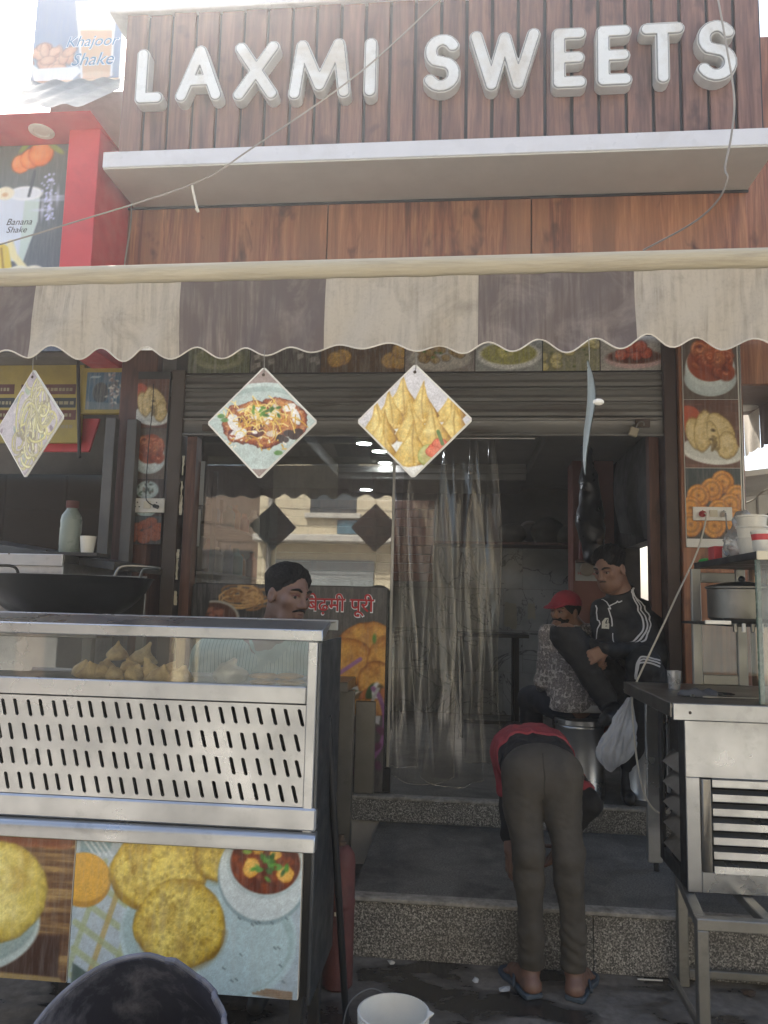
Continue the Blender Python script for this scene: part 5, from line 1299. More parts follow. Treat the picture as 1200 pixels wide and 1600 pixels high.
box('column_body', (ca.x, cb_.x, 6.6, 6.9, Z2, 2.76), pbr('brown wall paint', '7d5046', .6, var=.1), colm, 0.004)
cal = thing('calendar', 'pale wall calendar with a red picture on the brown column', 'calendar', (ca.x + .15, 6.58, 1.7))
a, b = at(899, 876, 6.59), at(934, 908, 6.59)
box('sheet', (a.x, b.x, 6.59, 6.598, b.z, a.z), paper, cal, 0)
lettering('Heartland', red_text, cal, (a.x + .02, 6.589, b.z + .05), (1, 0, 0), (0, 0, 1), (0, -1, 0), width=(b.x - a.x) * .8)
MB().lathe([(.001, 0), (.05, .0), (.06, .012), (.05, .02), (.001, .02)], ((a.x + b.x) / 2, 6.589, a.z - .07), 18, Matrix.Rotation(R(90), 3, 'X')).build('round_emblem', cable_grey, cal)
a2, b2 = at(903, 832, 6.58), at(925, 876, 6.58)
hg = thing('candle_rack', 'faded row of red bottles standing above the calendar', 'bottles', (a2.x, 6.5, b2.z))
box('ledge', (a2.x - .02, b2.x + .04, 6.46, 6.598, b2.z - .02, b2.z), darkwood, hg, 0)
for k in range(4):
    x = a2.x + .02 + k * (b2.x - a2.x) / 3.6; MB().lathe([(.001, 0), (.022, 0), (.022, .13), (.009, .17), (.009, .22), (.001, .22)], (x, 6.53, b2.z), 12).build('bottle', pbr('maroon bottle', '6b2f33', .4), hg)
# dark tarp and hanging bag against the right wall
tp = MB().grid(lambda u, v: (1.30 - .05 * math.sin(v * 3) - .02 * math.sin(u * 23) * (1 - v), 4.98 + 1.5 * u, 1.92 + .22 * u + (2.74 - 1.92 - .22 * u) * v), 40, 12).build('tarpaulin', pbr('black tarp', '454543', .55, var=.3, bump=.3))
tag(tp, 'dark tarpaulin sheet hanging from the ceiling along the right wall', 'tarpaulin')
V = Vol((.80, 5.6, 1.65), (1.3, 6.3, 2.78), .014); hb = at(918, 790, 5.95)
V.cap((hb.x, 5.95, 2.70), (hb.x + .02, 5.95, 2.1), .06, .10); V.cap((hb.x + .02, 5.95, 2.1), (hb.x + .04, 5.95, 1.9), .10, .07); V.wrinkle(.012, 18, 2); V.wrinkle(.006, 45, 5)
tag(V.build('hanging_bag', pbr('black plastic sheet', '26272a', .35, var=.3)), 'long black wrapped bundle hanging from the ceiling above the calendar', 'bundle')
# loft shelf with bundles at the back
lf = thing('loft_shelf', 'long ledge under the ceiling at the back wall', 'shelf', (.4, 8.0, 2.13)); box('board', (-2.1, 1.3, 7.75, YB - .02, 2.125, 2.15), darkwood, lf, 0)
for k, (px, s, cc, lab) in enumerate(((800, .12, '5a554c', 'round grey sack on the ledge at the back wall'), (828, .10, '6e6a62', 'coil of pale pipe on the back ledge'), (856, .15, '4e4a40', 'slumped brown sack on the back ledge'), (880, .10, '5d5a50', 'small sack at the right end of the back ledge'))):
    p = at(px, 800, 7.9)
    if k == 1:
        m_ = MB()
        for j in range(3): m_.tube([(p.x + .11 * math.cos(a / 20 * 6.283), 7.9 + .02 * j, 2.262 + .11 * math.sin(a / 20 * 6.283)) for a in range(21)], .012, 6)
        tag(m_.build('pipe_coil', cable_grey), lab, 'coil')
    else:
        V = Vol((p.x - .25, 7.7, 2.1), (p.x + .25, 8.1, 2.5), .014); V.ell((p.x, 7.9, 2.15 + s * .8), (s * 1.2, .12, s)); V.wrinkle(.012, 22, k); V.cut((0, 0, 2.151), (0, 0, -1))
        tag(V.build('sack', pbr('sack %d' % k, cc, .9, var=.2, bump=.3)), lab, 'sack')
# scraps of torn paper on the marble
for k, (x0, y0, x1, y1, lab) in enumerate(((787, 940, 808, 984, 'torn pale poster remains on the marble back wall'), (824, 940, 837, 974, 'small torn paper scrap on the marble back wall'))):
    a, b = at(x0, y0, YB - .017), at(x1, y1, YB - .017); P = []; n_ = 22; rg = np.random.RandomState(k)
    for i in range(n_):
        t_ = 2 * math.pi * i / n_; c_, s_ = math.cos(t_), math.sin(t_); sc = 1 / max(abs(c_), abs(s_)) * rg.uniform(.78, 1.0)
        P.append(((a.x + b.x) / 2 + c_ * sc * (b.x - a.x) / 2, (a.z + b.z) / 2 + s_ * sc * (a.z - b.z) / 2 * (.5 + .5 * (1 if s_ > 0 or k == 0 else abs(c_)) if k else 1)))
    tag(MB().prism(P, 'y', YB - .0185, YB - .0165).build('paper_scrap', pbr('old paper', 'a8a595', .8, var=.15), smooth=False), lab, 'paper')
# black table at the back
ta = at(802, 990, 6.9); tbk = thing('black_table', 'narrow black table standing by the marble wall', 'table', (ta.x, 6.9, Z2)); tz = ta.z
box('tabletop', (ta.x - .5, ta.x + .12, 6.7, 7.2, tz - .03, tz), black_metal, tbk, .003)
for x in (ta.x - .45, ta.x + .02):
    for y in (6.74, 7.16): box('leg', (x - .018, x + .018, y - .018, y + .018, Z2, tz - .031), black_metal, tbk, .002)
box('stretcher', (ta.x - .431, ta.x, 6.73, 6.75, Z2 + .12, Z2 + .15), black_metal, tbk, .002)

# dark food board leaning by the window, lettered
bx0, bz1, bx1 = -1.66, at(560, 916, 4.66).z, at(606, 916, 4.66).x
bd = thing('menu_board', 'dark board with red lettering and a picture of fried puris', 'board', ((bx0 + bx1) / 2, 4.68, Z2))
def rrect(x0, x1, z0, z1, r, n=6):
    return [(x + r * math.cos(R(a)), z + r * math.sin(R(a))) for cx, cz, a0 in ((x1 - r, z1 - r, 0), (x0 + r, z1 - r, 90), (x0 + r, z0 + r, 180), (x1 - r, z0 + r, 270)) for x, z in ((cx, cz),) for a in [a0 + 90 * i / n for i in range(n + 1)]]
MB().prism(rrect(bx0, bx1, Z2 + .002, bz1, .03), 'y', 4.672, 4.69).build('board_panel', black_metal, bd, angle=30)
w, h = bx1 - bx0 - .012, bz1 - Z2 - .012
c = Cv(w, h, .0055, unit=1.0); c.fill('4a4848'); c.put(np.clip((c.n(4, 3) - .45) * 2, 0, 1) * .5, '3a3838'); c.mott(.08, 60, 5)
ox, oz = -(bx0 + bx1) / 2, -(Z2 + bz1) / 2
def L(px, py): p = at(px, py, 4.67); return p.x + ox, p.z + oz
x, z = L(355, 985); c.ell(x, z, .33, .20, '1f1f22'); c.ell(x, z + .01, .29, .16, '2a2a2c')
rg = np.random.RandomState(6)
x, z = L(385, 935)
for i in range(26): c.arc(x + rg.normal(0, .06), z + rg.normal(0, .03), rg.uniform(.04, .12), rg.uniform(.02, .06), rg.uniform(0, 6), rg.uniform(7, 9), .006, rg.choice(['a87e4c', 'c39a62', '8c6236']))
x, z = L(335, 958); c.ell(x, z - .03, .16, .11, 'a8a69c'); c.ell(x, z - .025, .14, .09, '4c2a1c')
for i in range(16): c.ell(x + rg.normal(0, .06), z - .02 + rg.normal(0, .035), .02, .014, rg.choice(['7a4030', '8f5a44', '5a2c20']))
x, z = L(300, 905); c.ell(x, z - .1, .12, .2, '262629')
x, z = L(530, 1050); c.poly([(x - .08, z - .2), (x + .03, z + .24), (x + .3, z + .1), (x + .25, z - .3)], 'b9bcc4')
for px, py, rx, ry, sd_ in ((578, 1006, .19, .13, 2), (548, 1035, .15, .14, 3), (600, 1040, .10, .17, 4), (590, 1065, .12, .12, 6)):
    x, z = L(px, py); c.dome(x, z, rx, ry, ('5a2a08', 'b0702a', 'd8a452'), seed=sd_, grain=14, wob=.1, spots='8a4a18')
x, z = L(585, 998); c.ell(x, z, .012, .028, '5d8a34')
c.line([L(530, 1052), L(563, 1030)], .012, '9a6a9c'); 
for k in range(8): x, z = L(548 + 8 * k, 1085 + 5 * math.sin(k)); c.ell(x, z, .06, .03, ['2f4a28', 'c9ccd0', '5d4a2c', 'b2683a'][k % 4], .3 * k, wob=.4)
for k in range(5): x, z = L(560 + 9 * k, 1105); c.dome(x, z, .05, .05, ('5a2a08', 'a0662a', 'c99a52'), seed=k)
c.arc(*L(570, 1130), .12, .22, -1.2, 1.2, .014, '8a5a8c'); c.arc(*L(600, 1150), .1, .3, 2, 4, .01, 'a6a8ac')
for k in range(24): x, z = L(rg.uniform(530, 600), rg.uniform(1120, 1215)); c.ell(x, z, .03, .02, rg.choice(['5d3050', '3a3a40', '7a7c84', '46202c']), rg.uniform(0, 3), wob=.4)
c.mott(.06, 30)
c.mesh('board_print', bd, ((bx0 + bx1) / 2, 4.6705, (Z2 + bz1) / 2), (1, 0, 0), (0, 0, 1))
word = '\u092c\u0947\u095d\u092e\u0940 \u092a\u0942\u0930\u0940'
pa, pb = at(478, 952, 4.67), at(586, 952, 4.67)
o_, vv = lettering(word, white_text, bd, (pa.x, 4.6705, pa.z - .045), (1, 0, 0), (0, 0, 1), (0, -1, 0), width=pb.x - pa.x, lift=.001, offset=.035, name='lettering_outline')
lettering(word, red_text, bd, (pa.x + .006, 4.6705, pa.z - .038), (1, 0, 0), (0, 0, 1), (0, -1, 0), width=pb.x - pa.x - .012, lift=.0022, offset=.012)

# stainless table between board and counter
ta = at(549, 1062, 4.45)
st = thing('steel_table', 'small stainless table in front of the dark menu board', 'table', (-.9, 4.45, Z1))
tz = ta.z
box('tabletop', (-1.5, ta.x, 4.30, 4.64, tz - .055, tz), ss_dark, st, .003)
lx0, lx1_ = at(530, 1150, 4.42).x, at(552, 1150, 4.42).x
box('leg', (lx0, lx1_, 4.40, 4.46, Z1 if lx0 > -.45 else 0, tz - .056), ss_dark, st, .003)
box('leg', (-1.45, -1.40, 4.40, 4.46, 0, tz - .056), ss_dark, st, .003)
fx0, fx1, fz = at(555, 1160, 4.655).x, at(586, 1160, 4.655).x, at(570, 1095, 4.655).z
sp_ = tag(box('steel_sheet', (fx0, fx1, 4.636, 4.66, Z2 + .001, fz), ss_dark, None, .004), 'narrow upright stainless panel standing in front of the menu board', 'panel')
bb = at(590, 1218, 4.8); tag(box('black_box', (fx1 + .004, fx1 + .09, 4.70, 4.74, Z2 + .001, Z2 + .14), black_metal, None, .004), 'small black box on the floor beside the stainless panel', 'box')
wf = at(563, 1600, 3.9)

hem_plastic = thin_glass('hem plastic', (.8, .78, .7), .2, .15, .3, (.7, .66, .55))
# clear plastic strip curtain
ct = thing('plastic_curtain', 'clear plastic strip curtain hanging in folds in the doorway', 'curtain', (.0, 4.83, Z2))
zt_c = 2.56
cuts = [(-.60, -.30, 0), (-.40, .02, 1), (-.06, .24, 2), (.14, .40, 3)]
for k, (xa, xb_, sd_) in enumerate(cuts):
    xa_t = at([575, 628, 690, 735][k], 690, 4.8).x; xb_t = at([640, 700, 752, 776][k], 690, 4.8).x
    xa_b = at([600, 606, 655, 730][k], 1180, 4.8).x; xb_b = at([655, 715, 760, 786][k], 1150, 4.8).x
    zb = [Z2 + .13, Z2 + .03, Z2 + .015, Z2 + .16][k]
    rg = np.random.RandomState(20 + k); fr = rg.uniform(5, 17, 5); ph = rg.uniform(0, 6.28, 5); am = rg.uniform(.5, 1, 5)
    cr = [(rg.uniform(.05, .95), rg.uniform(-.12, .12), rg.uniform(.022, .05), rg.uniform(.012, .024), rg.uniform(0, .5), rg.uniform(.5, 1.1)) for _ in range(5)]
    def fn(u, v):
        w = v; x = (xa_t + (xb_t - xa_t) * u) * (1 - w) + (xa_b + (xb_b - xa_b) * u) * w
        d = sum(am[i] * math.sin(fr[i] * u + ph[i] + 1.2 * math.sin(v * (2 + i) + ph[i])) for i in range(5)) * .012
        for c0_, sl_, wd_, dp_, v0_, v1_ in cr:                        # sharp long creases
            q_ = (u - c0_ - sl_ * v - .02 * math.sin(v * 9 + c0_ * 20)) / wd_
            if abs(q_) < 3: d += dp_ * math.exp(-q_ * q_) * min(1, max(0, (v - v0_) * 6)) * min(1, max(0, (v1_ - v) * 5))
        z = zt_c + (zb + .05 * (2 * u - 1) ** 2 * (1 if k in (1, 2) else .2) - zt_c) * v
        return (x + .02 * math.sin(v * 7 + u * 9 + k), 4.80 + .022 * k + d, z)
    sp2 = MB().grid(fn, 110, 90).build('strip', filmplastic, ct, angle=180)
    MB().tube([Vector(fn(i / 60, 1.0)) for i in range(61)], .0022, 5).build('hem', hem_plastic, sp2); MB().tube([Vector(fn(1.0 if k else 0.0, i / 60)) for i in range(61)], .0014, 5).build('hem', hem_plastic, sp2)
MB().tube([(-.68, 4.835, zt_c + .006), (.46, 4.835, zt_c + .006)], .01, 8).build('rail', galv, ct)

# steel drums used as seats
def drum(x, y, r, z0, z1, lab):
    d_ = thing('steel_drum', lab, 'drum', (x, y, z0)); h = z1 - z0
    MB().lathe([(.001, 0), (r * .97, 0), (r, .012), (r, h * .06), (r * 1.015, h * .07), (r, h * .08), (r, h - .055), (r * 1.02, h - .05), (r * 1.02, h - .04), (r, h - .035)], (x, y, z0), 44).build('body', ss, d_, angle=40)
    MB().lathe([(r * 1.0, h - .034), (r * 1.025, h - .03), (r * 1.025, h - .004), (r * .99, h), (r * .6, h - .004), (.001, h - .004)], (x, y, z0), 44).build('lid', ss, d_, angle=40); return d_
dx = at(906, 1180, 4.86).x
drum(dx, 4.87, .143, Z2, .845, 'tall stainless drum under the man in the red cap')
dx2 = at(1003, 1200, 4.75).x
drum(dx2 + .04, 4.80, .15, Z2, .86, 'stainless drum seat half hidden behind the hanging white bag')

# white carrier bag hung from the worktop corner
bgp = at(955, 1150, 4.15)
bag = thing('carrier_bag', 'white plastic carrier bag hanging beside the steel counter', 'bag', (bgp.x, 4.15, .9))
knot = at(984, 1090, 4.14); zb_ = at(962, 1200, 4.15).z; zm = at(950, 1140, 4.15).z; xl = at(933, 1140, 4.15).x
def fb(u, v):
    a = 2 * math.pi * u; t_ = v; top = knot
    cxx = top.x + (bgp.x + .035 - top.x) * min(1, t_ * 1.5); rad = (.011 + .066 * min(1, t_ * 1.5) ** 1.2) * (1 if t_ < .7 else math.sqrt(max(0.01, 1 - ((t_ - .7) / .31) ** 2)))
    fold = 1 + .22 * math.sin(7 * a + 2.5 * math.sin(t_ * 5)) * (1 - t_ * .5) + .10 * math.sin(15 * a + 6 * t_) * (1 - t_ * .3) + .5 * (float(fbm(np.float64(3 * math.cos(a) + 9), np.float64(3 * math.sin(a) + 7 * t_ + 9), 5)) - .5) * min(1, t_ * 2)
    lean = .045 * math.sin(t_ * 3.1) * math.cos(a)
    return (cxx + rad * fold * math.cos(a) - .02 * t_ + lean * .4, 4.14 + rad * .7 * fold * math.sin(a), top.z + (zb_ - top.z) * t_ + .02 * math.cos(a) * (t_ > .3))
t = NT('thin white plastic'); v_ = t.mapping((1, 1, 1)); t.set(Base_Color=t.ramp(t.noise(v_, 14, 4), [(.3, lin('b9bcc0')), (.7, lin('dfe1e4'))]), Roughness=.42)
tl = t.add('ShaderNodeBsdfTranslucent'); tl.inputs[0].default_value = (.8, .82, .85, 1); mx = t.add('ShaderNodeMixShader'); mx.inputs[0].default_value = .35
t.link(t.b.outputs[0], mx.inputs[1]); t.link(tl.outputs[0], mx.inputs[2]); tr_ = t.add('ShaderNodeBsdfTransparent'); m3 = t.add('ShaderNodeMixShader'); m3.inputs[0].default_value = .18; t.link(mx.outputs[0], m3.inputs[1]); t.link(tr_.outputs[0], m3.inputs[2]); t.link(m3.outputs[0], t.out.inputs[0]); thinwhite = t.m
MB().grid(fb, 110, 50).build('bag_body', thinwhite, bag, angle=180)
MB().tube(smooth_path([knot + Vector((.005, 0, -.01)), knot + Vector((.02, .0, .02)), knot + Vector((.06, -.02, .035)), Vector((KX - .004, 4.08, 1.10))], 5), .006, 6).build('bag_handle', thinwhite, bag)

# ================================================================ left stall behind the counter
stv = thing('cooking_stove', 'boxy stainless stove with a broad flat top behind the counter', 'stove', (-2.0, 3.7, 0))
a, b = at(0, 868, 3.75), at(94, 905, 3.75)
box('stove_body', (-2.75, b.x, 3.77, 4.4, .0, a.z - .031), ss, stv, .004)
box('top_edge', (-2.75, b.x + .004, 3.75, 3.769, a.z - .05, a.z + .012), ss, stv, .003)
box('top_plate', (-2.75, b.x + .003, 3.77, 4.42, a.z - .03, a.z + .01), ss_dark, stv, .002)
for px in (14, 73): p = at(px, 866 - px * .08, 3.748); MB().ball((p.x, 3.7485, p.z), .005, 8, (1, .5, 1)).build('screw', rust, stv)
a2, b2 = at(5, 960, 3.3), at(228, 985, 3.3)
bt = thing('work_table', 'low stainless work table under the wide black wok', 'table', (-1.8, 3.4, 0))
box('tabletop', (-2.6, at(229, 950, 3.6).x, 3.1, 3.74, 1.33, 1.36), ss_dark, bt, .003)
box('back_splash', (-2.6, at(230, 920, 3.72).x, 3.70, 3.72, 1.361, at(200, 900, 3.72).z), ss_dark, bt, .003)
for x in (-2.5, at(229, 950, 3.6).x - .08):
    for y in (3.14, 3.68): box('leg', (x, x + .04, y, y + .04, 0, 1.329), ss_dark, bt, .002)
sl = thing('sloping_shelf', 'long grey shelf edge running back past the bottle', 'shelf', (-1.8, 4.1, 1.6))
e0, e1 = at(60, 840, 4.3), at(180, 882, 3.85)
MB().hexa([(e0.x - .6, 4.30, e0.z - .06), (e1.x, 3.84, e1.z - .03), (e1.x + .02, 4.45, e1.z - .03), (e0.x - .4, 4.6, e0.z - .06), (e0.x - .6, 4.30, e0.z), (e1.x, 3.84, e1.z + .012), (e1.x + .02, 4.45, e1.z + .012), (e0.x - .4, 4.6, e0.z)]).build('shelf_board', dark_metal, sl, bevel=.002)
wk = thing('wok', 'wide black iron wok with wire handles behind the display counter', 'wok', (-1.8, 3.38, 1.37))
wc = at(108, 908, 3.38); wr = (at(230, 905, 3.38).x - at(-12, 905, 3.38).x) / 2; wx = (at(230, 905, 3.38).x + at(-12, 905, 3.38).x) / 2
wz = at(108, 903, 3.38).z
hh = wz - 1.362
P = [(wr * math.sin(a), hh * (1 - math.cos(a)) / (1 - math.cos(1.25)) ) for a in np.linspace(.02, 1.25, 12)]
P = [(p[0] / math.sin(1.25), p[1]) for p in P]
MB().lathe(P + [(wr + .008, hh + .004), (wr - .004, hh + .006)] + [(p[0] * .985, p[1] + .006) for p in P[::-1]], (wx, 3.38, 1.362), 56).build('wok_bowl', black_metal, wk, angle=50)
for s_, px in ((1, 1), (-1, -1)):
    X = wx + s_ * wr; MB().tube(smooth_path([(X - s_ * .10, 3.25, wz - .01), (X - s_ * .07, 3.26, wz + .05), (X + s_ * .03, 3.32, wz + .055), (X + s_ * .045, 3.40, wz + .05), (X - s_ * .05, 3.46, wz + .05), (X - s_ * .08, 3.47, wz - .01)], 6), .007, 8).build('handle', ss_dark if s_ > 0 else black_metal, wk)
bt_ = at(108, 864, 3.95); bl = thing('sauce_bottle', 'clear plastic bottle with a reddish cap standing by the stove', 'bottle', (bt_.x, 3.95, bt_.z))
zb_ = bt_.z; ztop = at(110, 783, 3.95).z; hb_ = ztop - zb_
MB().lathe([(.001, 0), (.05, 0), (.055, .012), (.055, hb_ * .62), (.05, hb_ * .72), (.028, hb_ * .84), (.027, hb_ * .88), (.001, hb_ * .88)], (bt_.x, 3.95, zb_), 24).build('bottle_body', pbr('cloudy plastic', '7f8a84', .3, var=.15), bl)
MB().lathe([(.03, hb_ * .86), (.034, hb_ * .88), (.034, hb_ * 1.0), (.001, hb_ * 1.0)], (bt_.x, 3.95, zb_), 18).build('cap', red_dark, bl)
cp_ = at(136, 864, 3.93); cz = cp_.z; ch = at(136, 838, 3.93).z - cz
tag(MB().lathe([(.001, 0), (.032, 0), (.042, ch), (.040, ch), (.030, .004), (.001, .004)], (cp_.x, 3.93, cz), 20).build('paper_cup', white_plastic), 'small white cup beside the clear bottle', 'cup')
MB().add([(e0.x, 3.9, 0)], []) 
# supports so that bottle and cup stand on something real
box('shelf_board', (bt_.x - .12, cp_.x + .09, 3.86, 4.02, min(zb_, cz) - .02, min(zb_, cz) - .001), dark_metal, sl, .002)
# dark cabinet, grey posts
for k, (x0, x1, Y) in enumerate(((148, 172, 4.5), (190, 204, 4.55))):
    a, b = at(x0 + (10 if k == 0 else 2), 760, Y), at(x1 + (2 if k == 0 else 4), 760, Y)
    tag(box('steel_post', (a.x, b.x, Y, Y + .06, 0, 2.62), pbr('grey post', '5c5a57', .5, metal=.3, var=.15), None, .003), ['wider grey steel post at the left of the pillar', 'narrow grey steel post against the snack photo panel'][k], 'post')
cbn = thing('glass_cabinet', 'dark glass fronted cabinet in the neighbouring stall', 'cabinet', (-2.6, 5.0, 0))
box('cabinet_body', (-3.6, -2.22, 5.05, 5.5, 0, 2.35), soot, cbn, 0)
for x in (-3.2, -2.75, -2.35): box('mullion', (x, x + .025, 5.02, 5.048, .9, 2.34), dark_metal, cbn, .002)
for z in (1.35, 1.75, 2.1): box('cross_bar', (-3.5, -2.24, 5.025, 5.045, z, z + .015), dark_metal, cbn, 0)
box('cabinet_glass', (-3.5, -2.24, 5.010, 5.014, .9, 2.34), thin_glass('dark pane', (.45, .45, .45), .015, .03, .008, gmax=.15), cbn, 0)
# yellow menu boards and framed picture
mb_ = thing('menu_sign', 'yellow framed menu board with rows of text behind the noodle sign', 'sign', (-2.9, 4.8, 2.3))
ya = 4.78; a, b = at(-60, 560, ya), at(124, 692, ya)
box('sign_board', (a.x, b.x, ya, ya + .03, b.z, a.z), yellow_paint, mb_, .003)
rows = [(578, 'SNACKS & CHAAT'), (601, 'SAMOSA  KACHORI'), (622, 'TIKKI   15   25'), (641, 'LASSI   20   40')]
for k, (py, tx) in enumerate(rows[1:]):
    for xa_, xb2 in ((-50, 22), (34, 118)):
        p, q = at(xa_, py, ya), at(xb2, py + 15, ya); box('text_strip', (p.x, q.x, ya - .003, ya - .0005, q.z, p.z), [red_dark, black_metal, red_dark][k], mb_, 0)
mk = MB(); g_ = np.random.RandomState(3)
for k, py in enumerate((606, 627, 646, 664)):
    for xa_, xb2 in ((-48, 20), (36, 116)):
        x = xa_
        while x < xb2 - 4:
            w = g_.uniform(2, 7); p, q = at(x, py, ya - .0035), at(min(xb2, x + w), py + 5, ya - .0035); x += w + g_.uniform(1.2, 3)
            mk.add([(p.x, ya - .0036, q.z), (q.x, ya - .0036, q.z), (q.x, ya - .0036, p.z), (p.x, ya - .0036, p.z)], [(0, 1, 2, 3)])
ob_ = mk.build('faded_print', pbr('faded print', '8d8466', .6), mb_, smooth=False); ob_['kind'] = 'stuff'
fr = thing('framed_picture', 'blue picture in a yellow frame high up left of the pillar', 'picture', (-2.35, 4.7, 2.5))
yf = 4.70; a, b = at(128, 575, yf), at(207, 646, yf); i0, i1 = at(137, 582, yf), at(193, 640, yf)
MB().hexa([(a.x, yf, b.z), (b.x, yf, b.z), (b.x, yf + .04, b.z), (a.x, yf + .04, b.z), (a.x, yf, a.z), (b.x, yf, a.z), (b.x, yf + .04, a.z), (a.x, yf + .04, a.z)]).build('frame', yellow_paint, fr, bevel=.004)
w, h = i1.x - i0.x, i0.z - i1.z; c = Cv(w, h, .0045); q = w / h; c.fill('2c5670'); c.put(np.clip(-c.Y * .5, 0, 1), '20394a')
c.ell(-.25 * q, -.1, .42, .55, '1d2a30'); c.poly([(-q, -1), (-q, -.55), (q, -.7), (q, -1)], '5a6a72')
rg = np.random.RandomState(3)
for i in range(60): c.ell(.45 * q + rg.normal(0, .18), .1 + rg.normal(0, .4), .05, .09, rg.choice(['b5b0a8', '8d8f94', '4a5058', 'd0ccc4', '6b5a60']), rg.uniform(0, 3), wob=.5)
for i in range(5): c.line([(-.8 * q + .1 * i, .72), (-.7 * q + .1 * i, .78)], .03, 'a9c0cc')
c.mesh('picture_print', fr, ((i0.x + i1.x) / 2, yf - .0015, (i0.z + i1.z) / 2), (1, 0, 0), (0, 0, 1), MATS['worn print'])
rp_ = thing('red_panel', 'dull red panel below the yellow menu board', 'panel', (-2.7, 4.85, 2.2)); a, b = at(66, 654, 4.85), at(152, 706, 4.85)
MB().prism([(a.x, b.z), (b.x - .06, b.z), (b.x, a.z), (a.x, a.z)], 'y', 4.85, 4.87).build('panel_sheet', red_paint, rp_, bevel=.002)
rod = at(120, 690, 4.7); tag(MB().tube([at(122, 560, 4.68), at(124, 715, 4.68)], .012, 8).build('hanging_rod', dark_metal), 'thin grey rod hanging in front of the menu board and red panel', 'rod')
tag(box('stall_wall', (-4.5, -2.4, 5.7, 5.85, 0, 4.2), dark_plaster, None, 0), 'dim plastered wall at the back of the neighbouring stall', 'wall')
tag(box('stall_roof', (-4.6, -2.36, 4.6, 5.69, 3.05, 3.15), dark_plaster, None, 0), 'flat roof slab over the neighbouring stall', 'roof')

# ================================================================ neighbouring shop front, upper left
nb = thing('juice_sign', 'red boxed shop sign with a banana shake poster', 'sign', (-2.7, 4.3, 3.0))
yr = 4.22
c_tr, c_br = at(158, 205, yr), at(144, 425, yr); c_tl = at(108, 210, yr)
box('red_jamb', (c_tl.x, c_tr.x - .005, yr, 4.75, 3.0, c_tr.z + .02), red_paint, nb, .004)
a = at(0, 180, 4.05); b = at(141, 172, 4.05); s0 = at(0, 192, 4.05)
box('red_hood', (-4.2, b.x, 4.05, 4.74, c_tr.z + .022, at(100, 175, 4.05).z + .0), red_paint, nb, .004)
pz0_, pz1_ = 3.0, c_tr.z + .01
px1_ = c_tl.x - .004; px0_ = px1_ - .95
box('poster_board', (px0_, px1_, 4.352, 4.38, pz0_, pz1_), black_metal, nb, 0)
c = Cv(px1_ - px0_, pz1_ - pz0_, .0065, unit=1.0); c.fill('5b6270'); c.put(np.clip(c.Y * .7 + .3, 0, 1) * .8, '6d7466'); c.put(np.clip(-c.Y * .7, 0, 1), '454f63')
ox, oz = -(px0_ + px1_) / 2, -(pz0_ + pz1_) / 2
def Lq(px, py): p = at(px, py, 4.35); return p.x + ox, p.z + oz
for px, py, r in ((33, 256, .065), (48, 248, .07), (64, 240, .085)): x, z = Lq(px, py); c.dome(x, z, r, r, ('b5502a', 'e0793e', 'f0a066'), seed=px)
for px, py, a_ in ((88, 232, -.6), (40, 228, .9), (58, 222, .2)): x, z = Lq(px, py); c.ell(x, z, .06, .018, '8c9c50', a_)
c.line([Lq(54, 268), Lq(44, 305)], .010, '49505a')
pts_ = [Lq(-12, 295), Lq(63, 300), Lq(59, 345), Lq(36, 408), Lq(-10, 408)]; c.poly(pts_, 'd3dceb')
c.put(c.msk(c.pd([Lq(40, 300), Lq(63, 300), Lq(59, 345), Lq(36, 408), Lq(28, 408)])) * .4, 'a8c4a4')
x, z = Lq(40, 302); c.ell(x, z, .115, .048, 'eef1f6'); c.ell(x, z, .10, .036, 'dfe5ee'); x, z = Lq(8, 302); c.ell(x, z, .06, .045, 'ece4cc'); c.ell(x, z - .01, .02, .014, 'd8b48a')
c.line([Lq(54, 272), Lq(45, 306)], .009, '49505a')
rg = np.random.RandomState(1)
for i in range(60): x, z = Lq(76 + rg.normal(0, 5), rg.uniform(272, 345)); c.ell(x, z, .006, .006, 'c8ccf4')
for px, py, s in ((79, 312, .05), (90, 307, .025), (66, 328, .025)): x, z = Lq(px, py); c.ell(x, z, s, .004, 'dfe2ff', soft=2); c.ell(x, z, .004, s, 'dfe2ff', soft=2)
c.poly([Lq(-12, 385), Lq(4, 380), Lq(14, 386), Lq(20, 432), Lq(-12, 432)], 'd8c04a'); c.line([Lq(2, 388), Lq(6, 430)], .006, '9c7a2a'); c.line([Lq(16, 380), Lq(22, 400), Lq(40, 422)], .022, 'e9dfae')
for px, py in ((30, 424), (52, 424), (18, 428)): x, z = Lq(px, py); c.ell(x, z, .07, .04, 'e9e6d4')
c.mesh('poster_print', nb, ((px0_ + px1_) / 2, 4.3505, (pz0_ + pz1_) / 2), (1, 0, 0), (0, 0, 1))
for tx, x0, y0, wd in (('Banana', 10, 352, 40), ('Shake', 10, 364, 32)):
    p, q_ = at(x0, y0, 4.35), at(x0 + wd, y0, 4.35); lettering(tx, black_text, nb, (p.x, 4.3505, p.z), (1, 0, 0), (0, 0, 1), (0, -1, 0), width=q_.x - p.x, lift=.0015, shear=.35)
sp = at(65, 204, 4.25); zh = c_tr.z + .0215
sp = at_z(65, 204, zh); dl = thing('downlight', 'round white downlight under the red hood', 'light', (sp.x, sp.y, zh))
MB().lathe([(.001, -.006), (.045, -.006), (.05, -.012), (.075, -.010), (.078, -.001), (.001, -.001)], (sp.x, sp.y, zh), 28).build('rim', white_plastic, dl)
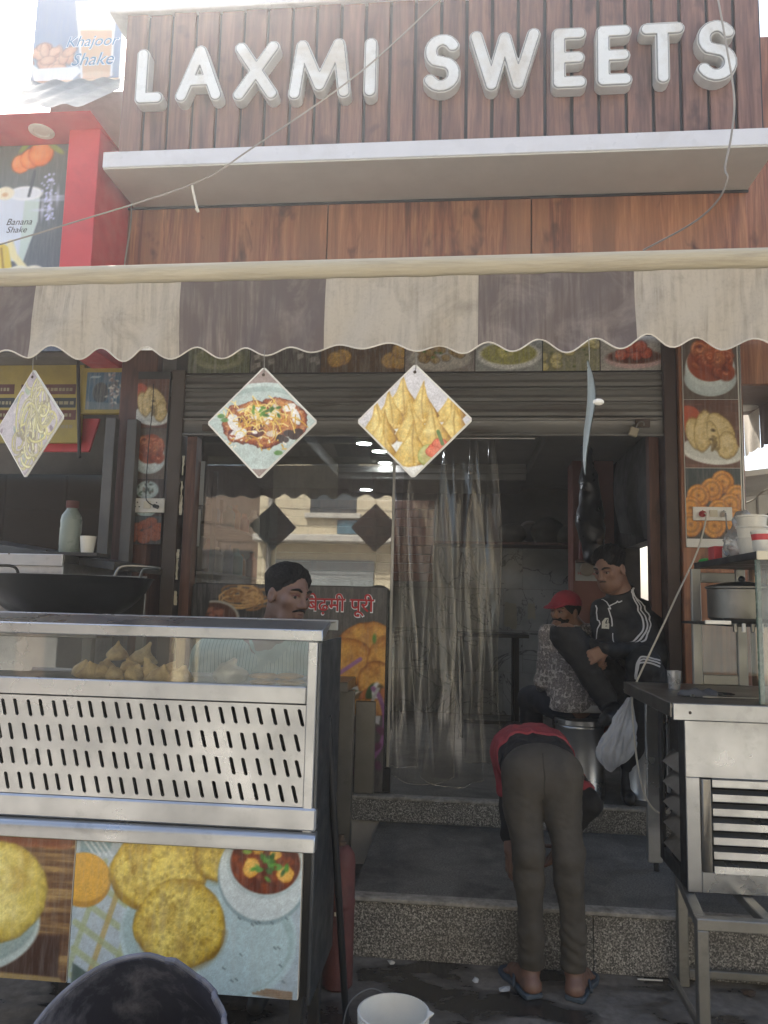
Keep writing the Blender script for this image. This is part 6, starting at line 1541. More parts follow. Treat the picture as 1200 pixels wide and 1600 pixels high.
# grey sheet roof above the hood
gs = thing('tin_sheet', 'grey corrugated tin sheet sloping above the red hood', 'sheet', (-2.8, 4.5, 4.6))
zr = at(100, 175, 4.05).z; zk_ = at(48, 126, 4.8).z - .03
MB().grid(lambda u, v: (-4.4 + u * (4.4 - 2.25), 4.02 + .78 * v, zr + .02 + (zk_ - zr) * v + .012 * math.sin(u * 75)), 150, 4).build('tin_surface', pbr('tin', '8d928f', .5, metal=.4, var=.12, dirt='6a5d4c', dirt_amt=.5), gs, angle=180)
# poster cut-out above it
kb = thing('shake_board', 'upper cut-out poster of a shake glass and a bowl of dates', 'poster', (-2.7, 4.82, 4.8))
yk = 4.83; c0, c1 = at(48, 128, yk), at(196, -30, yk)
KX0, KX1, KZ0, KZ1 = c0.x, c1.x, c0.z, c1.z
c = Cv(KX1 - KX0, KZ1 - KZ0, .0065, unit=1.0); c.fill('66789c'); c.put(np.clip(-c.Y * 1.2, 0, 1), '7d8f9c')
ox, oz = -(KX0 + KX1) / 2, -(KZ0 + KZ1) / 2
def Lk(px, py): p = at(px, py, yk); return p.x + ox, p.z + oz
rg = np.random.RandomState(2)
x, z = Lk(82, 88)
for i in range(26): c.dome(x + rg.normal(0, .09), z + rg.normal(0, .05), .06, .035, ('6b3a2a', 'a8684c', 'd49c7c'), rg.uniform(0, 3), seed=i)
c.poly([Lk(41, 92), Lk(60, 108), Lk(122, 104), Lk(128, 112), Lk(112, 127), Lk(54, 129)], 'eceff0')
c.poly([Lk(120, 12), Lk(182, 12), Lk(175, 118), Lk(160, 126), Lk(128, 124)], 'c99a72'); c.poly([Lk(120, 30), Lk(181, 30), Lk(180, 48), Lk(122, 48)], 'efe0bc'); c.poly([Lk(118, 2), Lk(178, 0), Lk(178, 30), Lk(120, 32)], 'f0e8d2')
x, z = Lk(150, 118); c.ell(x, z, .12, .03, 'd9b490'); c.line([Lk(122, 10), Lk(128, 122)], .008, 'e4e8ee'); c.line([Lk(180, 10), Lk(174, 118)], .008, 'e4e8ee')
c.C = c.C * .72 + .28 * rgb('dfe6ea'); c.mesh('poster_print', kb, ((KX0 + KX1) / 2, yk - .004, (KZ0 + KZ1) / 2), (1, 0, 0), (0, 0, 1))  # whole print paled: the wash of sun glare is mixed into its colours
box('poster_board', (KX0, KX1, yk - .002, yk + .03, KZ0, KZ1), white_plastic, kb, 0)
for tx, x0, y0, wd in (('Khajoor', 104, 80, 82), ('Shake', 112, 104, 66)):
    p, q_ = at(x0, y0, yk), at(x0 + wd, y0, yk)
    lettering(tx, white_text, kb, (p.x - .006, yk - .004, p.z - .006), (1, 0, 0), (0, 0, 1), (0, -1, 0), width=q_.x - p.x + .012, lift=.0015, shear=.3, offset=.03, name='lettering_outline')
    lettering(tx, blue_text, kb, (p.x, yk - .004, p.z), (1, 0, 0), (0, 0, 1), (0, -1, 0), width=q_.x - p.x, lift=.003, shear=.3)
nw = tag(box('neighbour_wall', (-2.98, -2.36, 4.88, 5.6, 3.2, 5.1), plaster, None, 0), 'pale plastered wall behind the upper poster', 'wall')
tag(box('side_beam', (-2.52, -2.26, 4.80, 4.86, 3.35, 3.62), pbr('beam paint', '9a958b', .7, var=.1), None, .003), 'short pale beam in the gap between red sign and wood panels', 'beam')
tag(MB().tube(smooth_path([at(206, 312, 4.66), at(204, 350, 4.66), at(199, 385, 4.66), at(193, 420, 4.66)], 6), .006, 6).build('drain_wire', cable_grey), 'grey wire dropping down the gap beside the wood panels', 'wire')

# ================================================================ right-hand neighbour
rn = thing('neighbour_shop', 'wood clad neighbouring shop front at the far right', 'shop', (2.3, 5.0, 0))
box('cladding_panel', (1.76, 2.9, 4.90, 4.94, 3.79, 5.3), cladwood, rn, .002)
box('cladding_panel', (1.76, 2.9, 4.90, 4.94, 3.0, 3.786), cladwood, rn, .002)
a = at(1152, 600, 4.70); zs = a.z
box('canopy_front', (1.64, 2.6, 4.70, 4.74, zs, 3.35), cladwood, rn, .003)
box('canopy_soffit', (1.64, 2.6, 4.742, 5.5, zs + .01, zs + .04), pbr('soffit paint', '8a7a74', .6, var=.08), rn, 0)
p = at_z(1158, 637, zs + .01); dl = thing('downlight', 'white round downlight under the right-hand wooden canopy', 'light', (p.x, p.y, zs))
MB().lathe([(.001, -.008), (.06, -.008), (.085, -.006), (.088, -.0005), (.001, -.0005)], (p.x + .02, p.y, zs + .01), 28).build('rim', white_plastic, dl)
sa = thing('side_awning', 'brown and yellow striped awning running back along the side lane', 'awning', (2.0, 5.2, 2.4))
XA = 2.0
A0, A1 = at_x(1200, 622, XA), at_x(1150, 664, XA); B0, B1 = at_x(1200, 690, XA), at_x(1150, 724, XA)
ys_ = [A0.y - 1.2, A0.y - .05, at_x(1186, 640, XA).y, at_x(1162, 660, XA).y, A1.y + .4, A1.y + 1.2]
zt2, zb2 = A0.z, B0.z
for k, (a_, b_) in enumerate(zip(ys_[:-1], ys_[1:])):
    MB().grid(lambda u, v: (XA + .01 * math.sin(u * 9) * v, a_ + (b_ - a_) * u, zt2 + (zb2 - zt2) * v - .018 * abs(math.sin((a_ + (b_ - a_) * u) * 24)) * v), 40, 4).build('stripe', [canvas('yellow canvas', 'b59d4c', '8d7f56', .4), canvas_brown][k % 2] if k < 2 else [MATS.get('yc') or canvas_cream, canvas_brown][k % 2], sa)
lane = thing('lane_house', 'white walled room with sloping ceiling across the side lane', 'house', (2.6, 7, 0))
box('wall', (2.05, 3.8, 6.81, 6.95, 0, 2.72), pbr('whitewash', 'cfccc4', .8, var=.06, dirt='9a958a', dirt_amt=.4), lane, 0)
MB().hexa([(2.0, 5.6, 2.46), (3.9, 5.6, 2.72), (3.9, 6.8, 2.66), (2.0, 6.8, 2.44), (2.0, 5.6, 2.50), (3.9, 5.6, 2.76), (3.9, 6.8, 2.70), (2.0, 6.8, 2.48)]).build('ceiling', MATS['whitewash'], lane, smooth=False)
box('wall_joint', (2.52, 2.535, 6.80, 6.809, 0, 2.5), cable_grey, lane, 0)
tag(MB().tube(smooth_path([at(1150, 792, 5.7), at(1175, 782, 5.6), at(1190, 770, 5.5), at(1215, 755, 5.4)], 6), .006, 6).build('lane_cable', cable_white), 'white cable sagging across the ceiling of the side lane', 'cable')
lw = thing('timber_wall', 'sunlit pale timber wall across the lane seen past the seated man', 'wall', (2.4, 6, 0))
for k in range(10): box('plank', (2.30, 2.34, 5.0 + k * .18, 5.172 + k * .18, 0, 2.25), wood('pale timber', '8f6f4c', 'b3926a', '5c4430', .7) if k == 0 else MATS['pale timber'], lw, .004)

# ================================================================ cables over the street front
tag(MB().tube(smooth_path([at(-20, 388, 2.6), at(100, 352, 2.6), at(300, 288, 2.6), at(390, 234, 2.6), at(560, 115, 2.6), at(700, -12, 2.6)], 10), .0032, 6).build('overhead_cable', cable_grey), 'thin grey cable slanting up across the front from left', 'cable')
tag(MB().tube(smooth_path([at(300, 290, 2.598), at(303, 305, 2.598), at(307, 322, 2.598), at(310, 331, 2.598), at(306, 326, 2.598)], 5), .0045, 6).build('cable_tail', cable_white), 'short frayed end of cable dangling from the slanting cable', 'cable')
tag(MB().tube(smooth_path([at(1120, -12, 3.9), at(1133, 60, 3.9), at(1147, 150, 3.9), at(1143, 210, 3.9), at(1133, 262, 3.9), at(1137, 280, 3.9), at(1120, 315, 4.0), at(1080, 350, 4.2), at(1005, 391, 4.4)], 10), .0055, 6).build('loose_cable', cable_grey), 'loose grey cable hanging in a curve over the last letter', 'cable')

# ================================================================ across the street (behind the camera, seen in reflections)
cream = pbr('cream render', 'c9bda2', .85, var=.08, vs=1.5, dirt='8f8470', dirt_amt=.5, bump=.15)
op = thing('opposite_house', 'sunlit cream house across the street mirrored in the window', 'house', (0, -6.5, 0))
box('wall', (-4.3, 9, -8.5, -6.5, 0, 7.5), cream, op, 0)
for x in (-3.2, -.9, 1.6, 4.2): 
    box('window', (x, x + 1.0, -6.52, -6.48, 3.4, 4.7), pbr('window dark', '3c4246', .2), op, .01)
    box('sill', (x - .1, x + 1.1, -6.5, -6.38, 3.28, 3.39), plaster, op, .01)
for x in (-3.9, -1.2, 1.5, 4.2): box('shutter', (x, x + 2.1, -6.53, -6.46, 0.1, 2.4), pbr('opposite shutter', '8a8f8f', .5, metal=.2), op, .01)
box('ledge', (-4.3, 9, -6.499, -6.0, 2.75, 2.9), plaster, op, .02)
box('hoarding', (-2.6, -0.9, -6.49, -6.44, 2.95, 3.25), pbr('hoarding blue', '4a6a78', .5, var=.3, vs=3), op, .01)
box('drain_pipe', (-4.1, -4.0, -6.49, -6.4, 0.1, 7.4), cable_grey, op, .02)
box('air_unit', (-2.0, -1.2, -6.46, -6.1, 4.9, 5.4), white_plastic, op, .02)
for k in range(7): tag(MB().tube([(-12 + i, -4.2 - .1 * k, 4.4 + .22 * k + .35 * ((i - 10) / 10) ** 2 * (1 + .1 * k)) for i in range(21)], .012, 5).build('street_cable', cable_black), ['thick', 'lowest', 'second', 'third', 'fourth', 'fifth', 'topmost'][k] + ' black cable strung over the street mirrored in the window', 'cable')
o2 = thing('opposite_shop', 'dark fronted lower shop beside the cream house across the street', 'shop', (-8, -6.5, 0))
box('wall', (-14, -4.32, -8.5, -6.8, 0, 4.2), pbr('brown render', '6b5a4c', .85, var=.15), o2, 0)
for x in (-12, -9, -6.5): box('opening', (x, x + 2, -6.83, -6.76, 0.1, 2.6), soot, o2, .01)
op3 = thing('opposite_house', 'pale tall house across the street to the right of the cream house', 'house', (13, -6.5, 0)); box('wall', (9.05, 18, -9, -6.3, 0, 9), plaster, op3, 0)
for x in (10, 13, 16):
    for z in (1.0, 4.2, 6.8): box('window', (x, x + 1.2, -6.33, -6.27, z, z + 1.3), MATS['window dark'], op3, .01)
# litter on the ground
for k, (px, py, lab) in enumerate(((743, 1533, 'tiny crumpled white paper bit on the ground left of the worker'), (1016, 1533, 'thin white straw lying on the ground by the stand'), (612, 1506, 'grey crumb of plaster at the foot of the step'), (790, 1548, 'pale flat scrap beside the left flip-flop'), (1170, 1553, 'small dark printed wrapper on the ground under the counter'))):
    p = at_z(px, py, .004)
    m = MB()
    if k == 1: m.tube([p + Vector((-.05, 0, .004)), p + Vector((.05, .004, .004))], .003, 6)
    else:
        n_ = 7; s_ = [.018, 0, .022, .03, .03][k]
        pts = [p + Vector((s_ * math.cos(a * 6.283 / n_) * random.uniform(.6, 1.1), s_ * math.sin(a * 6.283 / n_) * random.uniform(.6, 1.1), random.uniform(0, .012))) for a in range(n_)]
        m.add(pts + [p + Vector((0, 0, .014))], [(i, (i + 1) % n_, n_) for i in range(n_)] + [tuple(range(n_))[::-1]])
    tag(m.build('litter', [paper, white_plastic, plaster, paper, rust][k], smooth=False), lab, 'litter')

# ================================================================ people
skin_a = pbr('skin dark', '6a4f43', .5, var=.08, vs=20); skin_b = pbr('skin brown', '80604f', .5, var=.08, vs=20)
hair_m = pbr('black hair', '0d0b0b', .75, var=.4, vs=60, bump=.7, bs=260, spec=.25)
eye_w = pbr('eye white', '8f857c', .25, var=.02); eye_d = pbr('eye dark', '140c08', .2); lip_m = pbr('lips', '5d3430', .5)
def head_vol(V, c, B, s=1.0, k=.012):
    """face and skull in the frame B = (right, forward, up); s = head height / 0.23"""
    P = lambda r, f, u: Vector(c) + B @ Vector((r, f, u)) * s
    E_ = lambda p, r, k_: V.ell(P(*p), [x * s for x in r], B, k_ * s)
    E_((0, -.012, .032), (.074, .094, .083), .02)
    E_((0, .022, -.035), (.060, .070, .080), .03)
    V.cap(P(-.03, .045, -.092), P(.03, .045, -.092), .022 * s, .022 * s, .03 * s)
    V.cap(P(0, .066, -.098), P(0, .066, -.094), .019 * s, .019 * s, .02 * s)
    for sg in (-1, 1):
        E_((sg * .042, .058, -.018), (.022, .022, .02), .02)
        V.ell(P(sg * .032, .092, .004), [.017 * s, .014 * s, .011 * s], B, .012 * s, 'sub')
        V.cap(P(sg * .012, .082, .024), P(sg * .05, .068, .022), .010 * s, .008 * s, .014 * s)
        E_((sg * .0125, .094, -.034), (.0085, .010, .0075), .008)
        E_((sg * .076, -.008, -.008), (.010, .020, .032), .006); V.ell(P(sg * .084, .000, -.006), [.006 * s, .009 * s, .016 * s], B, .004 * s, 'sub')
    V.cap(P(0, .086, .016), P(0, .107, -.026), .0075 * s, .0125 * s, .012 * s)
    V.cap(P(-.018, .084, -.056), P(.018, .084, -.056), .0075 * s, .0075 * s, .006 * s)
    V.cap(P(-.016, .083, -.069), P(.016, .083, -.069), .0085 * s, .0085 * s, .006 * s)
    return P
def face_bits(par, c, B, s=1.0, mous=True, beard=None, look=(0, 0)):
    P = lambda r, f, u: Vector(c) + B @ Vector((r, f, u)) * s
    for sg in (-1, 1):
        MB().ball(P(sg * .031, .0735, .003), .0122 * s, 14).build('eyeball', eye_w, par)
        MB().ball(P(sg * .031 + look[0] * .005, .0808, .003 + look[1] * .003), .0068 * s, 10).build('iris', eye_d, par)
        MB().tube(smooth_path([P(sg * .016, .0845, .0065), P(sg * .031, .0865, .0100), P(sg * .047, .076, .005)], 4), [.0034 * s] * 9, 6).build('eyelid', MATS['lips'], par)
        m = MB(); m.tube(smooth_path([P(sg * .013, .0925, .024), P(sg * .033, .090, .032), P(sg * .055, .072, .025)], 4), [.0038 * s, .005 * s, .0055 * s, .0055 * s, .005 * s, .0045 * s, .004 * s, .003 * s, .0015 * s], 6); m.build('eyebrow', hair_m, par)
    MB().tube(smooth_path([P(-.024, .083, -.0625), P(0, .0925, -.0615), P(.024, .083, -.0625)], 4), [.001, .002, .0026, .003, .0032, .003, .0026, .002, .001], 6).build('mouth_line', lip_m, par)
    if mous: MB().tube(smooth_path([P(-.032, .078, -.056), P(-.014, .0935, -.046), P(0, .0965, -.0445), P(.014, .0935, -.046), P(.032, .078, -.056)], 4), [.0015 * s] + [.0042 * s] * 15 + [.0015 * s], 6).build('moustache', hair_m, par)
def hair_cap(par, c, B, s=1.0, top=.018, tilt=.85, lift=-.004, h=.0035, side=.004, ceil_=9.0):
    """hair grown off the skull: thick on the crown, thinning to nothing at the hairline"""
    p = Vector(c); V = Vol(p - Vector((.15,) * 3) * s, p + Vector((.15,) * 3) * s, h)
    x, y, z = V.grids(); A = np.array(B)
    q = [((x - p.x) * A[0, i] + (y - p.y) * A[1, i] + (z - p.z) * A[2, i]) / s for i in range(3)]
    r, f, u = q; dx, dy, dz = r, f + .012, u - .032
    k0 = np.sqrt((dx / .074) ** 2 + (dy / .094) ** 2 + (dz / .083) ** 2); k1 = np.sqrt((dx / .074 ** 2) ** 2 + (dy / .094 ** 2) ** 2 + (dz / .083 ** 2) ** 2) + 1e-9
    d = k0 * (k0 - 1) / k1
    wav = np.sin(r * 210 + 2.2 * np.sin(f * 60)) * np.sin(u * 170 + f * 90 + 1.7 * np.sin(r * 80)) + .6 * np.sin(r * 420 + f * 300 * .4 + 3 * np.sin(u * 120))
    g = u - (lift + tilt * f) + .006 * np.sin(r * 95) + .004 * wav
    g = np.minimum(g, (.066 - f) * 1.6 + .25 * np.clip(u - .075, 0, 1))            # forehead stays bare
    t_ = np.clip((u - .02) / .06, 0, 1); t_ = t_ * t_ * (3 - 2 * t_)
    th = np.clip(g * .55, -.012, side + (top - side) * t_) + .0028 * wav * t_
    V.F = np.maximum((d - th) * s, u - ceil_).astype(np.float32)
    V.build('hair', hair_m, par)
def hand_vol(V, w, d, n, side, s=1.0, curl=(.4, .5, .5), spread=.12, thumb_in=.5):
    """w wrist, d finger direction, n palm normal (towards the grip), side: +1 thumb on d x n"""
    d = Vector(d).normalized(); n = Vector(n); n = (n - d * n.dot(d)).normalized(); t = d.cross(n) * side
    w = Vector(w); pe = w + d * .09 * s
    for q in (-.028, -.010, .010, .028): V.cap(w + t * q * .7 * s + d * .01, pe + t * q * s, .013 * s, .0115 * s, .012)
    tips = []
    for i, (q, L) in enumerate(((.030, .072), (.010, .082), (-.011, .076), (-.031, .060))):
        p = pe + t * q * s; dd = (d + t * (q * spread * 8)).normalized(); nn = n; r = .0092 * s
        for j, f in enumerate((.45, .32, .26)):
            a = curl[j] * (1 + .1 * (i - 1)); dd, nn = (dd * math.cos(a) + nn * math.sin(a)).normalized(), (nn * math.cos(a) - dd * math.sin(a)).normalized()
            e = p + dd * L * f * s; V.cap(p, e, r, r * .92, .003); p = e; r *= .92
        tips.append(p)
    p = w + d * .022 * s + t * .022 * s; dd = (d * .75 + t * .7 + n * .25).normalized(); e = p + dd * .042 * s; V.cap(p, e, .0135 * s, .011 * s, .012)
    dd = (dd + n * thumb_in - t * thumb_in * .6).normalized(); e2 = e + dd * .034 * s; V.cap(e, e2, .0108 * s, .0095 * s, .003); V.cap(e2, e2 + (dd + n * .3).normalized() * .022 * s, .0095 * s, .0075 * s, .003)
    return tips
def shirt_mat(name, kind):
    t = NT(name); v = t.mapping((1, 1, 1))
    if kind == 'stripe':
        w = t.add('ShaderNodeTexWave', wave_type='BANDS', bands_direction='X'); w.inputs['Scale'].default_value = 22; w.inputs['Distortion'].default_value = .6; t.link(v, w.inputs['Vector'])
        c = t.ramp(w.outputs['Fac'], [(.35, lin('8fa596')), (.6, lin('a9bbad')), (.9, lin('6f877a'))])
    else:
        mp = t.mapping((1, 1, .75), rot=(R(0), R(0), R(35)))
        vo = t.add('ShaderNodeTexVoronoi', feature='F1'); vo.inputs['Scale'].default_value = 38; vo.inputs['Randomness'].default_value = .45; t.link(mp, vo.inputs['Vector'])
        a = t.ramp(vo.outputs['Distance'], [(.06, lin('5a5658')), (.16, lin('b8b2b0')), (.26, lin('67626a')), (.40, lin('a8a2a0')), (.50, lin('5d595b')), (.62, lin('c8c2bf'))])
        c = t.mix(t.ramp(t.noise(v, 75, 5, .7), [(.40, (0, 0, 0)), (.60, (.75,) * 3)]), a, lin('5c5758'))
    t.set(Base_Color=c, Roughness=.85); t.bump(t.noise(v, 300, 2), .15, .002); return t.m

# ---- vendor in a pale green striped shirt behind the counter
A = thing('person', 'moustached vendor in pale green striped shirt looking down behind the counter', 'person', (-.70, 3.06, 0))
hc = at(449, 931, 3.0); Bh = basis((.80, -.56, -.12), (.10, .05, 1)); sA = 1.0
nb_ = Vector((hc.x - .075, 3.09, 1.345)); pel = Vector((-.84, 3.12, .88)); ch = Vector((-.82, 3.10, 1.14))
shl, shr = Vector((-1.00, 3.08, 1.285)), Vector((-.60, 3.09, 1.285))
arms = [(shl, Vector((-1.07, 3.02, 1.02)), Vector((-.97, 2.92, .84))), (shr, Vector((-.585, 3.06, 1.02)), Vector((-.66, 2.92, .86)))]
legs = [(Vector((-.93, 3.12, .86)), Vector((-.94, 3.10, .47)), Vector((-.94, 3.14, .06))), (Vector((-.75, 3.12, .86)), Vector((-.73, 3.10, .47)), Vector((-.73, 3.14, .06)))]
V = Vol((-1.22, 2.75, -.01), (-.40, 3.4, 1.68), .0055)
head_vol(V, hc, Bh, sA); V.cap(hc + Bh @ Vector((0, -.03, -.06)), nb_, .052, .058, .03); V.cap(nb_, ch, .06, .11, .06); V.cap(ch, pel, .12, .13, .06)
V.cap(nb_ + Vector((0, 0, -.03)), shl, .05, .05, .05); V.cap(nb_ + Vector((0, 0, -.03)), shr, .05, .05, .05)
for i, (a, b, c_) in enumerate(arms):
    V.chain([a, b, c_], [.046, .038, .027], .03); hand_vol(V, c_, (c_ - b) + Vector((0, -.05, -.05)), (0, .3, -1), 1 if i else -1)
for a, b, c_ in legs: V.chain([a, b, c_], [.075, .05, .036], .04); V.cap(c_ + Vector((0, .02, -.02)), c_ + Vector((0, -.17, -.035)), .038, .025, .02)
V.build('body', skin_a, A)
S = Vol((-1.26, 2.75, .70), (-.38, 3.42, 1.42), .007)
S.cap(nb_ + Vector((0, .01, -.02)), ch, .068, .14, .08); S.cap(ch + Vector((-.06, 0, 0)), pel + Vector((-.05, 0, -.05)), .125, .14, .06); S.cap(ch + Vector((.06, 0, 0)), pel + Vector((.05, 0, -.05)), .125, .14, .06)
S.cap(nb_ + Vector((-.02, .01, -.045)), shl, .058, .064, .06); S.cap(nb_ + Vector((.02, .01, -.045)), shr, .058, .064, .06)
for a, b, c_ in arms: S.chain([a, b], [.066, .062], .05)
S.wrinkle(.004, 26, 1); S.wrinkle(.003, 55, 2); S.cut((0, 0, .78), (0, 0, -1)); S.cut(nb_ + Vector((0, 0, .022)), (.1, -.25, 1))
S.build('shirt', shirt_mat('pale green stripe', 'stripe'), A)
pk = MB(); S.ribbon(pk, [nb_ + Vector((.01, -.10, -.02)), Vector((-.79, 2.9, 1.2)), Vector((-.81, 2.9, 1.05)), Vector((-.82, 2.9, .85))], .03, .003); pk.build('button_placket', pbr('placket', '7d9486', .8), A)
cl = MB(); S.ribbon(cl, [nb_ + Vector((-.065, -.02, .02)), nb_ + Vector((-.05, -.085, -.015)), nb_ + Vector((.005, -.11, -.07))], .045, .006); S.ribbon(cl, [nb_ + Vector((.07, -.02, .02)), nb_ + Vector((.06, -.08, -.015)), nb_ + Vector((.012, -.11, -.07))], .045, .006); cl.build('collar', MATS['placket'], A)
T = Vol((-1.1, 2.9, .02), (-.55, 3.35, 1.0), .009)
for a, b, c_ in legs: T.chain([a, b, c_], [.10, .075, .065], .03)
T.cap((-.93, 3.12, .9), (-.75, 3.12, .9), .125, .125, .06); T.cut((0, 0, .07), (0, 0, -1)); T.cut((0, 0, .95), (0, 0, 1)); T.build('trousers', pbr('dark trousers', '2b2c30', .85), A)
for a, b, c_ in legs:
    S = Vol(c_ - Vector((.09, .28, .08)), c_ + Vector((.09, .12, .06)), .007); S.cap(c_ + Vector((0, .02, -.015)), c_ + Vector((0, -.18, -.032)), .046, .034, .02); S.cut((0, 0, .001), (0, 0, -1)); S.build('shoe', pbr('vendor shoe', '1c1a19', .6), A)
face_bits(A, hc, Bh, sA, look=(.6, -.4)); hair_cap(A, hc, Bh, sA, .020)

# ---- worker bending over, seen from behind
D = thing('person', 'bent over worker in red top, olive trousers and flip-flops, seen from behind', 'person', (.38, 3.3, 0))
aL, aR = Vector((at(830, 1528, 3.27).x, 3.27, .085)), Vector((at(896, 1528, 3.27).x, 3.27, .085))
kL, kR = Vector((at(826, 1390, 3.27).x, 3.27, .42)), Vector((at(889, 1390, 3.27).x, 3.27, .42))
hL, hR = Vector((.265, 3.32, .765)), Vector((.425, 3.32, .765))
pv = Vector((.345, 3.36, .815)); chD = Vector((.325, 3.62, .845)); nkD = Vector((.31, 3.80, .83))
sL, sR = Vector((.222, 3.73, .81)), Vector((.455, 3.73, .81))
eL, eR = Vector((at(800, 1255, 3.62).x, 3.62, .60)), Vector((at(922, 1250, 3.56).x, 3.56, .655))
wL, wR = Vector((at(796, 1322, 3.52).x, 3.52, .455)), Vector((.45, 3.62, .46))
headD = Vector((.275, 3.90, .842)); BD = basis((0, -.25, -.97), (.05, .97, -.25))
V = Vol((.05, 3.02, -.005), (.70, 4.1, 1.02), .005)
head_vol(V, headD, BD, .95); V.cap(headD + BD @ Vector((0, -.03, -.06)), nkD, .05, .055, .03)
V.cap(nkD, chD, .06, .10, .06); V.cap(chD, pv, .09, .08, .05); V.cap(hL, hR, .055, .055, .04)
for a, b, c_, sd_ in ((sL, eL, wL, -1), (sR, eR, wR, 1)):
    V.cap(nkD, a, .05, .048, .04); V.chain([a, b, c_], [.043, .035, .025], .03); hand_vol(V, c_, Vector((0, -.05, -1)) if sd_ < 0 else Vector((-.4, .3, -.8)), (-sd_, .2, 0), sd_, .95)
for a, b, c_, tw in ((hL, kL, aL, -.42), (hR, kR, aR, .42)):
    V.chain([a + Vector((0, .02, 0)), b, c_ + Vector((0, 0, .10)), c_], [.058, .038, .030, .034], .03)
    f = Vector((math.sin(tw), math.cos(tw), 0)); hl = c_ + Vector((0, -.028, -.05)); V.ell(hl, (.033, .036, .036), None, .025)
    ball_ = hl + f * .15 + Vector((0, 0, -.006)); V.cap(c_ + f * .02, hl + f * .10 + Vector((0, 0, .012)), .032, .026, .03); V.cap(hl + Vector((0, 0, -.005)), ball_, .030, .030, .03)
    sdv = Vector((f.y, -f.x, 0))
    for i, q in enumerate((-.032, -.014, .003, .018, .031)):
        q2 = q if tw > 0 else -q; p = ball_ + sdv * q2; V.cap(p, p + f * (.05 - .006 * i) + Vector((0, 0, -.01)), .0115 if i == 0 else .0085, None, .01)
V.cut((0, 0, .021), (0, 0, -1)); V.build('body', skin_a, D)
T = None
for a, b, c_, s_ in ((hL, kL, aL, -1), (hR, kR, aR, 1)):
    T2 = Vol((.12, 3.12, .05), (.60, 3.75, 1.0), .005)
    T2.chain([a + Vector((s_ * .004, -.01, .06)), a + Vector((-s_ * .002, 0, -.08)), b + Vector((0, 0, .10)), b, c_ + Vector((0, .0, .14)), c_ + Vector((0, .005, .035))], [.083, .075, .061, .055, .046, .051], .03)
    T2.wrinkle(.0024, 24, 5 + s_, aniso=(1.9, 1.9, .25)); T2.wrinkle(.0007, 120, 15 + s_, aniso=(1, 1, .6)); T2.wrinkle(.0014, 60, 7 + s_, aniso=(.8, .8, 1.2))
    x, y, z = T2.grids(); T2.F = T2.F + (.0022 * np.sin(z * 120 + 35 * x * s_ + 2.5 * np.sin(y * 30 + s_)+ 3 * np.sin(x * 22 + z * 9)) * np.clip((.34 - z) / .16, 0, 1) + .0025 * np.sin(z * 38 + 30 * x * s_ + 25 * y) * np.clip(1 - np.abs(z - .47) / .14, 0, 1)).astype(np.float32)
    if T is None: T = T2
    else:
        hh_ = np.clip(.5 + .5 * (T.F - T2.F) / .012, 0, 1); T.F = (T.F * (1 - hh_) + T2.F * hh_ - .012 * hh_ * (1 - hh_)).astype(np.float32)
T.cap(hL + Vector((.03, .05, .06)), hR + Vector((-.03, .05, .06)), .083, .083, .04); T.cap(pv + Vector((-.05, .02, -.0)), pv + Vector((-.04, .14, .0)), .10, .105, .05); T.cap(pv + Vector((.05, .02, -.0)), pv + Vector((.04, .14, .0)), .10, .105, .05)
T.cap(hL + Vector((.035, -.0, .02)), hR + Vector((-.035, -.0, .02)), .076, .076, .035); T.cap(pv + Vector((0, .0, 0)), pv + Vector((0, .1, 0)), .10, .105, .04)
T.cut((0, 3.47, .86), (0, 1, .10)); T.cut((0, 0, .092), (0, 0, -1))
olive = pbr('olive cloth', '403c36', .9, var=.12, vs=8, bump=.15, bs=400)
T.build('trousers', olive, D)
sm = MB(); T.ribbon(sm, [(.345, 3.30, .905), (.345, 3.22, .86), (.345, 3.18, .78), (.345, 3.2, .70)], .004, .0012); sm.build('seam', pbr('seam thread', '2c2925', .9), D)
for nm, r0, y0, y1, mt in (('undershirt', 0.0, 3.40, 3.62, pbr('black cloth', '17171a', .85)), ('red_top', .008, 3.50, 4.2, pbr('red cloth', '85323a', .85, var=.1, bump=.15, bs=300))):
    S = Vol((.02, 3.3, .5), (.66, 4.0, 1.05), .006)
    S.cap(pv + Vector((-.05, .05, .012)), chD + Vector((-.06, 0, .0)), .106 + r0, .115 + r0, .05); S.cap(pv + Vector((.05, .05, .012)), chD + Vector((.06, 0, .0)), .106 + r0, .115 + r0, .05)
    S.cap(chD, nkD, .11 + r0, .066 + r0, .06); S.cap(chD + Vector((-.04, .05, 0)), sL, .085 + r0, .05 + r0, .05); S.cap(chD + Vector((.05, .05, 0)), sR, .09 + r0, .06 + r0, .05)
    for a, b in ((sL, eL), (sR, eR)): S.cap(a, a + (b - a) * .72, .052 + r0, .050 + r0, .04)
    S.wrinkle(.0035, 38, 9, aniso=(1.5, .6, 1)); S.wrinkle(.0025, 80, 3); S.cut((0, y0, .9), (0, -1, .25)); S.cut(nkD + Vector((0, .01, 0)), (0, 1, -.2))
    for a, b in ((sL, eL), (sR, eR)): S.cut(a + (b - a) * .66, (b - a)) if False else None
    x, y, z = S.grids(); S.keep((.655 - z) + 0 * x + 0 * y)
    S.build(nm, mt, D)
for a, b, c_ in ((sL, eL, wL), (sR, eR, wR)):
    S = Vol((.02, 3.4, .42), (.70, 3.9, .80), .005); S.chain([a + (b - a) * .5, b, b + (c_ - b) * .62], [.054, .048, .043], .03)
    S.wrinkle(.0025, 60, 3); S.build('long_sleeve', MATS['black cloth'], D)
hair_cap(D, headD, BD, .95, .022, tilt=.5, lift=-.03, h=.005)
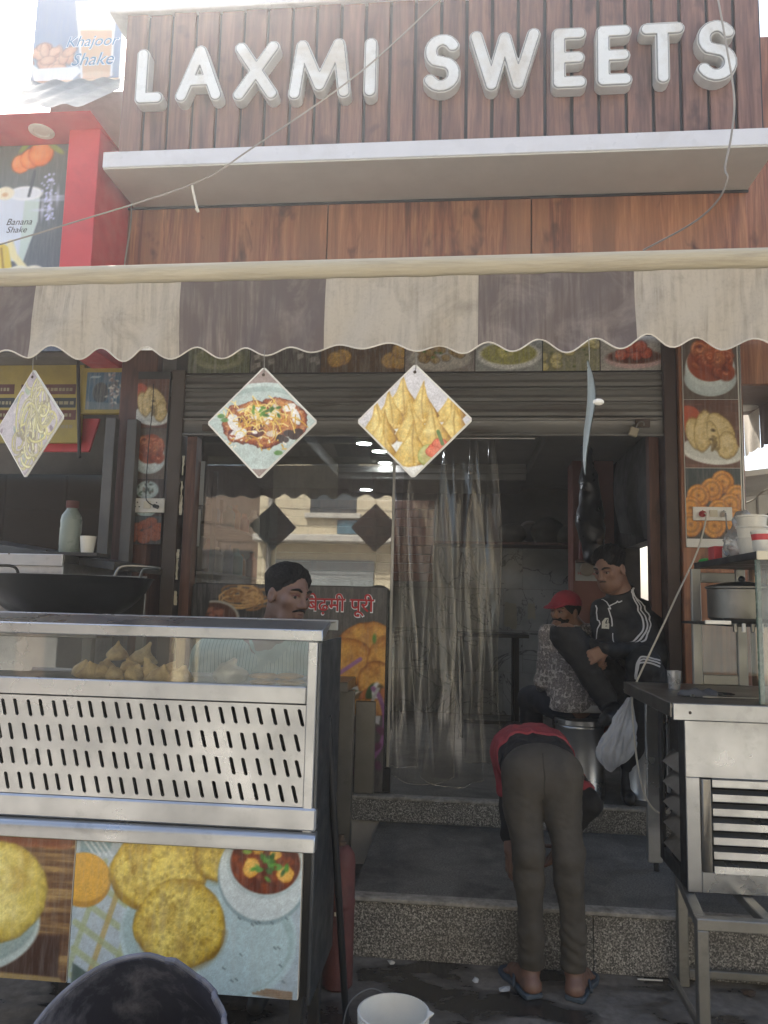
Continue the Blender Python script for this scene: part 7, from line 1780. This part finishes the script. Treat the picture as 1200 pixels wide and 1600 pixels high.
for (c_, tw) in ((aL, -.42), (aR, .42)):
    f = Vector((math.sin(tw), math.cos(tw), 0)); sdv = Vector((f.y, -f.x, 0)); o_ = Vector((c_.x, c_.y - .045, 0)) - f * .02
    P = [(0, .036), (.03, .040), (.12, .036), (.19, .046), (.235, .040), (.26, .018)]
    out = [(o_ + f * a + sdv * w_) for a, w_ in P] + [(o_ + f * a - sdv * w_) for a, w_ in P[::-1]]
    rub = pbr('slate rubber', '3a4550', .7, var=.15)
    MB().prism([(p.x, p.y) for p in out], 'z', .001, .021).build('flip_flop', rub, D, bevel=.004)
    b_ = o_ + f * .19; q_ = o_ + f * .095
    MB().tube(smooth_path([b_ + Vector((0, 0, .02)), b_ - f * .02 + Vector((0, 0, .055)), q_ + sdv * .04 + Vector((0, 0, .03)), q_ + sdv * .042 + Vector((0, 0, .012))], 5), .006, 6).build('toe_strap', rub, D)
    MB().tube(smooth_path([b_ + Vector((0, 0, .02)), b_ - f * .02 + Vector((0, 0, .055)), q_ - sdv * .04 + Vector((0, 0, .03)), q_ - sdv * .042 + Vector((0, 0, .012))], 5), .006, 6).build('toe_strap', rub, D)

# ---- man in a red cap, sitting on the drum with his back to the street
Bm = thing('person', 'man in red cap and patterned grey shirt seated on a steel drum', 'person', (dx, 4.87, Z2))
hb_ = at(883, 955, 4.97); BB = basis((-.74, -.66, -.08), (.06, 0, 1)); sB = .98
pvB = Vector((dx + .0, 4.93, .945)); chB = at(893, 1020, 5.0); nkB = at(893, 980, 4.99)
s1, s2 = at(858, 990, 5.0), at(930, 992, 5.0); s1.y = 4.95; s2.y = 5.05
e1, e2 = at(852, 1062, 4.98), Vector((s2.x + .06, 5.14, 1.12)); w1, w2 = Vector((e1.x + .0, 5.14, .98)), Vector((.70, 5.26, 1.02))
h1, h2 = Vector((dx - .085, 4.95, .925)), Vector((dx + .085, 4.97, .925)); k1, k2 = Vector((dx - .25, 5.30, .90)), Vector((dx - .02, 5.42, .90)); f1, f2 = Vector((dx - .25, 5.32, Z2 + .09)), Vector((dx - .02, 5.42, Z2 + .09))
V = Vol((.15, 4.72, Z2 - .01), (1.15, 5.65, 1.62), .0055)
head_vol(V, hb_, BB, sB); V.cap(hb_ + BB @ Vector((0, -.03, -.06)), nkB, .05, .055, .03); V.cap(nkB, chB, .06, .11, .06); V.cap(chB, pvB, .11, .12, .06)
for a, b, c_, sd_ in ((s1, e1, w1, 1), (s2, e2, w2, -1)):
    V.cap(nkB, a, .05, .046, .04); V.chain([a, b, c_], [.044, .036, .026], .03); hand_vol(V, c_, (c_ - b).normalized() + Vector((-.3, .3, -.2)), (0, 0, -1), sd_, .95)
for a, b, c_ in ((h1, k1, f1), (h2, k2, f2)): V.chain([a, b, c_], [.08, .052, .036], .04); V.cap(c_ + Vector((0, 0, -.045)), c_ + Vector((-.06, .15, -.055)), .036, .026, .03)
V.cut((0, 0, Z2 + .002), (0, 0, -1)); V.build('body', skin_b, Bm)
S = Vol((.36, 4.70, .85), (1.10, 5.35, 1.48), .006)
S.cap(nkB + Vector((0, 0, -.015)), chB, .066, .13, .08); S.cap(chB + Vector((-.05, 0, 0)), pvB + Vector((-.05, -.02, -.02)), .12, .135, .06); S.cap(chB + Vector((.05, .02, 0)), pvB + Vector((.05, .0, -.02)), .12, .135, .06)
for a, b, c_ in ((s1, e1, w1), (s2, e2, w2)): S.cap(nkB + Vector((0, 0, -.03)), a, .06, .064, .06); S.chain([a, b, b + (c_ - b) * .9], [.066, .060, .048], .04)
S.wrinkle(.004, 28, 6); S.wrinkle(.003, 60, 8); S.cut((0, 4.95, .905), (0, .15, -1)); S.cut(nkB + Vector((0, 0, .03)), (-.1, 0, 1)); S.build('shirt', shirt_mat('grey damask', 'damask'), Bm)
U = Vol((.45, 4.7, .85), (1.1, 5.3, 1.0), .007); U.cap(pvB + Vector((-.05, -.02, -.02)), pvB + Vector((.06, -.01, -.02)), .131, .131, .05); U.cut((0, 0, .885), (0, 0, -1)); U.cut((0, 0, .93), (0, 0, 1)); U.build('undershirt', pbr('white vest', 'b8b6b4', .85), Bm)
T = Vol((.15, 4.72, Z2), (1.1, 5.65, 1.05), .008)
for a, b, c_ in ((h1, k1, f1), (h2, k2, f2)): T.chain([a, b, c_], [.108, .08, .062], .04)
T.cap(h1, h2, .115, .115, .05); T.wrinkle(.004, 26, 3); T.cut((0, 0, .915), (0, .15, 1)) if False else None; T.cut((0, 0, .847), (0, -1.2, -1)) if False else None
T.cut((0, 0, Z2 + .09), (0, 0, -1)); T.build('trousers', pbr('navy cloth', '1d2230', .85, var=.15), Bm)
P = lambda r, f, u: hb_ + BB @ Vector((r, f, u)) * sB
C_ = Vol(hb_ - Vector((.2,) * 3), hb_ + Vector((.2,) * 3), .004); C_.ell(P(0, -.014, .045), [.087, .107, .088], BB, .01); C_.cut(P(0, 0, .040), BB @ Vector((0, .10, -1)))
C_.cap(P(-.042, .085, .050), P(.042, .085, .050), .012, .012, .01)
for q in (-.05, -.03, -.01, .01, .03, .05): C_.cap(P(q, .07, .050), P(q * .85, .165 - 6 * q * q, .030), .010, .006, .012)
C_.ell(P(0, -.014, .134), [.008, .008, .005], BB, .004); C_.wrinkle(.001, 90, 3)
C_.build('red_cap', pbr('cap cloth', '8c2a38', .85, var=.08, bump=.2, bs=400), Bm)
face_bits(Bm, hb_, BB, sB, look=(.7, .1))
hs_ = Vol(hb_ - Vector((.16,) * 3), hb_ + Vector((.16,) * 3), .004); hs_.ell(P(0, -.016, .03), [.080, .101, .09], BB, .01); hs_.wrinkle(.0015, 200, 3); hs_.cut(P(0, 0, .045), BB @ Vector((0, 0, 1))); hs_.cut(P(0, 0, -.03), BB @ Vector((0, .9, -1))); hs_.build('hair', hair_m, Bm)
bv = Vol(hb_ - Vector((.16,) * 3), hb_ + Vector((.16,) * 3), .004); bv.ell(P(0, .022, -.035), [.0612, .0712, .0815], BB, .03); bv.cap(P(-.03, .046, -.094), P(.03, .046, -.094), .0235, .0235, .03); bv.wrinkle(.0012, 250, 6)
x, y, z = bv.grids(); M_ = np.array(BB); q_ = [(x - hb_.x) * M_[0, i] + (y - hb_.y) * M_[1, i] + (z - hb_.z) * M_[2, i] for i in range(3)]
bv.keep(np.maximum(q_[2] + .045 - .5 * np.abs(q_[0]), -q_[1] + .0)); bv.keep(.019 - np.sqrt(q_[0] ** 2 * .4 + (q_[2] + .0625) ** 2) + 0 * q_[1]); bv.build('beard', hair_m, Bm)

# ---- man in a black tracksuit with white stripes
Cm = thing('person', 'stout man in black tracksuit with white stripes, hands clasped, seated', 'person', (dx2 + .04, 4.80, Z2))
hC = at(953, 889, 4.72); BC = basis((-.66, -.68, -.34), (-.03, 0, 1)); sC = 1.06
pvC = Vector((dx2 + .05, 4.84, .965)); chC = at(985, 990, 4.78); nkC = at(972, 938, 4.78)
u1, u2 = at(943, 958, 4.76), at(1022, 962, 4.82); e1, e2 = at(944, 1018, 4.62), at(1032, 1022, 4.70); w1, w2 = at(926, 1010, 4.50), at(947, 1014, 4.45)
hh1, hh2 = Vector((pvC.x - .09, 4.78, .965)), Vector((pvC.x + .09, 4.80, .965))
k1 = at(884, 992, 4.50); a1 = at(946, 1092, 4.50); k2 = at(1006, 1036, 4.46); a2 = Vector((at(985, 1130, 4.75).x, 4.76, .60))
V = Vol((.45, 4.25, .40), (1.50, 5.05, 1.92), .0055)
head_vol(V, hC, BC, sC, .012); Pc = lambda r, f, u: hC + BC @ Vector((r, f, u)) * sC
V.ell(Pc(0, .03, -.07), [.070, .060, .050], BC, .03); V.ell(Pc(0, .055, -.098), [.035, .03, .022], BC, .02); V.cap(Pc(0, -.03, -.06), nkC, .064, .07, .03); V.cap(nkC, chC, .07, .12, .06); V.cap(chC, pvC, .13, .13, .06)
for a, b, c_ in ((u1, e1, w1), (u2, e2, w2)): V.cap(nkC, a, .05, .05, .04); V.chain([a, b, c_], [.05, .042, .030], .03)
hand_vol(V, w2, Vector((-.85, -.2, -.45)), Vector((-.3, .8, -.3)), 1, 1.0, (.35, .7, .5), .05, .6)
hand_vol(V, w1, Vector((.15, -.25, -.95)), Vector((.8, .35, .1)), -1, .95, (.4, .8, .6), .04, .5)
for a, b, c_ in ((hh1, k1, a1), (hh2, k2, a2)): V.chain([a, b, c_], [.085, .058, .038], .04)
V.build('body', skin_b, Cm)
blk = pbr('tracksuit cloth', '15161a', .72, var=.2, vs=10)
J = Vol((.55, 4.35, .90), (1.50, 5.08, 1.72), .006)
J.cap(nkC + Vector((0, 0, -.01)), chC, .078, .155, .08); J.cap(chC + Vector((-.05, -.02, 0)), pvC + Vector((-.03, -.03, .02)), .14, .16, .06); J.cap(chC + Vector((.05, 0, 0)), pvC + Vector((.05, 0, .02)), .14, .155, .06)
for a, b, c_ in ((u1, e1, w1), (u2, e2, w2)): J.cap(nkC + Vector((0, 0, -.035)), a, .066, .074, .06); J.chain([a, b, b + (c_ - b) * 1.0], [.076, .064, .044], .04)
J.wrinkle(.004, 24, 2); J.wrinkle(.003, 55, 4); J.cap(nkC + Vector((0, 0, -.01)), nkC + Vector((-.012, -.012, .06)), .084, .083, .02); J.cut(nkC + Vector((0, 0, .078)), (-.30, -.42, 1)); J.cut((0, 0, .93), (0, 0, -1)); J.build('track_jacket', blk, Cm)
Tt = Vol((.45, 4.22, .40), (1.50, 5.05, 1.40), .006)
Tt.chain([hh1, k1, a1], [.115, .084, .062], .05); Tt.chain([hh2, k2, a2], [.115, .082, .062], .05); Tt.cap(hh1, hh2, .13, .13, .05)
Tt.wrinkle(.004, 26, 12); Tt.wrinkle(.0025, 60, 14); Tt.cut(a2 + Vector((0, 0, .02)), a2 - k2) if False else None; Tt.build('track_trousers', blk, Cm)
stripe = pbr('white tape', 'c4c5c8', .7, var=.04); sm = MB()
for k in range(3):
    o_ = k * 7.5
    J.ribbon(sm, [at(986 + o_ * 1.0, 912 - o_ * .1, 4.70), at(1000 + o_, 922, 4.66), at(1007 + o_ * .95, 945, 4.64), at(1007 + o_ * .95, 970, 4.62), at(1004 + o_ * .95, 988, 4.60), at(983 + o_ * 1.2, 1005, 4.58)], .0105, .002)
sm.build('sleeve_stripes', stripe, Cm); sm = MB()
J.ribbon(sm, [at(931, 935, 4.6), at(927, 965, 4.6), at(924, 1000, 4.6)], .008, .002); sm.build('sleeve_stripes', stripe, Cm); sm = MB()
for k in range(3):
    o_ = k * 4.5
    Tt.ribbon(sm, [at(1032, 1032 + o_ * 1.1, 4.40), at(1016, 1027 + o_, 4.36), at(1000, 1026 + o_, 4.36), at(993 + o_ * .3, 1035 + o_, 4.36), at(989 + o_ * .5, 1052, 4.38), at(984 + o_ * .8, 1068, 4.40)], .009, .002)
sm.build('leg_stripes', stripe, Cm); sm = MB()
J.ribbon(sm, [at(941, 929, 4.6), at(950, 936, 4.58), at(956, 945, 4.58), at(957, 960, 4.58), at(957, 974, 4.58)], .008, .003); J.ribbon(sm, [at(957, 940, 4.6), at(966, 933, 4.6), at(975, 931, 4.62)], .007, .003); J.ribbon(sm, [at(959, 985, 4.58), at(960, 1000, 4.56)], .006, .003)
J.ribbon(sm, [at(950, 1016, 4.5), at(961, 1010, 4.52)], .014, .003); sm.build('zip_and_piping', stripe, Cm)
sm = MB(); J.ribbon(sm, [at(974, 949, 4.5), at(974.5, 963, 4.5)], .042, .003, n=4); sm.build('chest_badge', pbr('badge', 'b9b8ac', .7), Cm)
sm = MB(); J.ribbon(sm, [at(974, 952, 4.5), at(974, 957, 4.5)], .006, .006); J.ribbon(sm, [at(970.8, 953.5, 4.5), at(972.5, 957, 4.5)], .005, .006); J.ribbon(sm, [at(977.2, 953.5, 4.5), at(975.5, 957, 4.5)], .005, .006); J.ribbon(sm, [at(971, 960, 4.5), at(977, 960, 4.5)], .005, .006); sm.build('badge_emblem', black_metal, Cm)
sh_ = Vol((a1.x - .22, 4.25, a1.z - .22), (a1.x + .25, 4.75, a1.z + .12), .005)
ft = a1 + Vector((.02, -.03, -.05)); sh_.cap(a1 + Vector((.005, -.01, -.03)), ft, .05, .045, .02); sh_.cap(ft + Vector((.03, 0, -.01)), ft + Vector((-.05, -.14, -.035)), .045, .036, .03)
for k in range(5): sh_.ell(ft + Vector((.03 - .024 * k, -.03 - .03 * k, -.055)), (.028, .02, .02), None, .006)
sh_.build('shoe', pbr('black shoe', '161618', .5, var=.3), Cm)
sm = MB(); sh_.ribbon(sm, [ft + Vector((.03, -.08, 0)), ft + Vector((.01, -.11, -.02))], .02, .003); sh_.ribbon(sm, [ft + Vector((.045, -.075, -.01)), ft + Vector((.03, -.11, -.03))], .008, .003); sm.build('shoe_flash', stripe, Cm)
s2_ = Vol((a2.x - .15, 4.5, .392), (a2.x + .2, 5.0, a2.z + .12), .007); s2_.cap(a2, a2 + Vector((0, 0, -.14)), .052, .05, .02); s2_.cap(a2 + Vector((0, 0, -.165)), a2 + Vector((-.03, -.10, -.172)), .040, .034, .03); s2_.cap(a2 + Vector((0, 0, -.1)), a2 + Vector((0, 0, -.155)), .05, .045, .02); s2_.build('shoe', MATS['black shoe'], Cm)
face_bits(Cm, hC, BC, sC, look=(0, -.6)); hair_cap(Cm, hC, BC, sC, .026, tilt=.8, lift=.0)
scene.frame_set(1)

# ================================================================ thin haze volume, added to give the milky veil of sun glare
hz = bpy.data.materials.new('glare haze'); hz.use_nodes = True
hn = hz.node_tree.nodes; hn.remove(hn['Principled BSDF'])
pv_ = hn.new('ShaderNodeVolumePrincipled'); pv_.inputs['Color'].default_value = (.9, .92, .95, 1)
pv_.inputs['Density'].default_value = 0.0062; pv_.inputs['Anisotropy'].default_value = 0.74
hz.node_tree.links.new(pv_.outputs[0], hn['Material Output'].inputs['Volume'])
ob_ = box('haze', (-62, 62, -62, 62, -1.3, 9.6), hz, None, 0); ob_['kind'] = 'stuff'; ob_['label'] = 'thin haze added to the air for the veil of sun glare'
scene.cycles.volume_bounces = 1
